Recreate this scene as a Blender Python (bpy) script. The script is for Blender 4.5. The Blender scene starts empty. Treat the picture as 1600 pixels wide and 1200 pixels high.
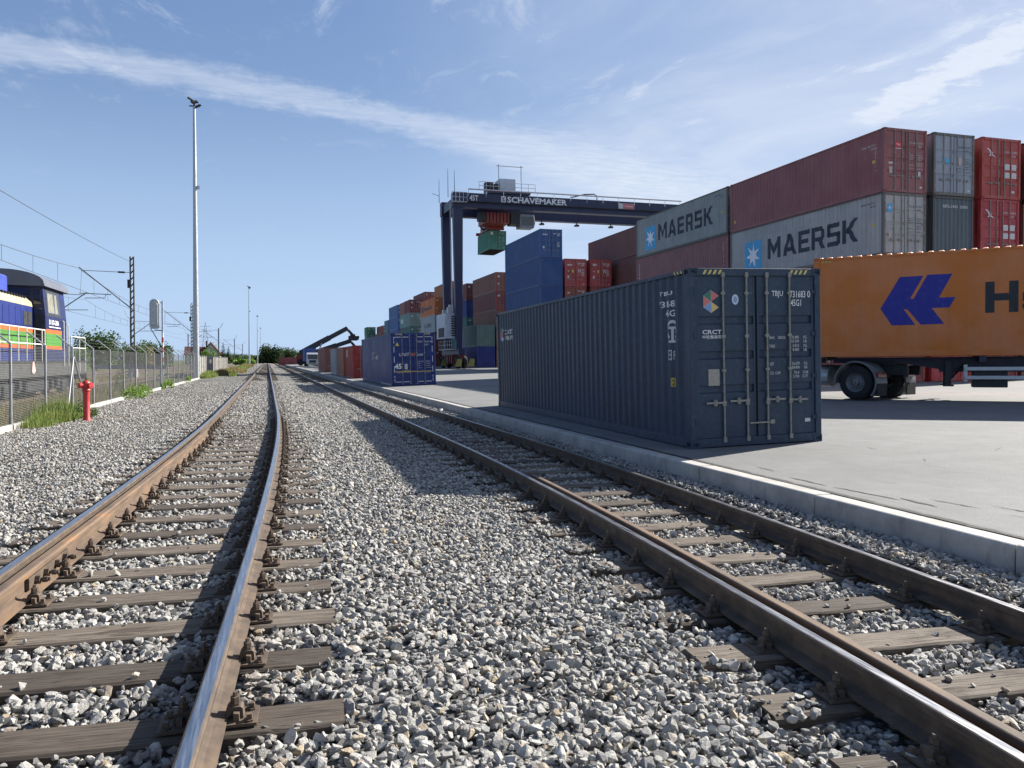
import bpy, bmesh, math, random
import numpy as np
from mathutils import Matrix, Vector, Euler

rnd = random.Random(7)
nrng = np.random.default_rng(11)
scene = bpy.context.scene
col = scene.collection
PI = math.pi

# ------------------------------------------------------------------ camera
cam_data = bpy.data.cameras.new('camera')
cam_data.lens = 27.0
cam_data.sensor_width = 36.0
cam_data.clip_start = 0.05
cam_data.clip_end = 6000.0
cam = bpy.data.objects.new('camera', cam_data)
col.objects.link(cam)
YAW, PITCH, ROLL = math.radians(17.657), math.radians(-1.693), -0.004
_f = Vector((math.sin(YAW) * math.cos(PITCH), math.cos(YAW) * math.cos(PITCH), math.sin(PITCH)))
_r = Vector((math.cos(YAW), -math.sin(YAW), 0))
_u = _r.cross(_f)
_r2 = _r * math.cos(ROLL) - _u * math.sin(ROLL)
_u2 = _r * math.sin(ROLL) + _u * math.cos(ROLL)
cam.matrix_world = Matrix(((_r2.x, _u2.x, -_f.x, 0), (_r2.y, _u2.y, -_f.y, 0), (_r2.z, _u2.z, -_f.z, 1.67), (0, 0, 0, 1)))
scene.camera = cam

# ------------------------------------------------------------------ sun, sky, exposure
SUN_AZ, SUN_EL = math.radians(72), math.radians(32.5)
sun_dir = Vector((math.sin(SUN_AZ) * math.cos(SUN_EL), math.cos(SUN_AZ) * math.cos(SUN_EL), math.sin(SUN_EL)))
sun_data = bpy.data.lights.new('sun', 'SUN')
sun_data.energy = 5.0
sun_data.angle = math.radians(0.55)
sun_data.color = (1.0, 0.945, 0.86)
sun = bpy.data.objects.new('sun', sun_data)
sun.rotation_euler = (-sun_dir).to_track_quat('-Z', 'Y').to_euler()
sun.location = (40, 40, 60)
col.objects.link(sun)

world = bpy.data.worlds.new('World')
scene.world = world
world.use_nodes = True
wn = world.node_tree
wn.nodes.clear()


def N(tree, typ, **kw):
    n = tree.nodes.new(typ)
    for k, v in kw.items():
        setattr(n, k, v)
    return n


def setin(node, **kw):
    for k, v in kw.items():
        node.inputs[k].default_value = v


class G:
    """tiny node-graph writer"""
    def __init__(self, tree):
        self.t = tree

    def link(self, a, b):
        self.t.links.new(a, b)

    def val(self, sock, v):
        if hasattr(v, 'is_output'):
            self.t.links.new(v, sock)
        else:
            sock.default_value = v

    def m(self, op, a, b=0.0, c=None, clamp=False):
        n = self.t.nodes.new('ShaderNodeMath')
        n.operation = op
        n.use_clamp = clamp
        self.val(n.inputs[0], a)
        self.val(n.inputs[1], b)
        if c is not None:
            self.val(n.inputs[2], c)
        return n.outputs[0]

    def mix(self, f, a, b, blend='MIX'):
        n = self.t.nodes.new('ShaderNodeMix')
        n.data_type = 'RGBA'
        n.blend_type = blend
        n.clamp_factor = True
        self.val(n.inputs[0], f)
        for s, v in ((n.inputs[6], a), (n.inputs[7], b)):
            if isinstance(v, tuple) and len(v) == 3:
                v = (*v, 1)
            self.val(s, v)
        return n.outputs[2]

    def ramp(self, f, lo, hi, a=0.0, b=1.0):
        n = self.t.nodes.new('ShaderNodeMapRange')
        n.interpolation_type = 'SMOOTHSTEP'
        self.val(n.inputs[0], f)
        n.inputs[1].default_value = lo
        n.inputs[2].default_value = hi
        n.inputs[3].default_value = a
        n.inputs[4].default_value = b
        return n.outputs[0]

    def noise(self, vec, scale=1.0, detail=4.0, rough=0.55, dist=0.0, out=0):
        n = self.t.nodes.new('ShaderNodeTexNoise')
        if vec is not None:
            self.link(vec, n.inputs['Vector'])
        n.inputs['Scale'].default_value = scale
        n.inputs['Detail'].default_value = detail
        n.inputs['Roughness'].default_value = rough
        n.inputs['Distortion'].default_value = dist
        return n.outputs[out]

    def vmul(self, vec, s, off=(0, 0, 0)):
        n = self.t.nodes.new('ShaderNodeMapping')
        self.link(vec, n.inputs[0])
        n.inputs['Scale'].default_value = s
        n.inputs['Location'].default_value = off
        return n.outputs[0]

    def xyz(self, x, y, z):
        n = self.t.nodes.new('ShaderNodeCombineXYZ')
        for i, v in enumerate((x, y, z)):
            self.val(n.inputs[i], v)
        return n.outputs[0]

    def cramp(self, f, stops, interp='LINEAR'):
        n = self.t.nodes.new('ShaderNodeValToRGB')
        n.color_ramp.interpolation = interp
        els = n.color_ramp.elements
        while len(els) < len(stops):
            els.new(0.5)
        for e, (p, c) in zip(els, stops):
            e.position = p
            e.color = (*c, 1) if len(c) == 3 else c
        self.val(n.inputs[0], f)
        return n.outputs[0]


g = G(wn)
sky = N(wn, 'ShaderNodeTexSky', sky_type='NISHITA')
sky.sun_disc = False
sky.sun_elevation = SUN_EL
sky.sun_rotation = SUN_AZ
sky.altitude = 0
sky.air_density = 1.0
sky.dust_density = 0.25
sky.ozone_density = 2.5
tc = N(wn, 'ShaderNodeTexCoord')
sep = N(wn, 'ShaderNodeSeparateXYZ')
g.link(tc.outputs['Generated'], sep.inputs[0])
dz = g.m('MAXIMUM', sep.outputs[2], 0.03)
cx = g.m('DIVIDE', sep.outputs[0], dz)
cy = g.m('DIVIDE', sep.outputs[1], dz)
pv = g.xyz(cx, cy, 0.0)                                  # a flat layer of high cloud
warp = g.noise(pv, 1.3, 4, 0.6)
warp2 = g.noise(g.vmul(pv, (5.0, 5.0, 1.0)), 1.6, 5, 0.65)
# long spread contrail: cy = 3.04 + .28 cx + .09 cx^2
cen = g.m('ADD', g.m('MULTIPLY_ADD', cx, 0.28, 3.04), g.m('MULTIPLY', g.m('MULTIPLY', cx, cx), 0.09))
d1 = g.m('SUBTRACT', cy, cen)
d1 = g.m('ADD', d1, g.m('MULTIPLY', g.m('SUBTRACT', warp2, 0.5), 0.34))
d1 = g.m('ADD', d1, g.m('MULTIPLY', g.m('SUBTRACT', warp, 0.5), 0.22))
wid = g.ramp(cx, 0.3, 2.4, 0.235, 1.1)
b1 = g.ramp(g.m('DIVIDE', g.m('ABSOLUTE', d1), wid), 0.15, 1.0, 1.0, 0.0)
fib = g.noise(g.vmul(pv, (3.0, 9.0, 1.0)), 2.0, 6, 0.7)
b1 = g.m('MULTIPLY', b1, g.ramp(fib, 0.2, 0.75, 0.5, 1.0))
b1 = g.m('MULTIPLY', b1, g.ramp(cx, 0.2, 2.0, 0.52, 0.92))
# second trail to the right: cx = 2.18 + .21 (cy - 1.77)
d2 = g.m('SUBTRACT', cx, g.m('MULTIPLY_ADD', cy, 0.21, 1.81))
d2 = g.m('ADD', d2, g.m('MULTIPLY', g.m('SUBTRACT', warp2, 0.5), 0.38))
d2 = g.m('ADD', d2, g.m('MULTIPLY', g.m('SUBTRACT', warp, 0.5), 0.18))
b2 = g.ramp(g.m('ABSOLUTE', d2), 0.05, 0.2, 1.0, 0.0)
b2 = g.m('MULTIPLY', b2, g.ramp(cy, 2.45, 3.0, 1.0, 0.0))
b2 = g.m('MULTIPLY', b2, g.ramp(fib, 0.25, 0.6, 0.85, 1.0))
# thin veil of cirrus
veil = g.noise(g.vmul(pv, (0.9, 0.55, 1.0)), 1.1, 6, 0.6, 0.5)
wisp = g.noise(g.vmul(pv, (2.2, 1.2, 1.0), (3.1, 1.7, 0)), 1.6, 7, 0.68, 0.9)
vm = g.m('MULTIPLY', g.ramp(g.m('SUBTRACT', cx, g.m('MULTIPLY', cy, 0.25)), -0.4, 0.9, 0.0, 1.0), g.ramp(veil, 0.3, 0.68, 0.2, 0.75))
wv = g.m('MULTIPLY', g.ramp(wisp, 0.53, 0.76, 0.0, 0.42), g.ramp(cy, 4.5, 2.2, 0.1, 1.0))
cloud = g.m('MAXIMUM', g.m('MAXIMUM', b1, b2), g.m('MULTIPLY', vm, 0.85))
cloud = g.m('ADD', cloud, wv, clamp=True)
cloud = g.m('MULTIPLY', cloud, g.ramp(sep.outputs[2], 0.02, 0.16, 0.1, 1.0))
hsv = N(wn, 'ShaderNodeHueSaturation')
hsv.inputs['Saturation'].default_value = 1.06
hsv.inputs['Value'].default_value = 1.0
g.link(sky.outputs[0], hsv.inputs['Color'])
cl_col = (5.6, 6.1, 7.0)
# soft shoulder: thin haze evens out the brightness towards the sun
spc = N(wn, 'ShaderNodeSeparateColor')
g.link(hsv.outputs[0], spc.inputs[0])
cmc = N(wn, 'ShaderNodeCombineColor')
for _i in range(3):
    _c = spc.outputs[_i]
    g.link(g.m('DIVIDE', g.m('MULTIPLY', _c, 9.6), g.m('ADD', _c, 6.4)), cmc.inputs[_i])
hz = g.ramp(sep.outputs[2], 0.0, 0.34, 0.82, 0.0)
skyb = g.mix(hz, g.mix(1.0, cmc.outputs[0], (0.93, 0.945, 1.14), 'MULTIPLY'), (3.5, 4.95, 7.1))
skyc = g.mix(cloud, skyb, cl_col)
bg = N(wn, 'ShaderNodeBackground')
bg.inputs[1].default_value = 0.055
g.link(skyc, bg.inputs[0])
wo = N(wn, 'ShaderNodeOutputWorld')
g.link(bg.outputs[0], wo.inputs[0])

scene.view_settings.view_transform = 'Standard'
scene.view_settings.look = 'None'
scene.view_settings.gamma = 1.0
scene.view_settings.exposure = 1.33
scene.view_settings.use_curve_mapping = False


# ------------------------------------------------------------------ helpers
def lin(h):
    h = h.lstrip('#')
    o = []
    for i in (0, 2, 4):
        c = int(h[i:i + 2], 16) / 255
        o.append(c / 12.92 if c <= 0.04045 else ((c + 0.055) / 1.055) ** 2.4)
    return tuple(o)


class MB:
    def __init__(self):
        self.v, self.f, self.mi = [], [], []

    def add(self, vs, fs, mi=0):
        b = len(self.v)
        self.v += [tuple(p) for p in vs]
        for f in fs:
            self.f.append(tuple(b + i for i in f))
            self.mi.append(mi)
        return self

    def box(self, x0, x1, y0, y1, z0, z1, mi=0):
        return self.add([(x0, y0, z0), (x1, y0, z0), (x1, y1, z0), (x0, y1, z0), (x0, y0, z1), (x1, y0, z1), (x1, y1, z1), (x0, y1, z1)],
                        [(0, 3, 2, 1), (4, 5, 6, 7), (0, 1, 5, 4), (1, 2, 6, 5), (2, 3, 7, 6), (3, 0, 4, 7)], mi)

    def bar(self, p0, p1, w, h=None, mi=0, w1=None, h1=None):
        """box-section bar between two points"""
        h = w if h is None else h
        w1 = w if w1 is None else w1
        h1 = h if h1 is None else h1
        p0, p1 = Vector(p0), Vector(p1)
        d = (p1 - p0).normalized()
        up = Vector((0, 0, 1)) if abs(d.z) < 0.95 else Vector((0, 1, 0))
        s = d.cross(up).normalized()
        t = s.cross(d)
        vs = []
        for p, a, b in ((p0, w, h), (p1, w1, h1)):
            for i, j in ((-1, -1), (1, -1), (1, 1), (-1, 1)):
                vs.append(p + s * (i * a / 2) + t * (j * b / 2))
        return self.add(vs, [(0, 1, 2, 3), (4, 7, 6, 5), (0, 4, 5, 1), (1, 5, 6, 2), (2, 6, 7, 3), (3, 7, 4, 0)], mi)

    def cyl(self, p0, p1, r0, r1=None, n=8, mi=0, caps=True):
        r1 = r0 if r1 is None else r1
        p0, p1 = Vector(p0), Vector(p1)
        d = (p1 - p0).normalized()
        up = Vector((0, 0, 1)) if abs(d.z) < 0.95 else Vector((1, 0, 0))
        s = d.cross(up).normalized()
        t = s.cross(d)
        vs = []
        for p, r in ((p0, r0), (p1, r1)):
            for k in range(n):
                a = 2 * PI * k / n
                vs.append(p + s * (r * math.cos(a)) + t * (r * math.sin(a)))
        fs = [(k, (k + 1) % n, n + (k + 1) % n, n + k) for k in range(n)]
        if caps:
            fs += [tuple(range(n - 1, -1, -1)), tuple(range(n, 2 * n))]
        return self.add(vs, fs, mi)

    def tube(self, pts, r, n=6, mi=0):
        pts = [Vector(p) for p in pts]
        vs, fs = [], []
        prev = None
        for i, p in enumerate(pts):
            d = (pts[min(i + 1, len(pts) - 1)] - pts[max(i - 1, 0)]).normalized()
            if prev is None:
                up = Vector((0, 0, 1)) if abs(d.z) < 0.95 else Vector((1, 0, 0))
                s = d.cross(up).normalized()
            else:
                s = (prev - d * prev.dot(d)).normalized()
            prev = s
            t = s.cross(d)
            for k in range(n):
                a = 2 * PI * k / n
                vs.append(p + s * (r * math.cos(a)) + t * (r * math.sin(a)))
        for i in range(len(pts) - 1):
            for k in range(n):
                fs.append((i * n + k, i * n + (k + 1) % n, (i + 1) * n + (k + 1) % n, (i + 1) * n + k))
        fs += [tuple(range(n - 1, -1, -1)), tuple((len(pts) - 1) * n + k for k in range(n))]
        return self.add(vs, fs, mi)

    def lathe(self, prof, axis='Z', c=(0, 0, 0), n=20, mi=0, caps=True):
        """prof: (radius, height) list, spun round an axis through c"""
        vs, fs = [], []
        for r, h in prof:
            for k in range(n):
                a = 2 * PI * k / n
                x, y = r * math.cos(a), r * math.sin(a)
                p = {'Z': (x, y, h), 'X': (h, x, y), 'Y': (x, h, y)}[axis]
                vs.append((p[0] + c[0], p[1] + c[1], p[2] + c[2]))
        for i in range(len(prof) - 1):
            for k in range(n):
                fs.append((i * n + k, i * n + (k + 1) % n, (i + 1) * n + (k + 1) % n, (i + 1) * n + k))
        if caps:
            fs += [tuple(range(n - 1, -1, -1)), tuple((len(prof) - 1) * n + k for k in range(n))]
        return self.add(vs, fs, mi)

    def prism(self, poly, a0, a1, axis='Y', mi=0):
        """2D polygon extruded along an axis. axis Y: poly=(x,z); X: poly=(y,z); Z: poly=(x,y)"""
        n = len(poly)
        mk = {'Y': lambda p, a: (p[0], a, p[1]), 'X': lambda p, a: (a, p[0], p[1]), 'Z': lambda p, a: (p[0], p[1], a)}[axis]
        vs = [mk(p, a0) for p in poly] + [mk(p, a1) for p in poly]
        fs = [(k, (k + 1) % n, n + (k + 1) % n, n + k) for k in range(n)]
        fs += [tuple(range(n - 1, -1, -1)), tuple(range(n, 2 * n))]
        return self.add(vs, fs, mi)

    def mesh(self, name, mats=(), smooth=False, fix=True, bevel=0):
        me = bpy.data.meshes.new(name)
        me.from_pydata(self.v, [], self.f)
        for m in mats:
            me.materials.append(m)
        if len(mats) > 1:
            me.polygons.foreach_set('material_index', self.mi)
        if fix or bevel:
            bm = bmesh.new()
            bm.from_mesh(me)
            bmesh.ops.recalc_face_normals(bm, faces=bm.faces)
            if bevel:
                bmesh.ops.bevel(bm, geom=[e for e in bm.edges if e.calc_face_angle(0) > 0.5], offset=bevel, segments=1, affect='EDGES', clamp_overlap=True)
            bm.to_mesh(me)
            bm.free()
        if smooth:
            me.polygons.foreach_set('use_smooth', [True] * len(me.polygons))
            me.set_sharp_from_angle(angle=math.radians(38))
        me.update()
        return me


def ob(name, me, parent=None, loc=(0, 0, 0), rot=(0, 0, 0), color=None, scale=None):
    o = bpy.data.objects.new(name, me)
    col.objects.link(o)
    o.location = loc
    o.rotation_euler = rot
    if scale:
        o.scale = scale
    if parent is not None:
        o.parent = parent
    if color is not None:
        o.color = (*color[:3], color[3] if len(color) > 3 else 0.35)
    return o


def tag(o, label, cat, group=None, kind=None):
    if label:
        o['label'] = label
    if cat:
        o['category'] = cat
    if group:
        o['group'] = group
    if kind:
        o['kind'] = kind
    return o


def thing(name, label, cat, loc=(0, 0, 0), rot=(0, 0, 0), group=None):
    return tag(ob(name, None, None, loc, rot), label, cat, group)


# ------------------------------------------------------------------ materials
def newmat(name):
    m = bpy.data.materials.new(name)
    m.use_nodes = True
    t = m.node_tree
    b = t.nodes['Principled BSDF']
    return m, G(t), b, t


def coords(t, which='Object'):
    return N(t, 'ShaderNodeTexCoord').outputs[which]


def bump(gr, b, height, strength=0.3, dist=0.01):
    n = gr.t.nodes.new('ShaderNodeBump')
    n.inputs['Strength'].default_value = strength
    n.inputs['Distance'].default_value = dist
    gr.link(height, n.inputs['Height'])
    gr.link(n.outputs[0], b.inputs['Normal'])


def simple(name, c, rough=0.6, metal=0.0, var=0.15, scale=3.0, spec=0.5):
    m, gr, b, t = newmat(name)
    v = coords(t)
    n = gr.noise(v, scale, 5, 0.6)
    k = gr.ramp(n, 0.25, 0.75, 1 - var, 1 + var)
    hs = t.nodes.new('ShaderNodeHueSaturation')
    hs.inputs['Color'].default_value = (*c, 1)
    gr.link(k, hs.inputs['Value'])
    gr.link(hs.outputs[0], b.inputs['Base Color'])
    gr.link(gr.ramp(n, 0.2, 0.8, rough - 0.08, rough + 0.1), b.inputs['Roughness'])
    b.inputs['Metallic'].default_value = metal
    b.inputs['Specular IOR Level'].default_value = spec
    return m


# container paint: colour comes from the object, wear amount from its alpha
PAINT, gr, b, t = newmat('container_paint')
oi = N(t, 'ShaderNodeObjectInfo')
ov = coords(t)
shift = g  # placeholder
cmb = gr.xyz(gr.m('MULTIPLY', oi.outputs['Random'], 37.0), gr.m('MULTIPLY', oi.outputs['Random'], 91.0), 0.0)
va = N(t, 'ShaderNodeVectorMath', operation='ADD')
gr.link(ov, va.inputs[0])
gr.link(cmb, va.inputs[1])
vv = va.outputs[0]
streak = gr.noise(gr.vmul(vv, (5.0, 5.0, 0.45)), 1.4, 5, 0.65)
blot = gr.noise(vv, 0.7, 5, 0.6)
fine = gr.noise(vv, 14.0, 4, 0.65)
val = gr.m('MULTIPLY', gr.ramp(streak, 0.25, 0.75, 0.88, 1.08), gr.ramp(blot, 0.3, 0.7, 0.86, 1.1))
hs = t.nodes.new('ShaderNodeHueSaturation')
gr.link(oi.outputs['Color'], hs.inputs['Color'])
wk = gr.m('MULTIPLY_ADD', oi.outputs['Alpha'], 2.2, 0.2, clamp=True)
val = gr.m('ADD', gr.m('MULTIPLY', gr.m('SUBTRACT', val, 1.0), wk), 1.0)
gr.link(val, hs.inputs['Value'])
gr.link(gr.ramp(blot, 0.3, 0.7, 1.02, 0.9), hs.inputs['Saturation'])
rustm = gr.m('ADD', gr.m('MULTIPLY', fine, 0.45), gr.m('MULTIPLY', streak, 0.55))
rustf = gr.m('MULTIPLY', gr.ramp(rustm, 0.58, 0.7, 0.0, 1.0), oi.outputs['Alpha'])
dustf = gr.m('MULTIPLY', gr.ramp(fine, 0.45, 0.8, 0.0, 0.14), oi.outputs['Alpha'])
scr = gr.noise(gr.vmul(vv, (3.0, 3.0, 22.0)), 1.1, 4, 0.6, 0.8)
scrf = gr.m('MULTIPLY', gr.m('MULTIPLY', gr.ramp(scr, 0.66, 0.72, 0.0, 0.5), gr.ramp(blot, 0.45, 0.6, 0.0, 1.0)), oi.outputs['Alpha'])
c1 = gr.mix(dustf, gr.mix(scrf, hs.outputs[0], (0.28, 0.27, 0.26)), (0.35, 0.32, 0.28))
c2 = gr.mix(rustf, c1, (0.085, 0.04, 0.022))
gr.link(c2, b.inputs['Base Color'])
gr.link(gr.ramp(blot, 0.2, 0.8, 0.42, 0.62), b.inputs['Roughness'])
b.inputs['Specular IOR Level'].default_value = 0.4
bump(gr, b, gr.m('ADD', gr.noise(vv, 2.6, 3, 0.5), gr.m('MULTIPLY', gr.noise(vv, 0.9, 2, 0.5), 1.6)), 0.35, 0.03)

PRINT, gr, b, t = newmat('painted_print')
oi = N(t, 'ShaderNodeObjectInfo')
n = gr.noise(coords(t), 5.0, 6, 0.7)
gr.link(gr.mix(gr.ramp(n, 0.5, 0.85, 0.0, 0.35), oi.outputs['Color'], (0.16, 0.15, 0.14)), b.inputs['Base Color'])
b.inputs['Roughness'].default_value = 0.6

COLOR, gr, b, t = newmat('coloured_paint')       # plain paint taking the object's colour
oi = N(t, 'ShaderNodeObjectInfo')
ov = coords(t)
n = gr.noise(ov, 1.7, 6, 0.65)
hs = t.nodes.new('ShaderNodeHueSaturation')
gr.link(oi.outputs['Color'], hs.inputs['Color'])
gr.link(gr.ramp(n, 0.25, 0.75, 0.82, 1.12), hs.inputs['Value'])
gr.link(gr.mix(gr.m('MULTIPLY', gr.ramp(gr.noise(ov, 9, 5, 0.7), 0.55, 0.8), 0.35), hs.outputs[0], (0.12, 0.1, 0.08)), b.inputs['Base Color'])
b.inputs['Roughness'].default_value = 0.45

GALV = simple('galvanised_steel', (0.42, 0.44, 0.46), 0.45, 0.6, 0.15, 6)
BARS = simple('lock_bar_steel', (0.24, 0.235, 0.21), 0.5, 0.4, 0.3, 20)
RUBBER = simple('tyre_rubber', (0.018, 0.018, 0.02), 0.85, 0, 0.3, 8)
DARK = simple('dark_steel', (0.03, 0.032, 0.036), 0.6, 0.2, 0.3, 6)
BLACK = simple('black_gasket', (0.01, 0.01, 0.011), 0.8, 0, 0.2, 6)
STEELC = simple('castings_steel', (0.05, 0.045, 0.04), 0.6, 0.3, 0.3, 12)

RUST, gr, b, t = newmat('rail_rust')
ov = coords(t)
n = gr.noise(ov, 7, 6, 0.65)
n2 = gr.noise(gr.vmul(ov, (1, 0.25, 6)), 5, 4, 0.6)
gr.link(gr.cramp(gr.m('ADD', gr.m('MULTIPLY', n, 0.6), gr.m('MULTIPLY', n2, 0.4)), [(0.3, (0.035, 0.026, 0.02)), (0.48, (0.075, 0.055, 0.04)), (0.62, (0.125, 0.088, 0.06)), (0.75, (0.17, 0.135, 0.1))]), b.inputs['Base Color'])
b.inputs['Roughness'].default_value = 0.72
b.inputs['Metallic'].default_value = 0.1
bump(gr, b, gr.noise(ov, 60, 4, 0.6), 0.25, 0.004)

GRUST, gr, b, t = newmat('orange_rust')
ov = coords(t)
n = gr.noise(gr.vmul(ov, (1, 0.3, 3)), 5, 6, 0.65)
gr.link(gr.cramp(n, [(0.3, (0.055, 0.038, 0.028)), (0.52, (0.12, 0.08, 0.052)), (0.64, (0.17, 0.105, 0.06)), (0.72, (0.27, 0.115, 0.04)), (0.85, (0.16, 0.1, 0.06))]), b.inputs['Base Color'])
b.inputs['Roughness'].default_value = 0.8
bump(gr, b, gr.noise(ov, 50, 4, 0.6), 0.3, 0.004)

SHINE, gr, b, t = newmat('worn_rail_head')
ov = coords(t)
n = gr.noise(gr.vmul(ov, (14, 0.5, 1)), 6, 4, 0.6)
gr.link(gr.cramp(n, [(0.3, (0.36, 0.36, 0.37)), (0.7, (0.58, 0.58, 0.59))]), b.inputs['Base Color'])
b.inputs['Metallic'].default_value = 1.0
gr.link(gr.ramp(n, 0.3, 0.7, 0.24, 0.42), b.inputs['Roughness'])

WOOD, gr, b, t = newmat('weathered_sleeper_wood')
oi = N(t, 'ShaderNodeObjectInfo')
ov = coords(t)
va = N(t, 'ShaderNodeVectorMath', operation='ADD')
gr.link(ov, va.inputs[0])
gr.link(gr.xyz(gr.m('MULTIPLY', oi.outputs['Random'], 50.0), gr.m('MULTIPLY', oi.outputs['Random'], 23.0), 0.0), va.inputs[1])
vv = va.outputs[0]
grain = gr.noise(gr.vmul(vv, (1.2, 26, 26)), 2.2, 6, 0.68, 0.3)
stain = gr.noise(gr.vmul(vv, (1.5, 6, 4)), 1.6, 5, 0.62)
big = gr.noise(vv, 2.2, 3, 0.5)
base = gr.cramp(grain, [(0.28, (0.04, 0.032, 0.026)), (0.45, (0.11, 0.089, 0.07)), (0.62, (0.175, 0.148, 0.12)), (0.8, (0.27, 0.242, 0.2))])
base = gr.mix(gr.ramp(stain, 0.52, 0.66, 0.0, 0.75), base, (0.045, 0.034, 0.026))
base = gr.mix(gr.ramp(oi.outputs['Random'], 0.2, 1.0, 0.0, 0.8), base, (0.05, 0.04, 0.033))
crack = gr.noise(gr.vmul(vv, (0.5, 16, 1)), 2.0, 3, 0.5)
base = gr.mix(gr.ramp(gr.m('ABSOLUTE', gr.m('SUBTRACT', crack, 0.5)), 0.0, 0.012, 0.85, 0.0), base, (0.012, 0.01, 0.009))
gr.link(base, b.inputs['Base Color'])
b.inputs['Roughness'].default_value = 0.82
b.inputs['Specular IOR Level'].default_value = 0.25
bump(gr, b, gr.m('ADD', grain, gr.m('MULTIPLY', gr.ramp(gr.m('ABSOLUTE', gr.m('SUBTRACT', crack, 0.5)), 0.0, 0.02), 1.2)), 0.6, 0.008)

STONE, gr, b, t = newmat('granite_ballast_stone')
oi = N(t, 'ShaderNodeObjectInfo')
ov = coords(t)
va = N(t, 'ShaderNodeVectorMath', operation='ADD')
gr.link(ov, va.inputs[0])
gr.link(gr.xyz(gr.m('MULTIPLY', oi.outputs['Random'], 91.0), gr.m('MULTIPLY', oi.outputs['Random'], 53.0), 0.0), va.inputs[1])
vv = va.outputs[0]
cr = gr.cramp(oi.outputs['Random'], [(0.0, (0.14, 0.136, 0.13)), (0.14, (0.26, 0.253, 0.24)), (0.4, (0.385, 0.373, 0.348)), (0.7, (0.465, 0.45, 0.416)), (0.9, (0.55, 0.532, 0.49)), (0.955, (0.44, 0.35, 0.23)), (0.98, (0.34, 0.29, 0.25)), (1.0, (0.6, 0.583, 0.545))])
sp = gr.noise(vv, 1.3, 6, 0.75)
speck = gr.noise(vv, 5.0, 3, 0.7)
cr = gr.mix(gr.ramp(sp, 0.42, 0.68, 0.0, 0.5), cr, (0.17, 0.168, 0.166))
cr = gr.mix(gr.ramp(speck, 0.58, 0.72, 0.0, 0.55), cr, (0.06, 0.06, 0.063))
sta = N(t, 'ShaderNodeAttribute', attribute_type='INSTANCER', attribute_name='stain')
cr = gr.mix(gr.m('MULTIPLY', sta.outputs['Fac'], 0.6), cr, (0.13, 0.085, 0.055))
gr.link(cr, b.inputs['Base Color'])
b.inputs['Roughness'].default_value = 0.85
b.inputs['Specular IOR Level'].default_value = 0.25
bump(gr, b, gr.noise(vv, 3.5, 5, 0.7), 0.5, 0.08)

BALLAST, gr, b, t = newmat('ballast_bed')
gv = N(t, 'ShaderNodeNewGeometry').outputs['Position']
vo = N(t, 'ShaderNodeTexVoronoi')
vo.inputs['Scale'].default_value = 17.0
vo.inputs['Randomness'].default_value = 1.0
gr.link(gr.vmul(gv, (1, 1, 0.3)), vo.inputs['Vector'])
hsn = N(t, 'ShaderNodeSeparateColor')
gr.link(vo.outputs['Color'], hsn.inputs[0])
cr = gr.cramp(hsn.outputs[0], [(0.0, (0.11, 0.109, 0.107)), (0.3, (0.24, 0.236, 0.226)), (0.65, (0.36, 0.351, 0.33)), (0.9, (0.47, 0.457, 0.425)), (1.0, (0.4, 0.335, 0.24))])
edge = gr.ramp(vo.outputs['Distance'], 0.25, 0.62, 1.0, 0.22)
cr = gr.mix(1.0, cr, edge, 'MULTIPLY')
big = gr.noise(gv, 0.35, 5, 0.6)
hs = t.nodes.new('ShaderNodeHueSaturation')
gr.link(cr, hs.inputs['Color'])
gr.link(gr.ramp(big, 0.3, 0.7, 0.85, 1.12), hs.inputs['Value'])
gr.link(hs.outputs[0], b.inputs['Base Color'])
b.inputs['Roughness'].default_value = 0.9
b.inputs['Specular IOR Level'].default_value = 0.2
bump(gr, b, gr.m('ADD', edge, gr.m('MULTIPLY', hsn.outputs[1], 0.8)), 1.0, 0.03)

YARD, gr, b, t = newmat('yard_asphalt')
gv = N(t, 'ShaderNodeNewGeometry').outputs['Position']
n1 = gr.noise(gv, 0.16, 6, 0.6)
n2 = gr.noise(gv, 1.6, 6, 0.65, 0.4)
n3 = gr.noise(gv, 55, 3, 0.7)
base = gr.cramp(gr.m('ADD', gr.m('MULTIPLY', n1, 0.55), gr.m('MULTIPLY', n2, 0.45)), [(0.32, (0.128, 0.13, 0.13)), (0.5, (0.174, 0.176, 0.174)), (0.68, (0.222, 0.223, 0.219))])
base = gr.mix(gr.ramp(n3, 0.35, 0.7, 0.0, 0.45), base, (0.13, 0.13, 0.13))
# scuffs and tyre marks: long thin dark strokes along the yard
sc1 = gr.noise(gr.vmul(gv, (5.0, 0.55, 1)), 1.0, 4, 0.6, 0.3)
sc2 = gr.noise(gr.vmul(gv, (0.5, 1.6, 1), (7, 3, 0)), 0.7, 4, 0.6, 0.6)
base = gr.mix(gr.ramp(sc1, 0.58, 0.74, 0.0, 0.5), base, (0.12, 0.118, 0.115))
base = gr.mix(gr.ramp(sc2, 0.55, 0.7, 0.0, 0.4), base, (0.135, 0.132, 0.128))
gr.link(base, b.inputs['Base Color'])
b.inputs['Roughness'].default_value = 0.88
b.inputs['Specular IOR Level'].default_value = 0.3
bump(gr, b, gr.m('ADD', gr.m('MULTIPLY', n3, 1.0), n2), 0.5, 0.014)

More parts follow.
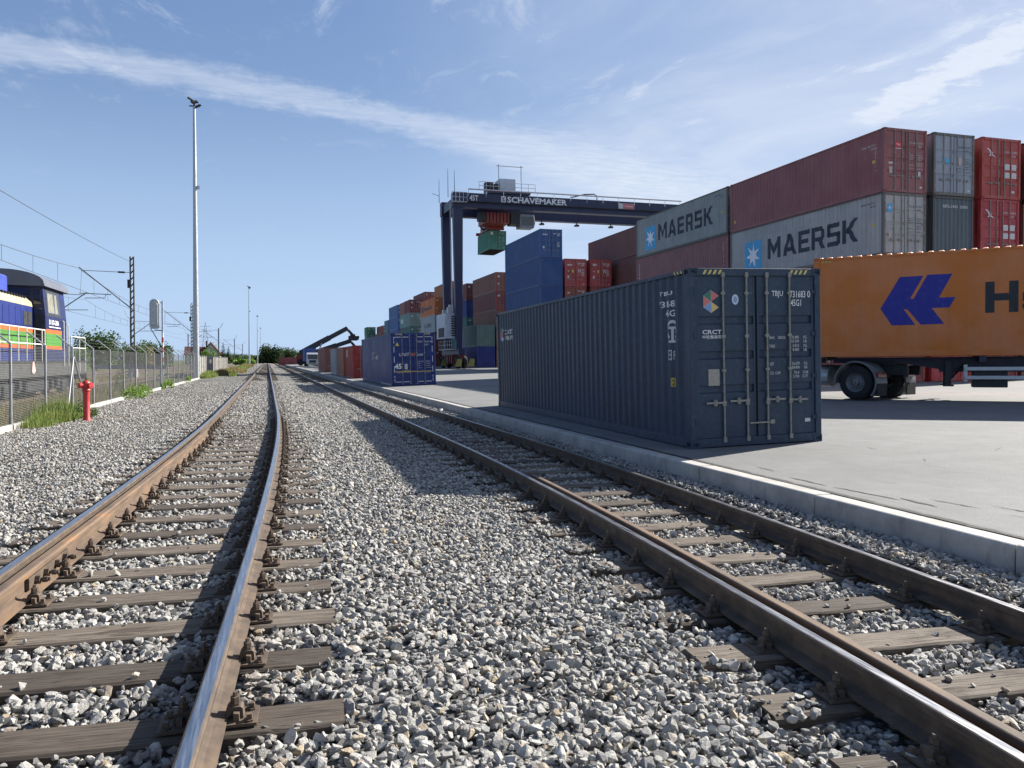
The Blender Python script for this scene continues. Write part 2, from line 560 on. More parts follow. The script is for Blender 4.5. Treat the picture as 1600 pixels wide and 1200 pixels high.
CONC, gr, b, t = newmat('kerb_concrete')
gv = N(t, 'ShaderNodeNewGeometry').outputs['Position']
n1 = gr.noise(gv, 2.2, 6, 0.65)
n2 = gr.noise(gr.vmul(gv, (3, 3, 0.8)), 3.0, 5, 0.65)
n3 = gr.noise(gv, 70, 3, 0.7)
base = gr.cramp(n1, [(0.3, (0.27, 0.262, 0.245)), (0.5, (0.37, 0.357, 0.33)), (0.75, (0.47, 0.45, 0.41))])
base = gr.mix(gr.ramp(n2, 0.52, 0.72, 0.0, 0.6), base, (0.2, 0.195, 0.185))
base = gr.mix(gr.ramp(n3, 0.6, 0.75, 0.0, 0.4), base, (0.2, 0.2, 0.2))
gr.link(base, b.inputs['Base Color'])
b.inputs['Roughness'].default_value = 0.85
bump(gr, b, gr.m('ADD', n3, n1), 0.3, 0.006)

GRASSGROUND, gr, b, t = newmat('rough_grass_ground')
gv = N(t, 'ShaderNodeNewGeometry').outputs['Position']
n1 = gr.noise(gv, 0.06, 6, 0.65)
n2 = gr.noise(gv, 1.2, 6, 0.7)
base = gr.cramp(gr.m('ADD', gr.m('MULTIPLY', n1, 0.5), gr.m('MULTIPLY', n2, 0.5)), [(0.3, (0.055, 0.075, 0.025)), (0.48, (0.1, 0.115, 0.045)), (0.6, (0.17, 0.15, 0.075)), (0.75, (0.2, 0.165, 0.1))])
gr.link(base, b.inputs['Base Color'])
b.inputs['Roughness'].default_value = 0.95
b.inputs['Specular IOR Level'].default_value = 0.1
bump(gr, b, n2, 0.8, 0.1)


def leafmat(name, c1, c2):
    m, gr, b, t = newmat(name)
    n = gr.noise(N(t, 'ShaderNodeNewGeometry').outputs['Position'], 1.3, 4, 0.6)
    oi2 = N(t, 'ShaderNodeNewGeometry')
    gr.link(gr.mix(gr.ramp(gr.m('ADD', gr.m('MULTIPLY', n, 0.5), gr.m('MULTIPLY', oi2.outputs['Random Per Island'], 0.5)), 0.3, 0.7), c1, c2), b.inputs['Base Color'])
    b.inputs['Roughness'].default_value = 0.6
    b.inputs['Specular IOR Level'].default_value = 0.25
    tr = t.nodes.new('ShaderNodeBsdfTranslucent')
    gr.link(b.inputs['Base Color'].links[0].from_socket, tr.inputs[0])
    ms = t.nodes.new('ShaderNodeMixShader')
    ms.inputs[0].default_value = 0.3
    out = [x for x in t.nodes if x.type == 'OUTPUT_MATERIAL'][0]
    gr.link(b.outputs[0], ms.inputs[1])
    gr.link(tr.outputs[0], ms.inputs[2])
    gr.link(ms.outputs[0], out.inputs[0])
    return m


GRASS = leafmat('grass_blades', (0.09, 0.16, 0.03), (0.27, 0.3, 0.09))
DRYGRASS = leafmat('dry_grass', (0.13, 0.13, 0.045), (0.3, 0.24, 0.1))
LEAF = leafmat('leaf_green', (0.035, 0.075, 0.02), (0.09, 0.14, 0.035))
LEAFLIGHT = leafmat('weed_leaf', (0.1, 0.19, 0.03), (0.2, 0.3, 0.06))
LEAFWOOD = leafmat('wood_foliage', (0.02, 0.045, 0.014), (0.05, 0.085, 0.028))
LEAFDARK = leafmat('conifer_green', (0.02, 0.045, 0.02), (0.05, 0.08, 0.03))
BARK = simple('bark', (0.09, 0.07, 0.05), 0.9, 0, 0.3, 10)

GLASS, gr, b, t = newmat('window_glass')
b.inputs['Base Color'].default_value = (0.02, 0.025, 0.03, 1)
b.inputs['Roughness'].default_value = 0.06
b.inputs['Specular IOR Level'].default_value = 0.8

# ------------------------------------------------------------------ layout functions
def cL(y):                                    # centre line of the track beside the fence
    return -0.5 - (0.00145 * (22 - y) ** 2 if y < 22 else 0.0)


def cR(y):                                    # centre line of the track beside the yard
    return 4.05 - (0.004 * (14 - y) ** 2 if y < 14 else 0.0)


def kerbx(y):
    return 5.52 + 0.009 * min(y, 26)


ZL, ZR = 0.125, -0.005                        # sleeper tops


def yard_z(x):
    x = max(x, 5.6)
    z = 0.245 + 0.031 * (min(x, 17) - 5.7)
    if x > 17:
        z += 0.015 * (min(x, 36) - 17)
    return z


def lerp(a, b, t):
    t = max(0.0, min(1.0, t))
    return a + (b - a) * t


def bed_z(x, y):
    """mean level of the ballast"""
    a, c = cL(y), cR(y)
    dl, dr = x - a, x - c
    if dl < -1.25:
        return lerp(ZL - 0.02, 0.04, (-dl - 1.25) / 0.9)
    if dl < 1.25:
        return lerp(ZL - 0.03, ZL + 0.012, (y - 17) / 8)
    if dr < -1.3:
        t = (x - (a + 1.25)) / max(0.1, (c - 1.3) - (a + 1.25))
        return lerp(ZL - 0.02, ZR - 0.02, t * 1.15)
    if dr < 0.9:
        return lerp(ZR - 0.035, ZR + 0.012, (y - 12) / 10)
    return lerp(ZR - 0.03, 0.03, (dr - 0.9) / 0.5)


# ------------------------------------------------------------------ the ground
def sheet(name, xs, ys, zf, mat):
    vs = [(x, y, zf(x, y)) for y in ys for x in xs]
    nx = len(xs)
    fs = [(j * nx + i, j * nx + i + 1, (j + 1) * nx + i + 1, (j + 1) * nx + i) for j in range(len(ys) - 1) for i in range(nx - 1)]
    me = bpy.data.meshes.new(name)
    me.from_pydata(vs, [], fs)
    me.materials.append(mat)
    me.polygons.foreach_set('use_smooth', [True] * len(fs))
    o = ob(name, me)
    o['kind'] = 'structure'
    return o


sheet('ground', [-2600, -600, -200, -60, 0, 60, 200, 600, 2600], [-60, 0, 100, 300, 700, 1500, 3500], lambda x, y: -0.35 if abs(x) < 300 else -0.6, GRASSGROUND)
xs = [i * 0.15 for i in range(-38, 39)]
ys = [-4 + 0.4 * i for i in range(110)] + [40 + 4 * i for i in range(1, 66)] + [420, 600, 800]
wob = lambda x, y: 0.012 * math.sin(3.1 * x + 1.7 * y) + 0.01 * math.sin(7.3 * x - 4.1 * y)
sheet('ballast_bed', xs, ys, lambda x, y: bed_z(x, y) - 0.025 + wob(x, y), BALLAST)
sheet('railway_formation', [-24, -20, -16, -12, -8, -6.2, -5.75], [-4, 20, 40, 60, 100, 150, 200, 300, 500, 800],
      lambda x, y: -0.03 + (0.02 * math.sin(x * 2.1 + y * 0.4)) - (0.25 if x < -23 else 0), BALLAST)
# grassy strip between the fence and the sidings
sheet('grass_verge', [-8.1 + 0.25 * i for i in range(9)], [18 + 2 * i for i in range(120)], lambda x, y: 0.012 + 0.04 * math.sin(x * 5 + y) * math.sin(y * 0.7) + 0.03, GRASSGROUND)
sheet('grass_verge', [-13.6, -13, -12.4, -11.8, -11.4], [18 + 3 * i for i in range(90)], lambda x, y: 0.03 + 0.05 * math.sin(x * 3 + y), GRASSGROUND)

# the paved yard, its edge broken a little along the kerb
yxs = [0, 0.05, 0.12, 0.4, 1, 2, 3, 5, 8, 11.3, 16, 22, 30.3, 45, 90, 160]
yys = [-6 + 0.15 * i for i in range(300)] + [40 + 5 * i for i in range(100)]


def yard_pt(i, y):
    k = kerbx(y) + 0.235
    if i == 0:
        e = 0.02 + 0.03 * (0.5 + 0.5 * math.sin(y * 9.1) * math.sin(y * 4.3 + 1)) + nrng.random() * 0.016
        return (k + e, y, yard_z(k) - 0.12)
    x = k + yxs[i] + (0.012 * math.sin(y * 13) + 0.012 * math.sin(y * 5.7) if i == 1 else 0)
    return (x, y, yard_z(x) - (0.006 if i == 1 else 0))


vs = [yard_pt(i, y) for y in yys for i in range(len(yxs))]
nx = len(yxs)
fs = [(j * nx + i, j * nx + i + 1, (j + 1) * nx + i + 1, (j + 1) * nx + i) for j in range(len(yys) - 1) for i in range(nx - 1)]
me = bpy.data.meshes.new('yard_pavement')
me.from_pydata(vs, [], fs)
me.materials.append(YARD)
yard = ob('yard_pavement', me)
yard['kind'] = 'structure'
# gouges and open cracks in the paving, cut as narrow dark grooves with raised lips
GOUGE = simple('torn_asphalt', (0.05, 0.048, 0.045), 0.95, 0, 0.4, 20)
for (gx, gy, ln, wd, an) in [(6.15, 6.7, 0.9, 0.035, -0.1), (6.25, 6.1, 0.5, 0.05, 0.05), (6.5, 5.9, 0.55, 0.02, -0.12), (6.75, 5.45, 0.5, 0.018, -0.1), (7.05, 5.0, 0.45, 0.016, -0.14), (6.55, 5.1, 0.5, 0.012, -0.1),
                             (7.9, 6.0, 0.5, 0.012, 0.4), (6.25, 8.6, 0.4, 0.02, 0), (8.6, 8.3, 0.3, 0.015, 0.7), (10.4, 8.7, 0.5, 0.02, 1.1), (6.1, 7.6, 0.7, 0.03, 0.02), (8.9, 9.6, 0.35, 0.014, 0.3)]:
    mb = MB()
    n = 10
    top, bot = [], []
    for i in range(n + 1):
        s = (i / n - 0.5) * ln
        w = wd * (0.15 + math.sin(PI * i / n)) * (0.6 + 0.8 * rnd.random()) * 0.5
        jx = 0.012 * rnd.uniform(-1, 1)
        for sg, L_ in ((-1, bot), (1, top)):
            x = gx + math.sin(an) * s + sg * w + jx
            y = gy + math.cos(an) * s
            L_.append((x, y, yard_z(x) + 0.004))
    mb.add(bot + top, [(i, i + 1, n + 2 + i, n + 1 + i) for i in range(n)])
    o = ob('pavement_gouge', mb.mesh('pavement_gouge', [GOUGE], fix=False), yard)

# ragged bitumen joint between kerb and paving
BITU = simple('bitumen_joint', (0.022, 0.021, 0.02), 0.9, 0, 0.4, 30)
vs, fs = [], []
yj, nj = -5.0, 0
wl, wr = 0.0, 0.03
while yj < 45:
    k = kerbx(yj) + 0.232
    wl = 0.6 * wl + 0.4 * rnd.uniform(-0.004, 0.012)
    wr = 0.55 * wr + 0.45 * (rnd.uniform(0.02, 0.075) if rnd.random() < 0.8 else 0.1)
    vs += [(k - wl, yj, 0.2565), (k + wr, yj, yard_z(k + wr) + 0.0085)]
    yj += rnd.uniform(0.06, 0.14)
    nj += 1
fs = [(2 * i, 2 * i + 1, 2 * i + 3, 2 * i + 2) for i in range(nj - 1)]
ob('bitumen_joint', MB().add(vs, fs).mesh('bitumen_joint', [BITU], fix=False), yard)

# ------------------------------------------------------------------ kerb: precast blocks
kerb = thing('concrete_kerb', 'long pale concrete kerb of precast blocks edging the paved yard', 'kerb', (0, 0, 0))
BL = 2.34
kb = MB().prism([(0, -0.3), (0.23, -0.3), (0.23, 0.252), (0.018, 0.252), (0, 0.232)], 0.006, BL - 0.006, 'Y').mesh('kerb_block', [CONC], bevel=0.008)
for i in range(-4, 60):
    y = 4.49 + BL * i
    slope = math.atan2(kerbx(y + BL) - kerbx(y), BL)
    ob('kerb_block', kb, kerb, (kerbx(y) + rnd.uniform(-.004, .004), y, rnd.uniform(-.004, .003)), (0, 0, -slope + rnd.uniform(-.001, .001)))
far = MB()
far.box(kerbx(200), kerbx(200) + 0.23, 4.49 + BL * 60, 500, -0.3, 0.25)
ob('kerb_far_run', far.mesh('kerb_far_run', [CONC]), kerb)['kind'] = 'stuff'

# ------------------------------------------------------------------ railway tracks
RAILP = [(-0.075, 0.0), (0.075, 0.0), (0.075, 0.012), (0.03, 0.024), (0.0085, 0.034), (0.0085, 0.118), (0.034, 0.128), (0.036, 0.152), (0.031, 0.161), (0.024, 0.1645), (-0.024, 0.1645),
         (-0.031, 0.161), (-0.036, 0.152), (-0.034, 0.128), (-0.0085, 0.118), (-0.0085, 0.034), (-0.03, 0.024), (-0.075, 0.012)]


def path_ys(y0, y1):
    out, y = [], y0
    while y < y1:
        out.append(y)
        y += 0.5 if y < 30 else (4 if y < 120 else 30)
    return out + [y1]


def rail_mesh(cf, off, y0, y1, zb, mats, profile=RAILP, shiny=(9,), wob=0.0):
    vs, fs, mi = [], [], []
    n = len(profile)
    ysl = path_ys(y0, y1)
    for y in ysl:
        s = (cf(y + 0.05) - cf(y - 0.05)) / 0.1
        nx_, ny_ = 1 / math.hypot(1, s), -s / math.hypot(1, s)
        for px, pz in profile:
            vs.append((cf(y) + (off + px) * nx_, y + (off + px) * ny_, zb + pz))
    for j in range(len(ysl) - 1):
        for k in range(n):
            fs.append((j * n + k, j * n + (k + 1) % n, (j + 1) * n + (k + 1) % n, (j + 1) * n + k))
            mi.append(1 if k in shiny else 0)
    fs += [tuple(range(n - 1, -1, -1)), tuple((len(ysl) - 1) * n + k for k in range(n))]
    mi += [0, 0]
    me = bpy.data.meshes.new('rail')
    me.from_pydata(vs, [], fs)
    for m in mats:
        me.materials.append(m)
    me.polygons.foreach_set('material_index', mi)
    bm = bmesh.new()
    bm.from_mesh(me)
    bmesh.ops.recalc_face_normals(bm, faces=bm.faces)
    bm.to_mesh(me)
    bm.free()
    return me


SHINY = (9,)
# sleepers: a few worn variants of one timber
def sleeper_mesh(seed):
    r = random.Random(seed)
    mb = MB()
    n = 12
    Lh, Wh = 1.3, 0.128
    rings = []
    for i in range(n + 1):
        x = -Lh + 2 * Lh * i / n
        w0, w1 = Wh + r.uniform(-.005, .005), Wh + r.uniform(-.005, .005)
        zt = r.uniform(-.004, .003)
        rings.append([(x, -w0, -0.15), (x, -w0, zt - 0.012), (x, -w0 + 0.014, zt), (x, w1 - 0.014, zt), (x, w1, zt - 0.012), (x, w1, -0.15)])
    vs = [p for rg in rings for p in rg]
    fs = []
    for i in range(n):
        for k in range(6):
            fs.append((i * 6 + k, i * 6 + (k + 1) % 6, (i + 1) * 6 + (k + 1) % 6, (i + 1) * 6 + k))
    fs += [(0, 1, 2, 3, 4, 5), tuple(n * 6 + k for k in (5, 4, 3, 2, 1, 0))]
    mb.add(vs, fs)
    return mb.mesh('sleeper', [WOOD])


SLEEPERS = [sleeper_mesh(s) for s in range(6)]
SLEEPER_LOW = MB().box(-1.3, 1.3, -0.128, 0.128, -0.1, 0).mesh('sleeper', [WOOD])

# rail fastening: ribbed base plate end with clamp, bolt and screws (one side of a rail); x points away from the rail
fm = MB()
fm.box(-0.01, 0.185, -0.085, 0.085, 0.0, 0.016)                    # plate
fm.prism([(0.08, 0.016), (0.105, 0.016), (0.105, 0.055), (0.08, 0.06)], -0.06, -0.022, 'Y')   # rib halves
fm.prism([(0.08, 0.016), (0.105, 0.016), (0.105, 0.055), (0.08, 0.06)], 0.022, 0.06, 'Y')
fm.prism([(0.045, 0.03), (0.06, 0.03), (0.066, 0.05), (0.096, 0.05), (0.1, 0.018), (0.122, 0.018), (0.118, 0.068), (0.108, 0.078), (0.05, 0.078), (0.043, 0.06)], -0.03, 0.03, 'Y')  # clamp
fm.cyl((0.082, 0, 0.05), (0.082, 0, 0.145), 0.012, n=6)
fm.cyl((0.082, 0, 0.078), (0.082, 0, 0.092), 0.026, n=8)            # spring washer
fm.cyl((0.082, 0, 0.094), (0.082, 0, 0.122), 0.023, n=6)            # nut
for sy in (-0.055, 0.055):
    fm.cyl((0.15, sy, 0.016), (0.15, sy, 0.026), 0.024, n=8)
    fm.box(0.138, 0.162, sy - 0.012, sy + 0.012, 0.026, 0.052)
fm.v = [(v[0] * 0.92, v[1], v[2] * 0.82) for v in fm.v]
FAST = fm.mesh('rail_fastening', [RUST])
SP = 0.655


def build_track(label, cf, ztop, y0, fasten_to, rails, nsl, mats):
    root = thing('railway_track', label, 'railway track')
    for off, ya, yb, mt in rails:
        if mt == 'run':
            r = ob('rail', rail_mesh(cf, off, ya, yb, ztop + 0.013, mats, shiny=SHINY), root)
        else:
            r = ob('guard_rail', rail_mesh(cf, off, ya, yb, ztop + 0.013, [GRUST, GRUST]), root)
            r['label'] = 'rust-orange guard rail laid close inside the running rail'
    for i in range(nsl):
        y = y0 + SP * i
        s = (cf(y + 0.05) - cf(y - 0.05)) / 0.1
        a = -math.atan(s)
        near = y < 30
        ob('sleeper', SLEEPERS[rnd.randrange(6)] if near else SLEEPER_LOW, root, (cf(y) + rnd.uniform(-.035, .035), y + rnd.uniform(-.015, .015), ztop + rnd.uniform(-.006, .002)),
           (0, rnd.uniform(-.003, .003), a + rnd.uniform(-.01, .01) + (PI if rnd.random() < .5 else 0)))
        if y < fasten_to:
            for off, ya, yb, mt in rails:
                if mt != 'run':
                    continue
                for sg in (-1, 1):
                    guard = [r for r in rails if r[3] == 'guard' and abs(r[0] - off) < 0.2 and (r[0] - off) * sg > 0 and r[1] <= y <= r[2]]
                    o2 = off + (guard[0][0] - off if guard else 0)
                    nx_, ny_ = math.cos(a), math.sin(a)
                    d = o2 + sg * 0.028
                    ob('rail_fastening', FAST, root, (cf(y) + d * nx_, y + d * ny_, ztop + 0.002), (0, 0, a + (PI if sg < 0 else 0) + rnd.uniform(-.03, .03)))
    return root


GA = 0.7535
trackL = build_track('curving railway track nearest the fence, timber sleepers and bolted fastenings standing proud', cL, ZL, 1.55, 21, [(-GA, -3, 600, 'run'), (GA, -3, 600, 'run'), (-GA + 0.135, -3, 16.5, 'guard')], 115, [RUST, SHINE])
trackR = build_track('railway track running beside the concrete kerb, sleepers sunk in ballast', cR, ZR, 1.75, 21, [(-GA, -3, 600, 'run'), (GA, -3, 600, 'run'), (-GA + 0.135, -3, 9.6, 'guard')], 115, [RUST, SHINE])
# bolted joint in the guard rail
fj = MB()
fj.box(-0.012, 0.012, -0.42, 0.42, 0.04, 0.115)
for k in (-0.3, -0.12, 0.12, 0.3):
    fj.cyl((0.0, k, 0.078), (0.1, k, 0.078), 0.013, n=6)
    fj.cyl((0.012, k, 0.078), (0.042, k, 0.078), 0.03, n=6)
    fj.cyl((0.06, k, 0.078), (0.085, k, 0.078), 0.02, n=6)
for yj in (6.05,):
    ob('fishplate', fj.mesh('fishplate', [RUST]), trackL, (cL(yj) - GA + 0.135 + 0.022, yj, ZL + 0.013), (0, 0, -math.atan((cL(yj + .05) - cL(yj - .05)) / .1)))
for cf, zt, root, k0 in ((cL, ZL, trackL, 1.55), (cR, ZR, trackR, 1.75)):
    mb = MB()
    for i in range(115, 500):
        y = k0 + SP * i
        mb.box(cf(y) - 1.3, cf(y) + 1.3, y - .128, y + .128, zt - .1, zt)
    ob('distant_sleepers', mb.mesh('distant_sleepers', [WOOD], fix=False), root)['kind'] = 'stuff'

for xc, lab, y0_ in ((-9.8, 'siding track under the blue locomotive', 10.0), (-14.7, 'electrified main line track nearest the siding', 30.0), (-19.2, 'electrified main line track farthest from the fence', 40.0)):
    rt = thing('railway_track', lab, 'railway track')
    for s in (-GA, GA):
        ob('rail', rail_mesh(lambda y: xc, s, y0_ - 8, 700, 0.03, [RUST, SHINE], shiny=SHINY), rt)
    mb = MB()
    for i in range(250):
        y = y0_ + SP * i
        if xc == -9.8 and i < 110:
            ob('sleeper', SLEEPER_LOW, rt, (xc + rnd.uniform(-.03, .03), y, 0.03), (0, 0, rnd.uniform(-.01, .01)))
        else:
            mb.box(xc - 1.3, xc + 1.3, y - .128, y + .128, -.05, .03)
    ob('distant_sleepers', mb.mesh('distant_sleepers', [WOOD], fix=False), rt)['kind'] = 'stuff'

# ------------------------------------------------------------------ ballast stones (scattered, countless)
stone_col = bpy.data.collections.new('stone_shapes')
for k in range(16):
    bm = bmesh.new()
    r = random.Random(100 + k)
    ex = (1.0, r.uniform(0.6, 0.95), r.uniform(0.42, 0.8))
    for i in range(15):
        v = Vector((r.gauss(0, 1), r.gauss(0, 1), r.gauss(0, 1))).normalized() * r.uniform(0.8, 1.0)
        bm.verts.new((v.x * ex[0], v.y * ex[1], v.z * ex[2]))
    res = bmesh.ops.convex_hull(bm, input=bm.verts)
    bmesh.ops.delete(bm, geom=[v for v in bm.verts if not v.link_faces], context='VERTS')
    bmesh.ops.recalc_face_normals(bm, faces=bm.faces)
    bmesh.ops.bevel(bm, geom=bm.edges[:], offset=0.05, segments=1, affect='EDGES', clamp_overlap=True) if k < 8 else None
    me = bpy.data.meshes.new('stone')
    bm.to_mesh(me)
    bm.free()
    me.materials.append(STONE)
    so = bpy.data.objects.new('stone_%02d' % k, me)
    stone_col.objects.link(so)


def scatter(y0, y1, x0f, x1f, dens, smin, smax, sink=0.3):
    A = (y1 - y0) * (max(x1f(y0), x1f(y1)) - min(x0f(y0), x0f(y1)))
    n = int(A * dens)
    ry = nrng.uniform(y0, y1, n)
    xa, xb = min(x0f(y0), x0f(y1)), max(x1f(y0), x1f(y1))
    rx = nrng.uniform(xa, xb, n)
    out = []
    for x, y in zip(rx, ry):
        if x < x0f(y) or x > x1f(y):
            continue
        s = smin + (smax - smin) * nrng.random() ** 1.6
        if x < cL(y) - 1.5:
            s *= 0.8
        z = bed_z(x, y) + nrng.uniform(-0.022, 0.016)
        ok = True
        for cf, zt, k0 in ((cL, ZL, 1.55), (cR, ZR, 1.75)):
            dx = x - cf(y)
            if abs(abs(dx) - GA) < 0.062 + s * 0.7 or (cf is cL and -GA < dx < -GA + 0.22 and y < 16.6) or (cf is cR and -GA < dx < -GA + 0.22 and y < 9.7):
                ok = False
                break
            if abs(dx) < 1.3 + s * 0.5 and y < 30:
                ph = (y - k0) / SP
                dy = abs(ph - round(ph)) * SP
                if dy < 0.13 + s * 0.35:
                    out_end = (1.0 if cf is cL else 0.96) + 0.12 * math.sin(round(ph) * 2.4)
                    if cf is cL:
                        keep = lerp(0.985, 0.35, (y - 14) / 11) if dx > -out_end else lerp(0.6, 0.1, (y - 6) / 9)
                        if dx > 0.9:
                            keep = lerp(0.985, 0.15, (y - 9) / 9)
                    else:
                        keep = lerp(0.965, 0.35, (y - 12) / 12) if dx > -out_end else lerp(0.5, 0.0, (y - 4) / 5)
                    if nrng.random() < keep:
                        ok = False
                        break
                    s *= 0.9
                    if nrng.random() < 0.5 and y < 12:
                        ok = False
                        break
                    z = zt + s * 0.3
                elif abs(dx) < 1.28 and y < 15:
                    z = min(z, zt - 0.014 - s * 0.1)
                if dy < 0.13 and abs(abs(dx) - GA) < 0.24:
                    ok = False
                    break
        if ok:
            rd = min(abs(abs(x - cL(y)) - GA), abs(abs(x - cR(y)) - GA))
            st = max(0.0, 1 - rd / 0.42) * (0.45 + 0.55 * math.sin(x * 5.1 + y * 2.3) * math.sin(y * 3.7)) 
            out.append((x, y, z, s, max(0.0, st)))
    return out


def frust(side):
    # left / right limits of the picture on the ground with a margin for a step aside
    def f(y):
        t = (-0.667 if side < 0 else 0.667)
        x = y * (t * math.cos(YAW) + math.sin(YAW)) / (math.cos(YAW) - t * math.sin(YAW))
        return x + side * 1.0
    return f


fl, fr = frust(-1), frust(1)
LX = lambda y: max(fl(y), -5.55)
RX = lambda y: min(fr(y), kerbx(y) - 0.01)
pts = []
pts += scatter(1.6, 6.5, LX, RX, 1050, 0.015, 0.045)
pts += scatter(6.5, 12, LX, RX, 820, 0.016, 0.043)
pts += scatter(12, 22, LX, RX, 480, 0.02, 0.043)
pts += scatter(22, 36, LX, RX, 230, 0.026, 0.05)
pts += scatter(36, 60, LX, RX, 80, 0.03, 0.055)
P = np.array(pts)
n = len(P)
print('stones', n)
me = bpy.data.meshes.new('ballast_stones')
me.vertices.add(n)
me.vertices.foreach_set('co', P[:, :3].astype(np.float32).ravel())
at = me.attributes.new('srot', 'FLOAT_VECTOR', 'POINT')
rot = np.stack([nrng.normal(0, 0.45, n), nrng.normal(0, 0.45, n), nrng.uniform(0, 2 * PI, n)], 1)
at.data.foreach_set('vector', rot.astype(np.float32).ravel())
at = me.attributes.new('sscale', 'FLOAT_VECTOR', 'POINT')
sc = P[:, 3:4] * nrng.uniform(0.82, 1.2, (n, 3))
at.data.foreach_set('vector', sc.astype(np.float32).ravel())
at = me.attributes.new('stain', 'FLOAT', 'POINT')
at.data.foreach_set('value', P[:, 4].astype(np.float32))
at = me.attributes.new('sidx', 'INT', 'POINT')
at.data.foreach_set('value', nrng.integers(0, 16, n).astype(np.int32))
stones = ob('ballast_stones', me)
tag(stones, 'loose crushed grey granite ballast around the tracks', 'gravel', None, 'stuff')
ng = bpy.data.node_groups.new('scatter_stones', 'GeometryNodeTree')
ng.interface.new_socket('Geometry', in_out='INPUT', socket_type='NodeSocketGeometry')
ng.interface.new_socket('Geometry', in_out='OUTPUT', socket_type='NodeSocketGeometry')
gi, go = ng.nodes.new('NodeGroupInput'), ng.nodes.new('NodeGroupOutput')
iop = ng.nodes.new('GeometryNodeInstanceOnPoints')
ci = ng.nodes.new('GeometryNodeCollectionInfo')
ci.inputs['Collection'].default_value = stone_col
ci.inputs['Separate Children'].default_value = True
ci.inputs['Reset Children'].default_value = True


def named(nm, typ):
    a = ng.nodes.new('GeometryNodeInputNamedAttribute')
    a.data_type = typ
    a.inputs['Name'].default_value = nm
    return a.outputs['Attribute']


mp = ng.nodes.new('GeometryNodeMeshToPoints')
ng.links.new(gi.outputs[0], mp.inputs['Mesh'])
ng.links.new(mp.outputs[0], iop.inputs['Points'])
ng.links.new(ci.outputs[0], iop.inputs['Instance'])
iop.inputs['Pick Instance'].default_value = True
ng.links.new(named('sidx', 'INT'), iop.inputs['Instance Index'])
e2r = ng.nodes.new('FunctionNodeEulerToRotation')
ng.links.new(named('srot', 'FLOAT_VECTOR'), e2r.inputs[0])
ng.links.new(e2r.outputs[0], iop.inputs['Rotation'])
ng.links.new(named('sscale', 'FLOAT_VECTOR'), iop.inputs['Scale'])
ng.links.new(iop.outputs[0], go.inputs[0])
md = stones.modifiers.new('scatter', 'NODES')
md.node_group = ng

# ------------------------------------------------------------------ lettering
_txt = {}
dg = None


def text2d(s, bold=0.0, shear=0.0, spacing=1.0):
    key = (s, bold, shear, spacing)
    if key not in _txt:
        cu = bpy.data.curves.new('t', 'FONT')
        cu.body = s
        cu.offset = bold
        cu.shear = shear
        cu.space_character = spacing
        cu.resolution_u = 2
        o = bpy.data.objects.new('t', cu)
        col.objects.link(o)
        d = bpy.context.evaluated_depsgraph_get()
        me = bpy.data.meshes.new_from_object(o.evaluated_get(d))
        vs = [(v.co.x, v.co.y) for v in me.vertices]
        fs = [tuple(p.vertices) for p in me.polygons]
        bpy.data.objects.remove(o)
        bpy.data.curves.remove(cu)
        bpy.data.meshes.remove(me)
        _txt[key] = (vs, fs)
    return _txt[key]


def fit(vf, x0, x1, y0, y1):
    vs, fs = vf
    ax, bx = min(v[0] for v in vs), max(v[0] for v in vs)
    ay, by = min(v[1] for v in vs), max(v[1] for v in vs)
    sx = (x1 - x0) / max(bx - ax, 1e-6)
    sy = (y1 - y0) / max(by - ay, 1e-6)
    return [(x0 + (v[0] - ax) * sx, y0 + (v[1] - ay) * sy) for v in vs], fs


def corr_profile(a0, a1, pitch, depth):
    """points (a, d) along a corrugated sheet, d = 0 outer .. depth inner"""
    n = max(1, round((a1 - a0) / pitch))
    p = (a1 - a0) / n
    out = []
    for i in range(n):
        s = a0 + i * p
        out += [(s, 0), (s + 0.26 * p, 0), (s + 0.5 * p, depth), (s + 0.76 * p, depth)]
    out.append((a1, 0))
    return out


def depth_at(prof, a):
    for (x0, d0), (x1, d1) in zip(prof, prof[1:]):
        if x0 <= a <= x1:
            return d0 + (d1 - d0) * ((a - x0) / max(x1 - x0, 1e-9))
    return 0.0


def decal(parent, vf, face, color, prof=None, base=0.0, off=0.003, name='lettering', label=None, L=0, W=0):
    """flat print laid on a container face. face 'left': 2D x is the local y (will be laid reading from far to near); 'end': 2D x is local x"""
    vs, fs = vf
    bm = bmesh.new()
    bv = [bm.verts.new((v[0], v[1], 0)) for v in vs]
    for f in fs:
        try:
            bm.faces.new([bv[i] for i in f])
        except ValueError:
            pass
    bmesh.ops.triangulate(bm, faces=bm.faces[:])
    if prof:
        lo, hi = min(v[0] for v in vs), max(v[0] for v in vs)
        for a, d in prof:
            if lo < a < hi:
                bmesh.ops.bisect_plane(bm, geom=bm.verts[:] + bm.edges[:] + bm.faces[:], plane_co=(a, 0, 0), plane_no=(1, 0, 0))
    for v in bm.verts:
        a, z = v.co.x, v.co.y
        d = base + (depth_at(prof, a) if prof else 0.0) - off
        v.co = (d, a, z) if face == 'left' else (a, d, z)
    want = Vector((-1, 0, 0)) if face == 'left' else Vector((0, -1, 0))
    for f in bm.faces:
        f.normal_update()
        if f.normal.dot(want) < 0:
            f.normal_flip()
    me = bpy.data.meshes.new(name)
    bm.to_mesh(me)
    bm.free()
    me.materials.append(PRINT)
    o = ob(name, me, parent, color=color)
    if label:
        o['label'] = label
    return o


def side_text(parent, s, y_start, y_end, z0, z1, color, prof, base, bold=0.0, shear=0.0, **kw):
    """text on the left (-x) face: starts at the far end y_start and reads towards y_end (nearer)"""
    vs, fs = fit(text2d(s, bold, shear), 0, y_start - y_end, z0, z1)
    return decal(parent, ([(y_start - v[0], v[1]) for v in vs], fs), 'left', color, prof, base, **kw)


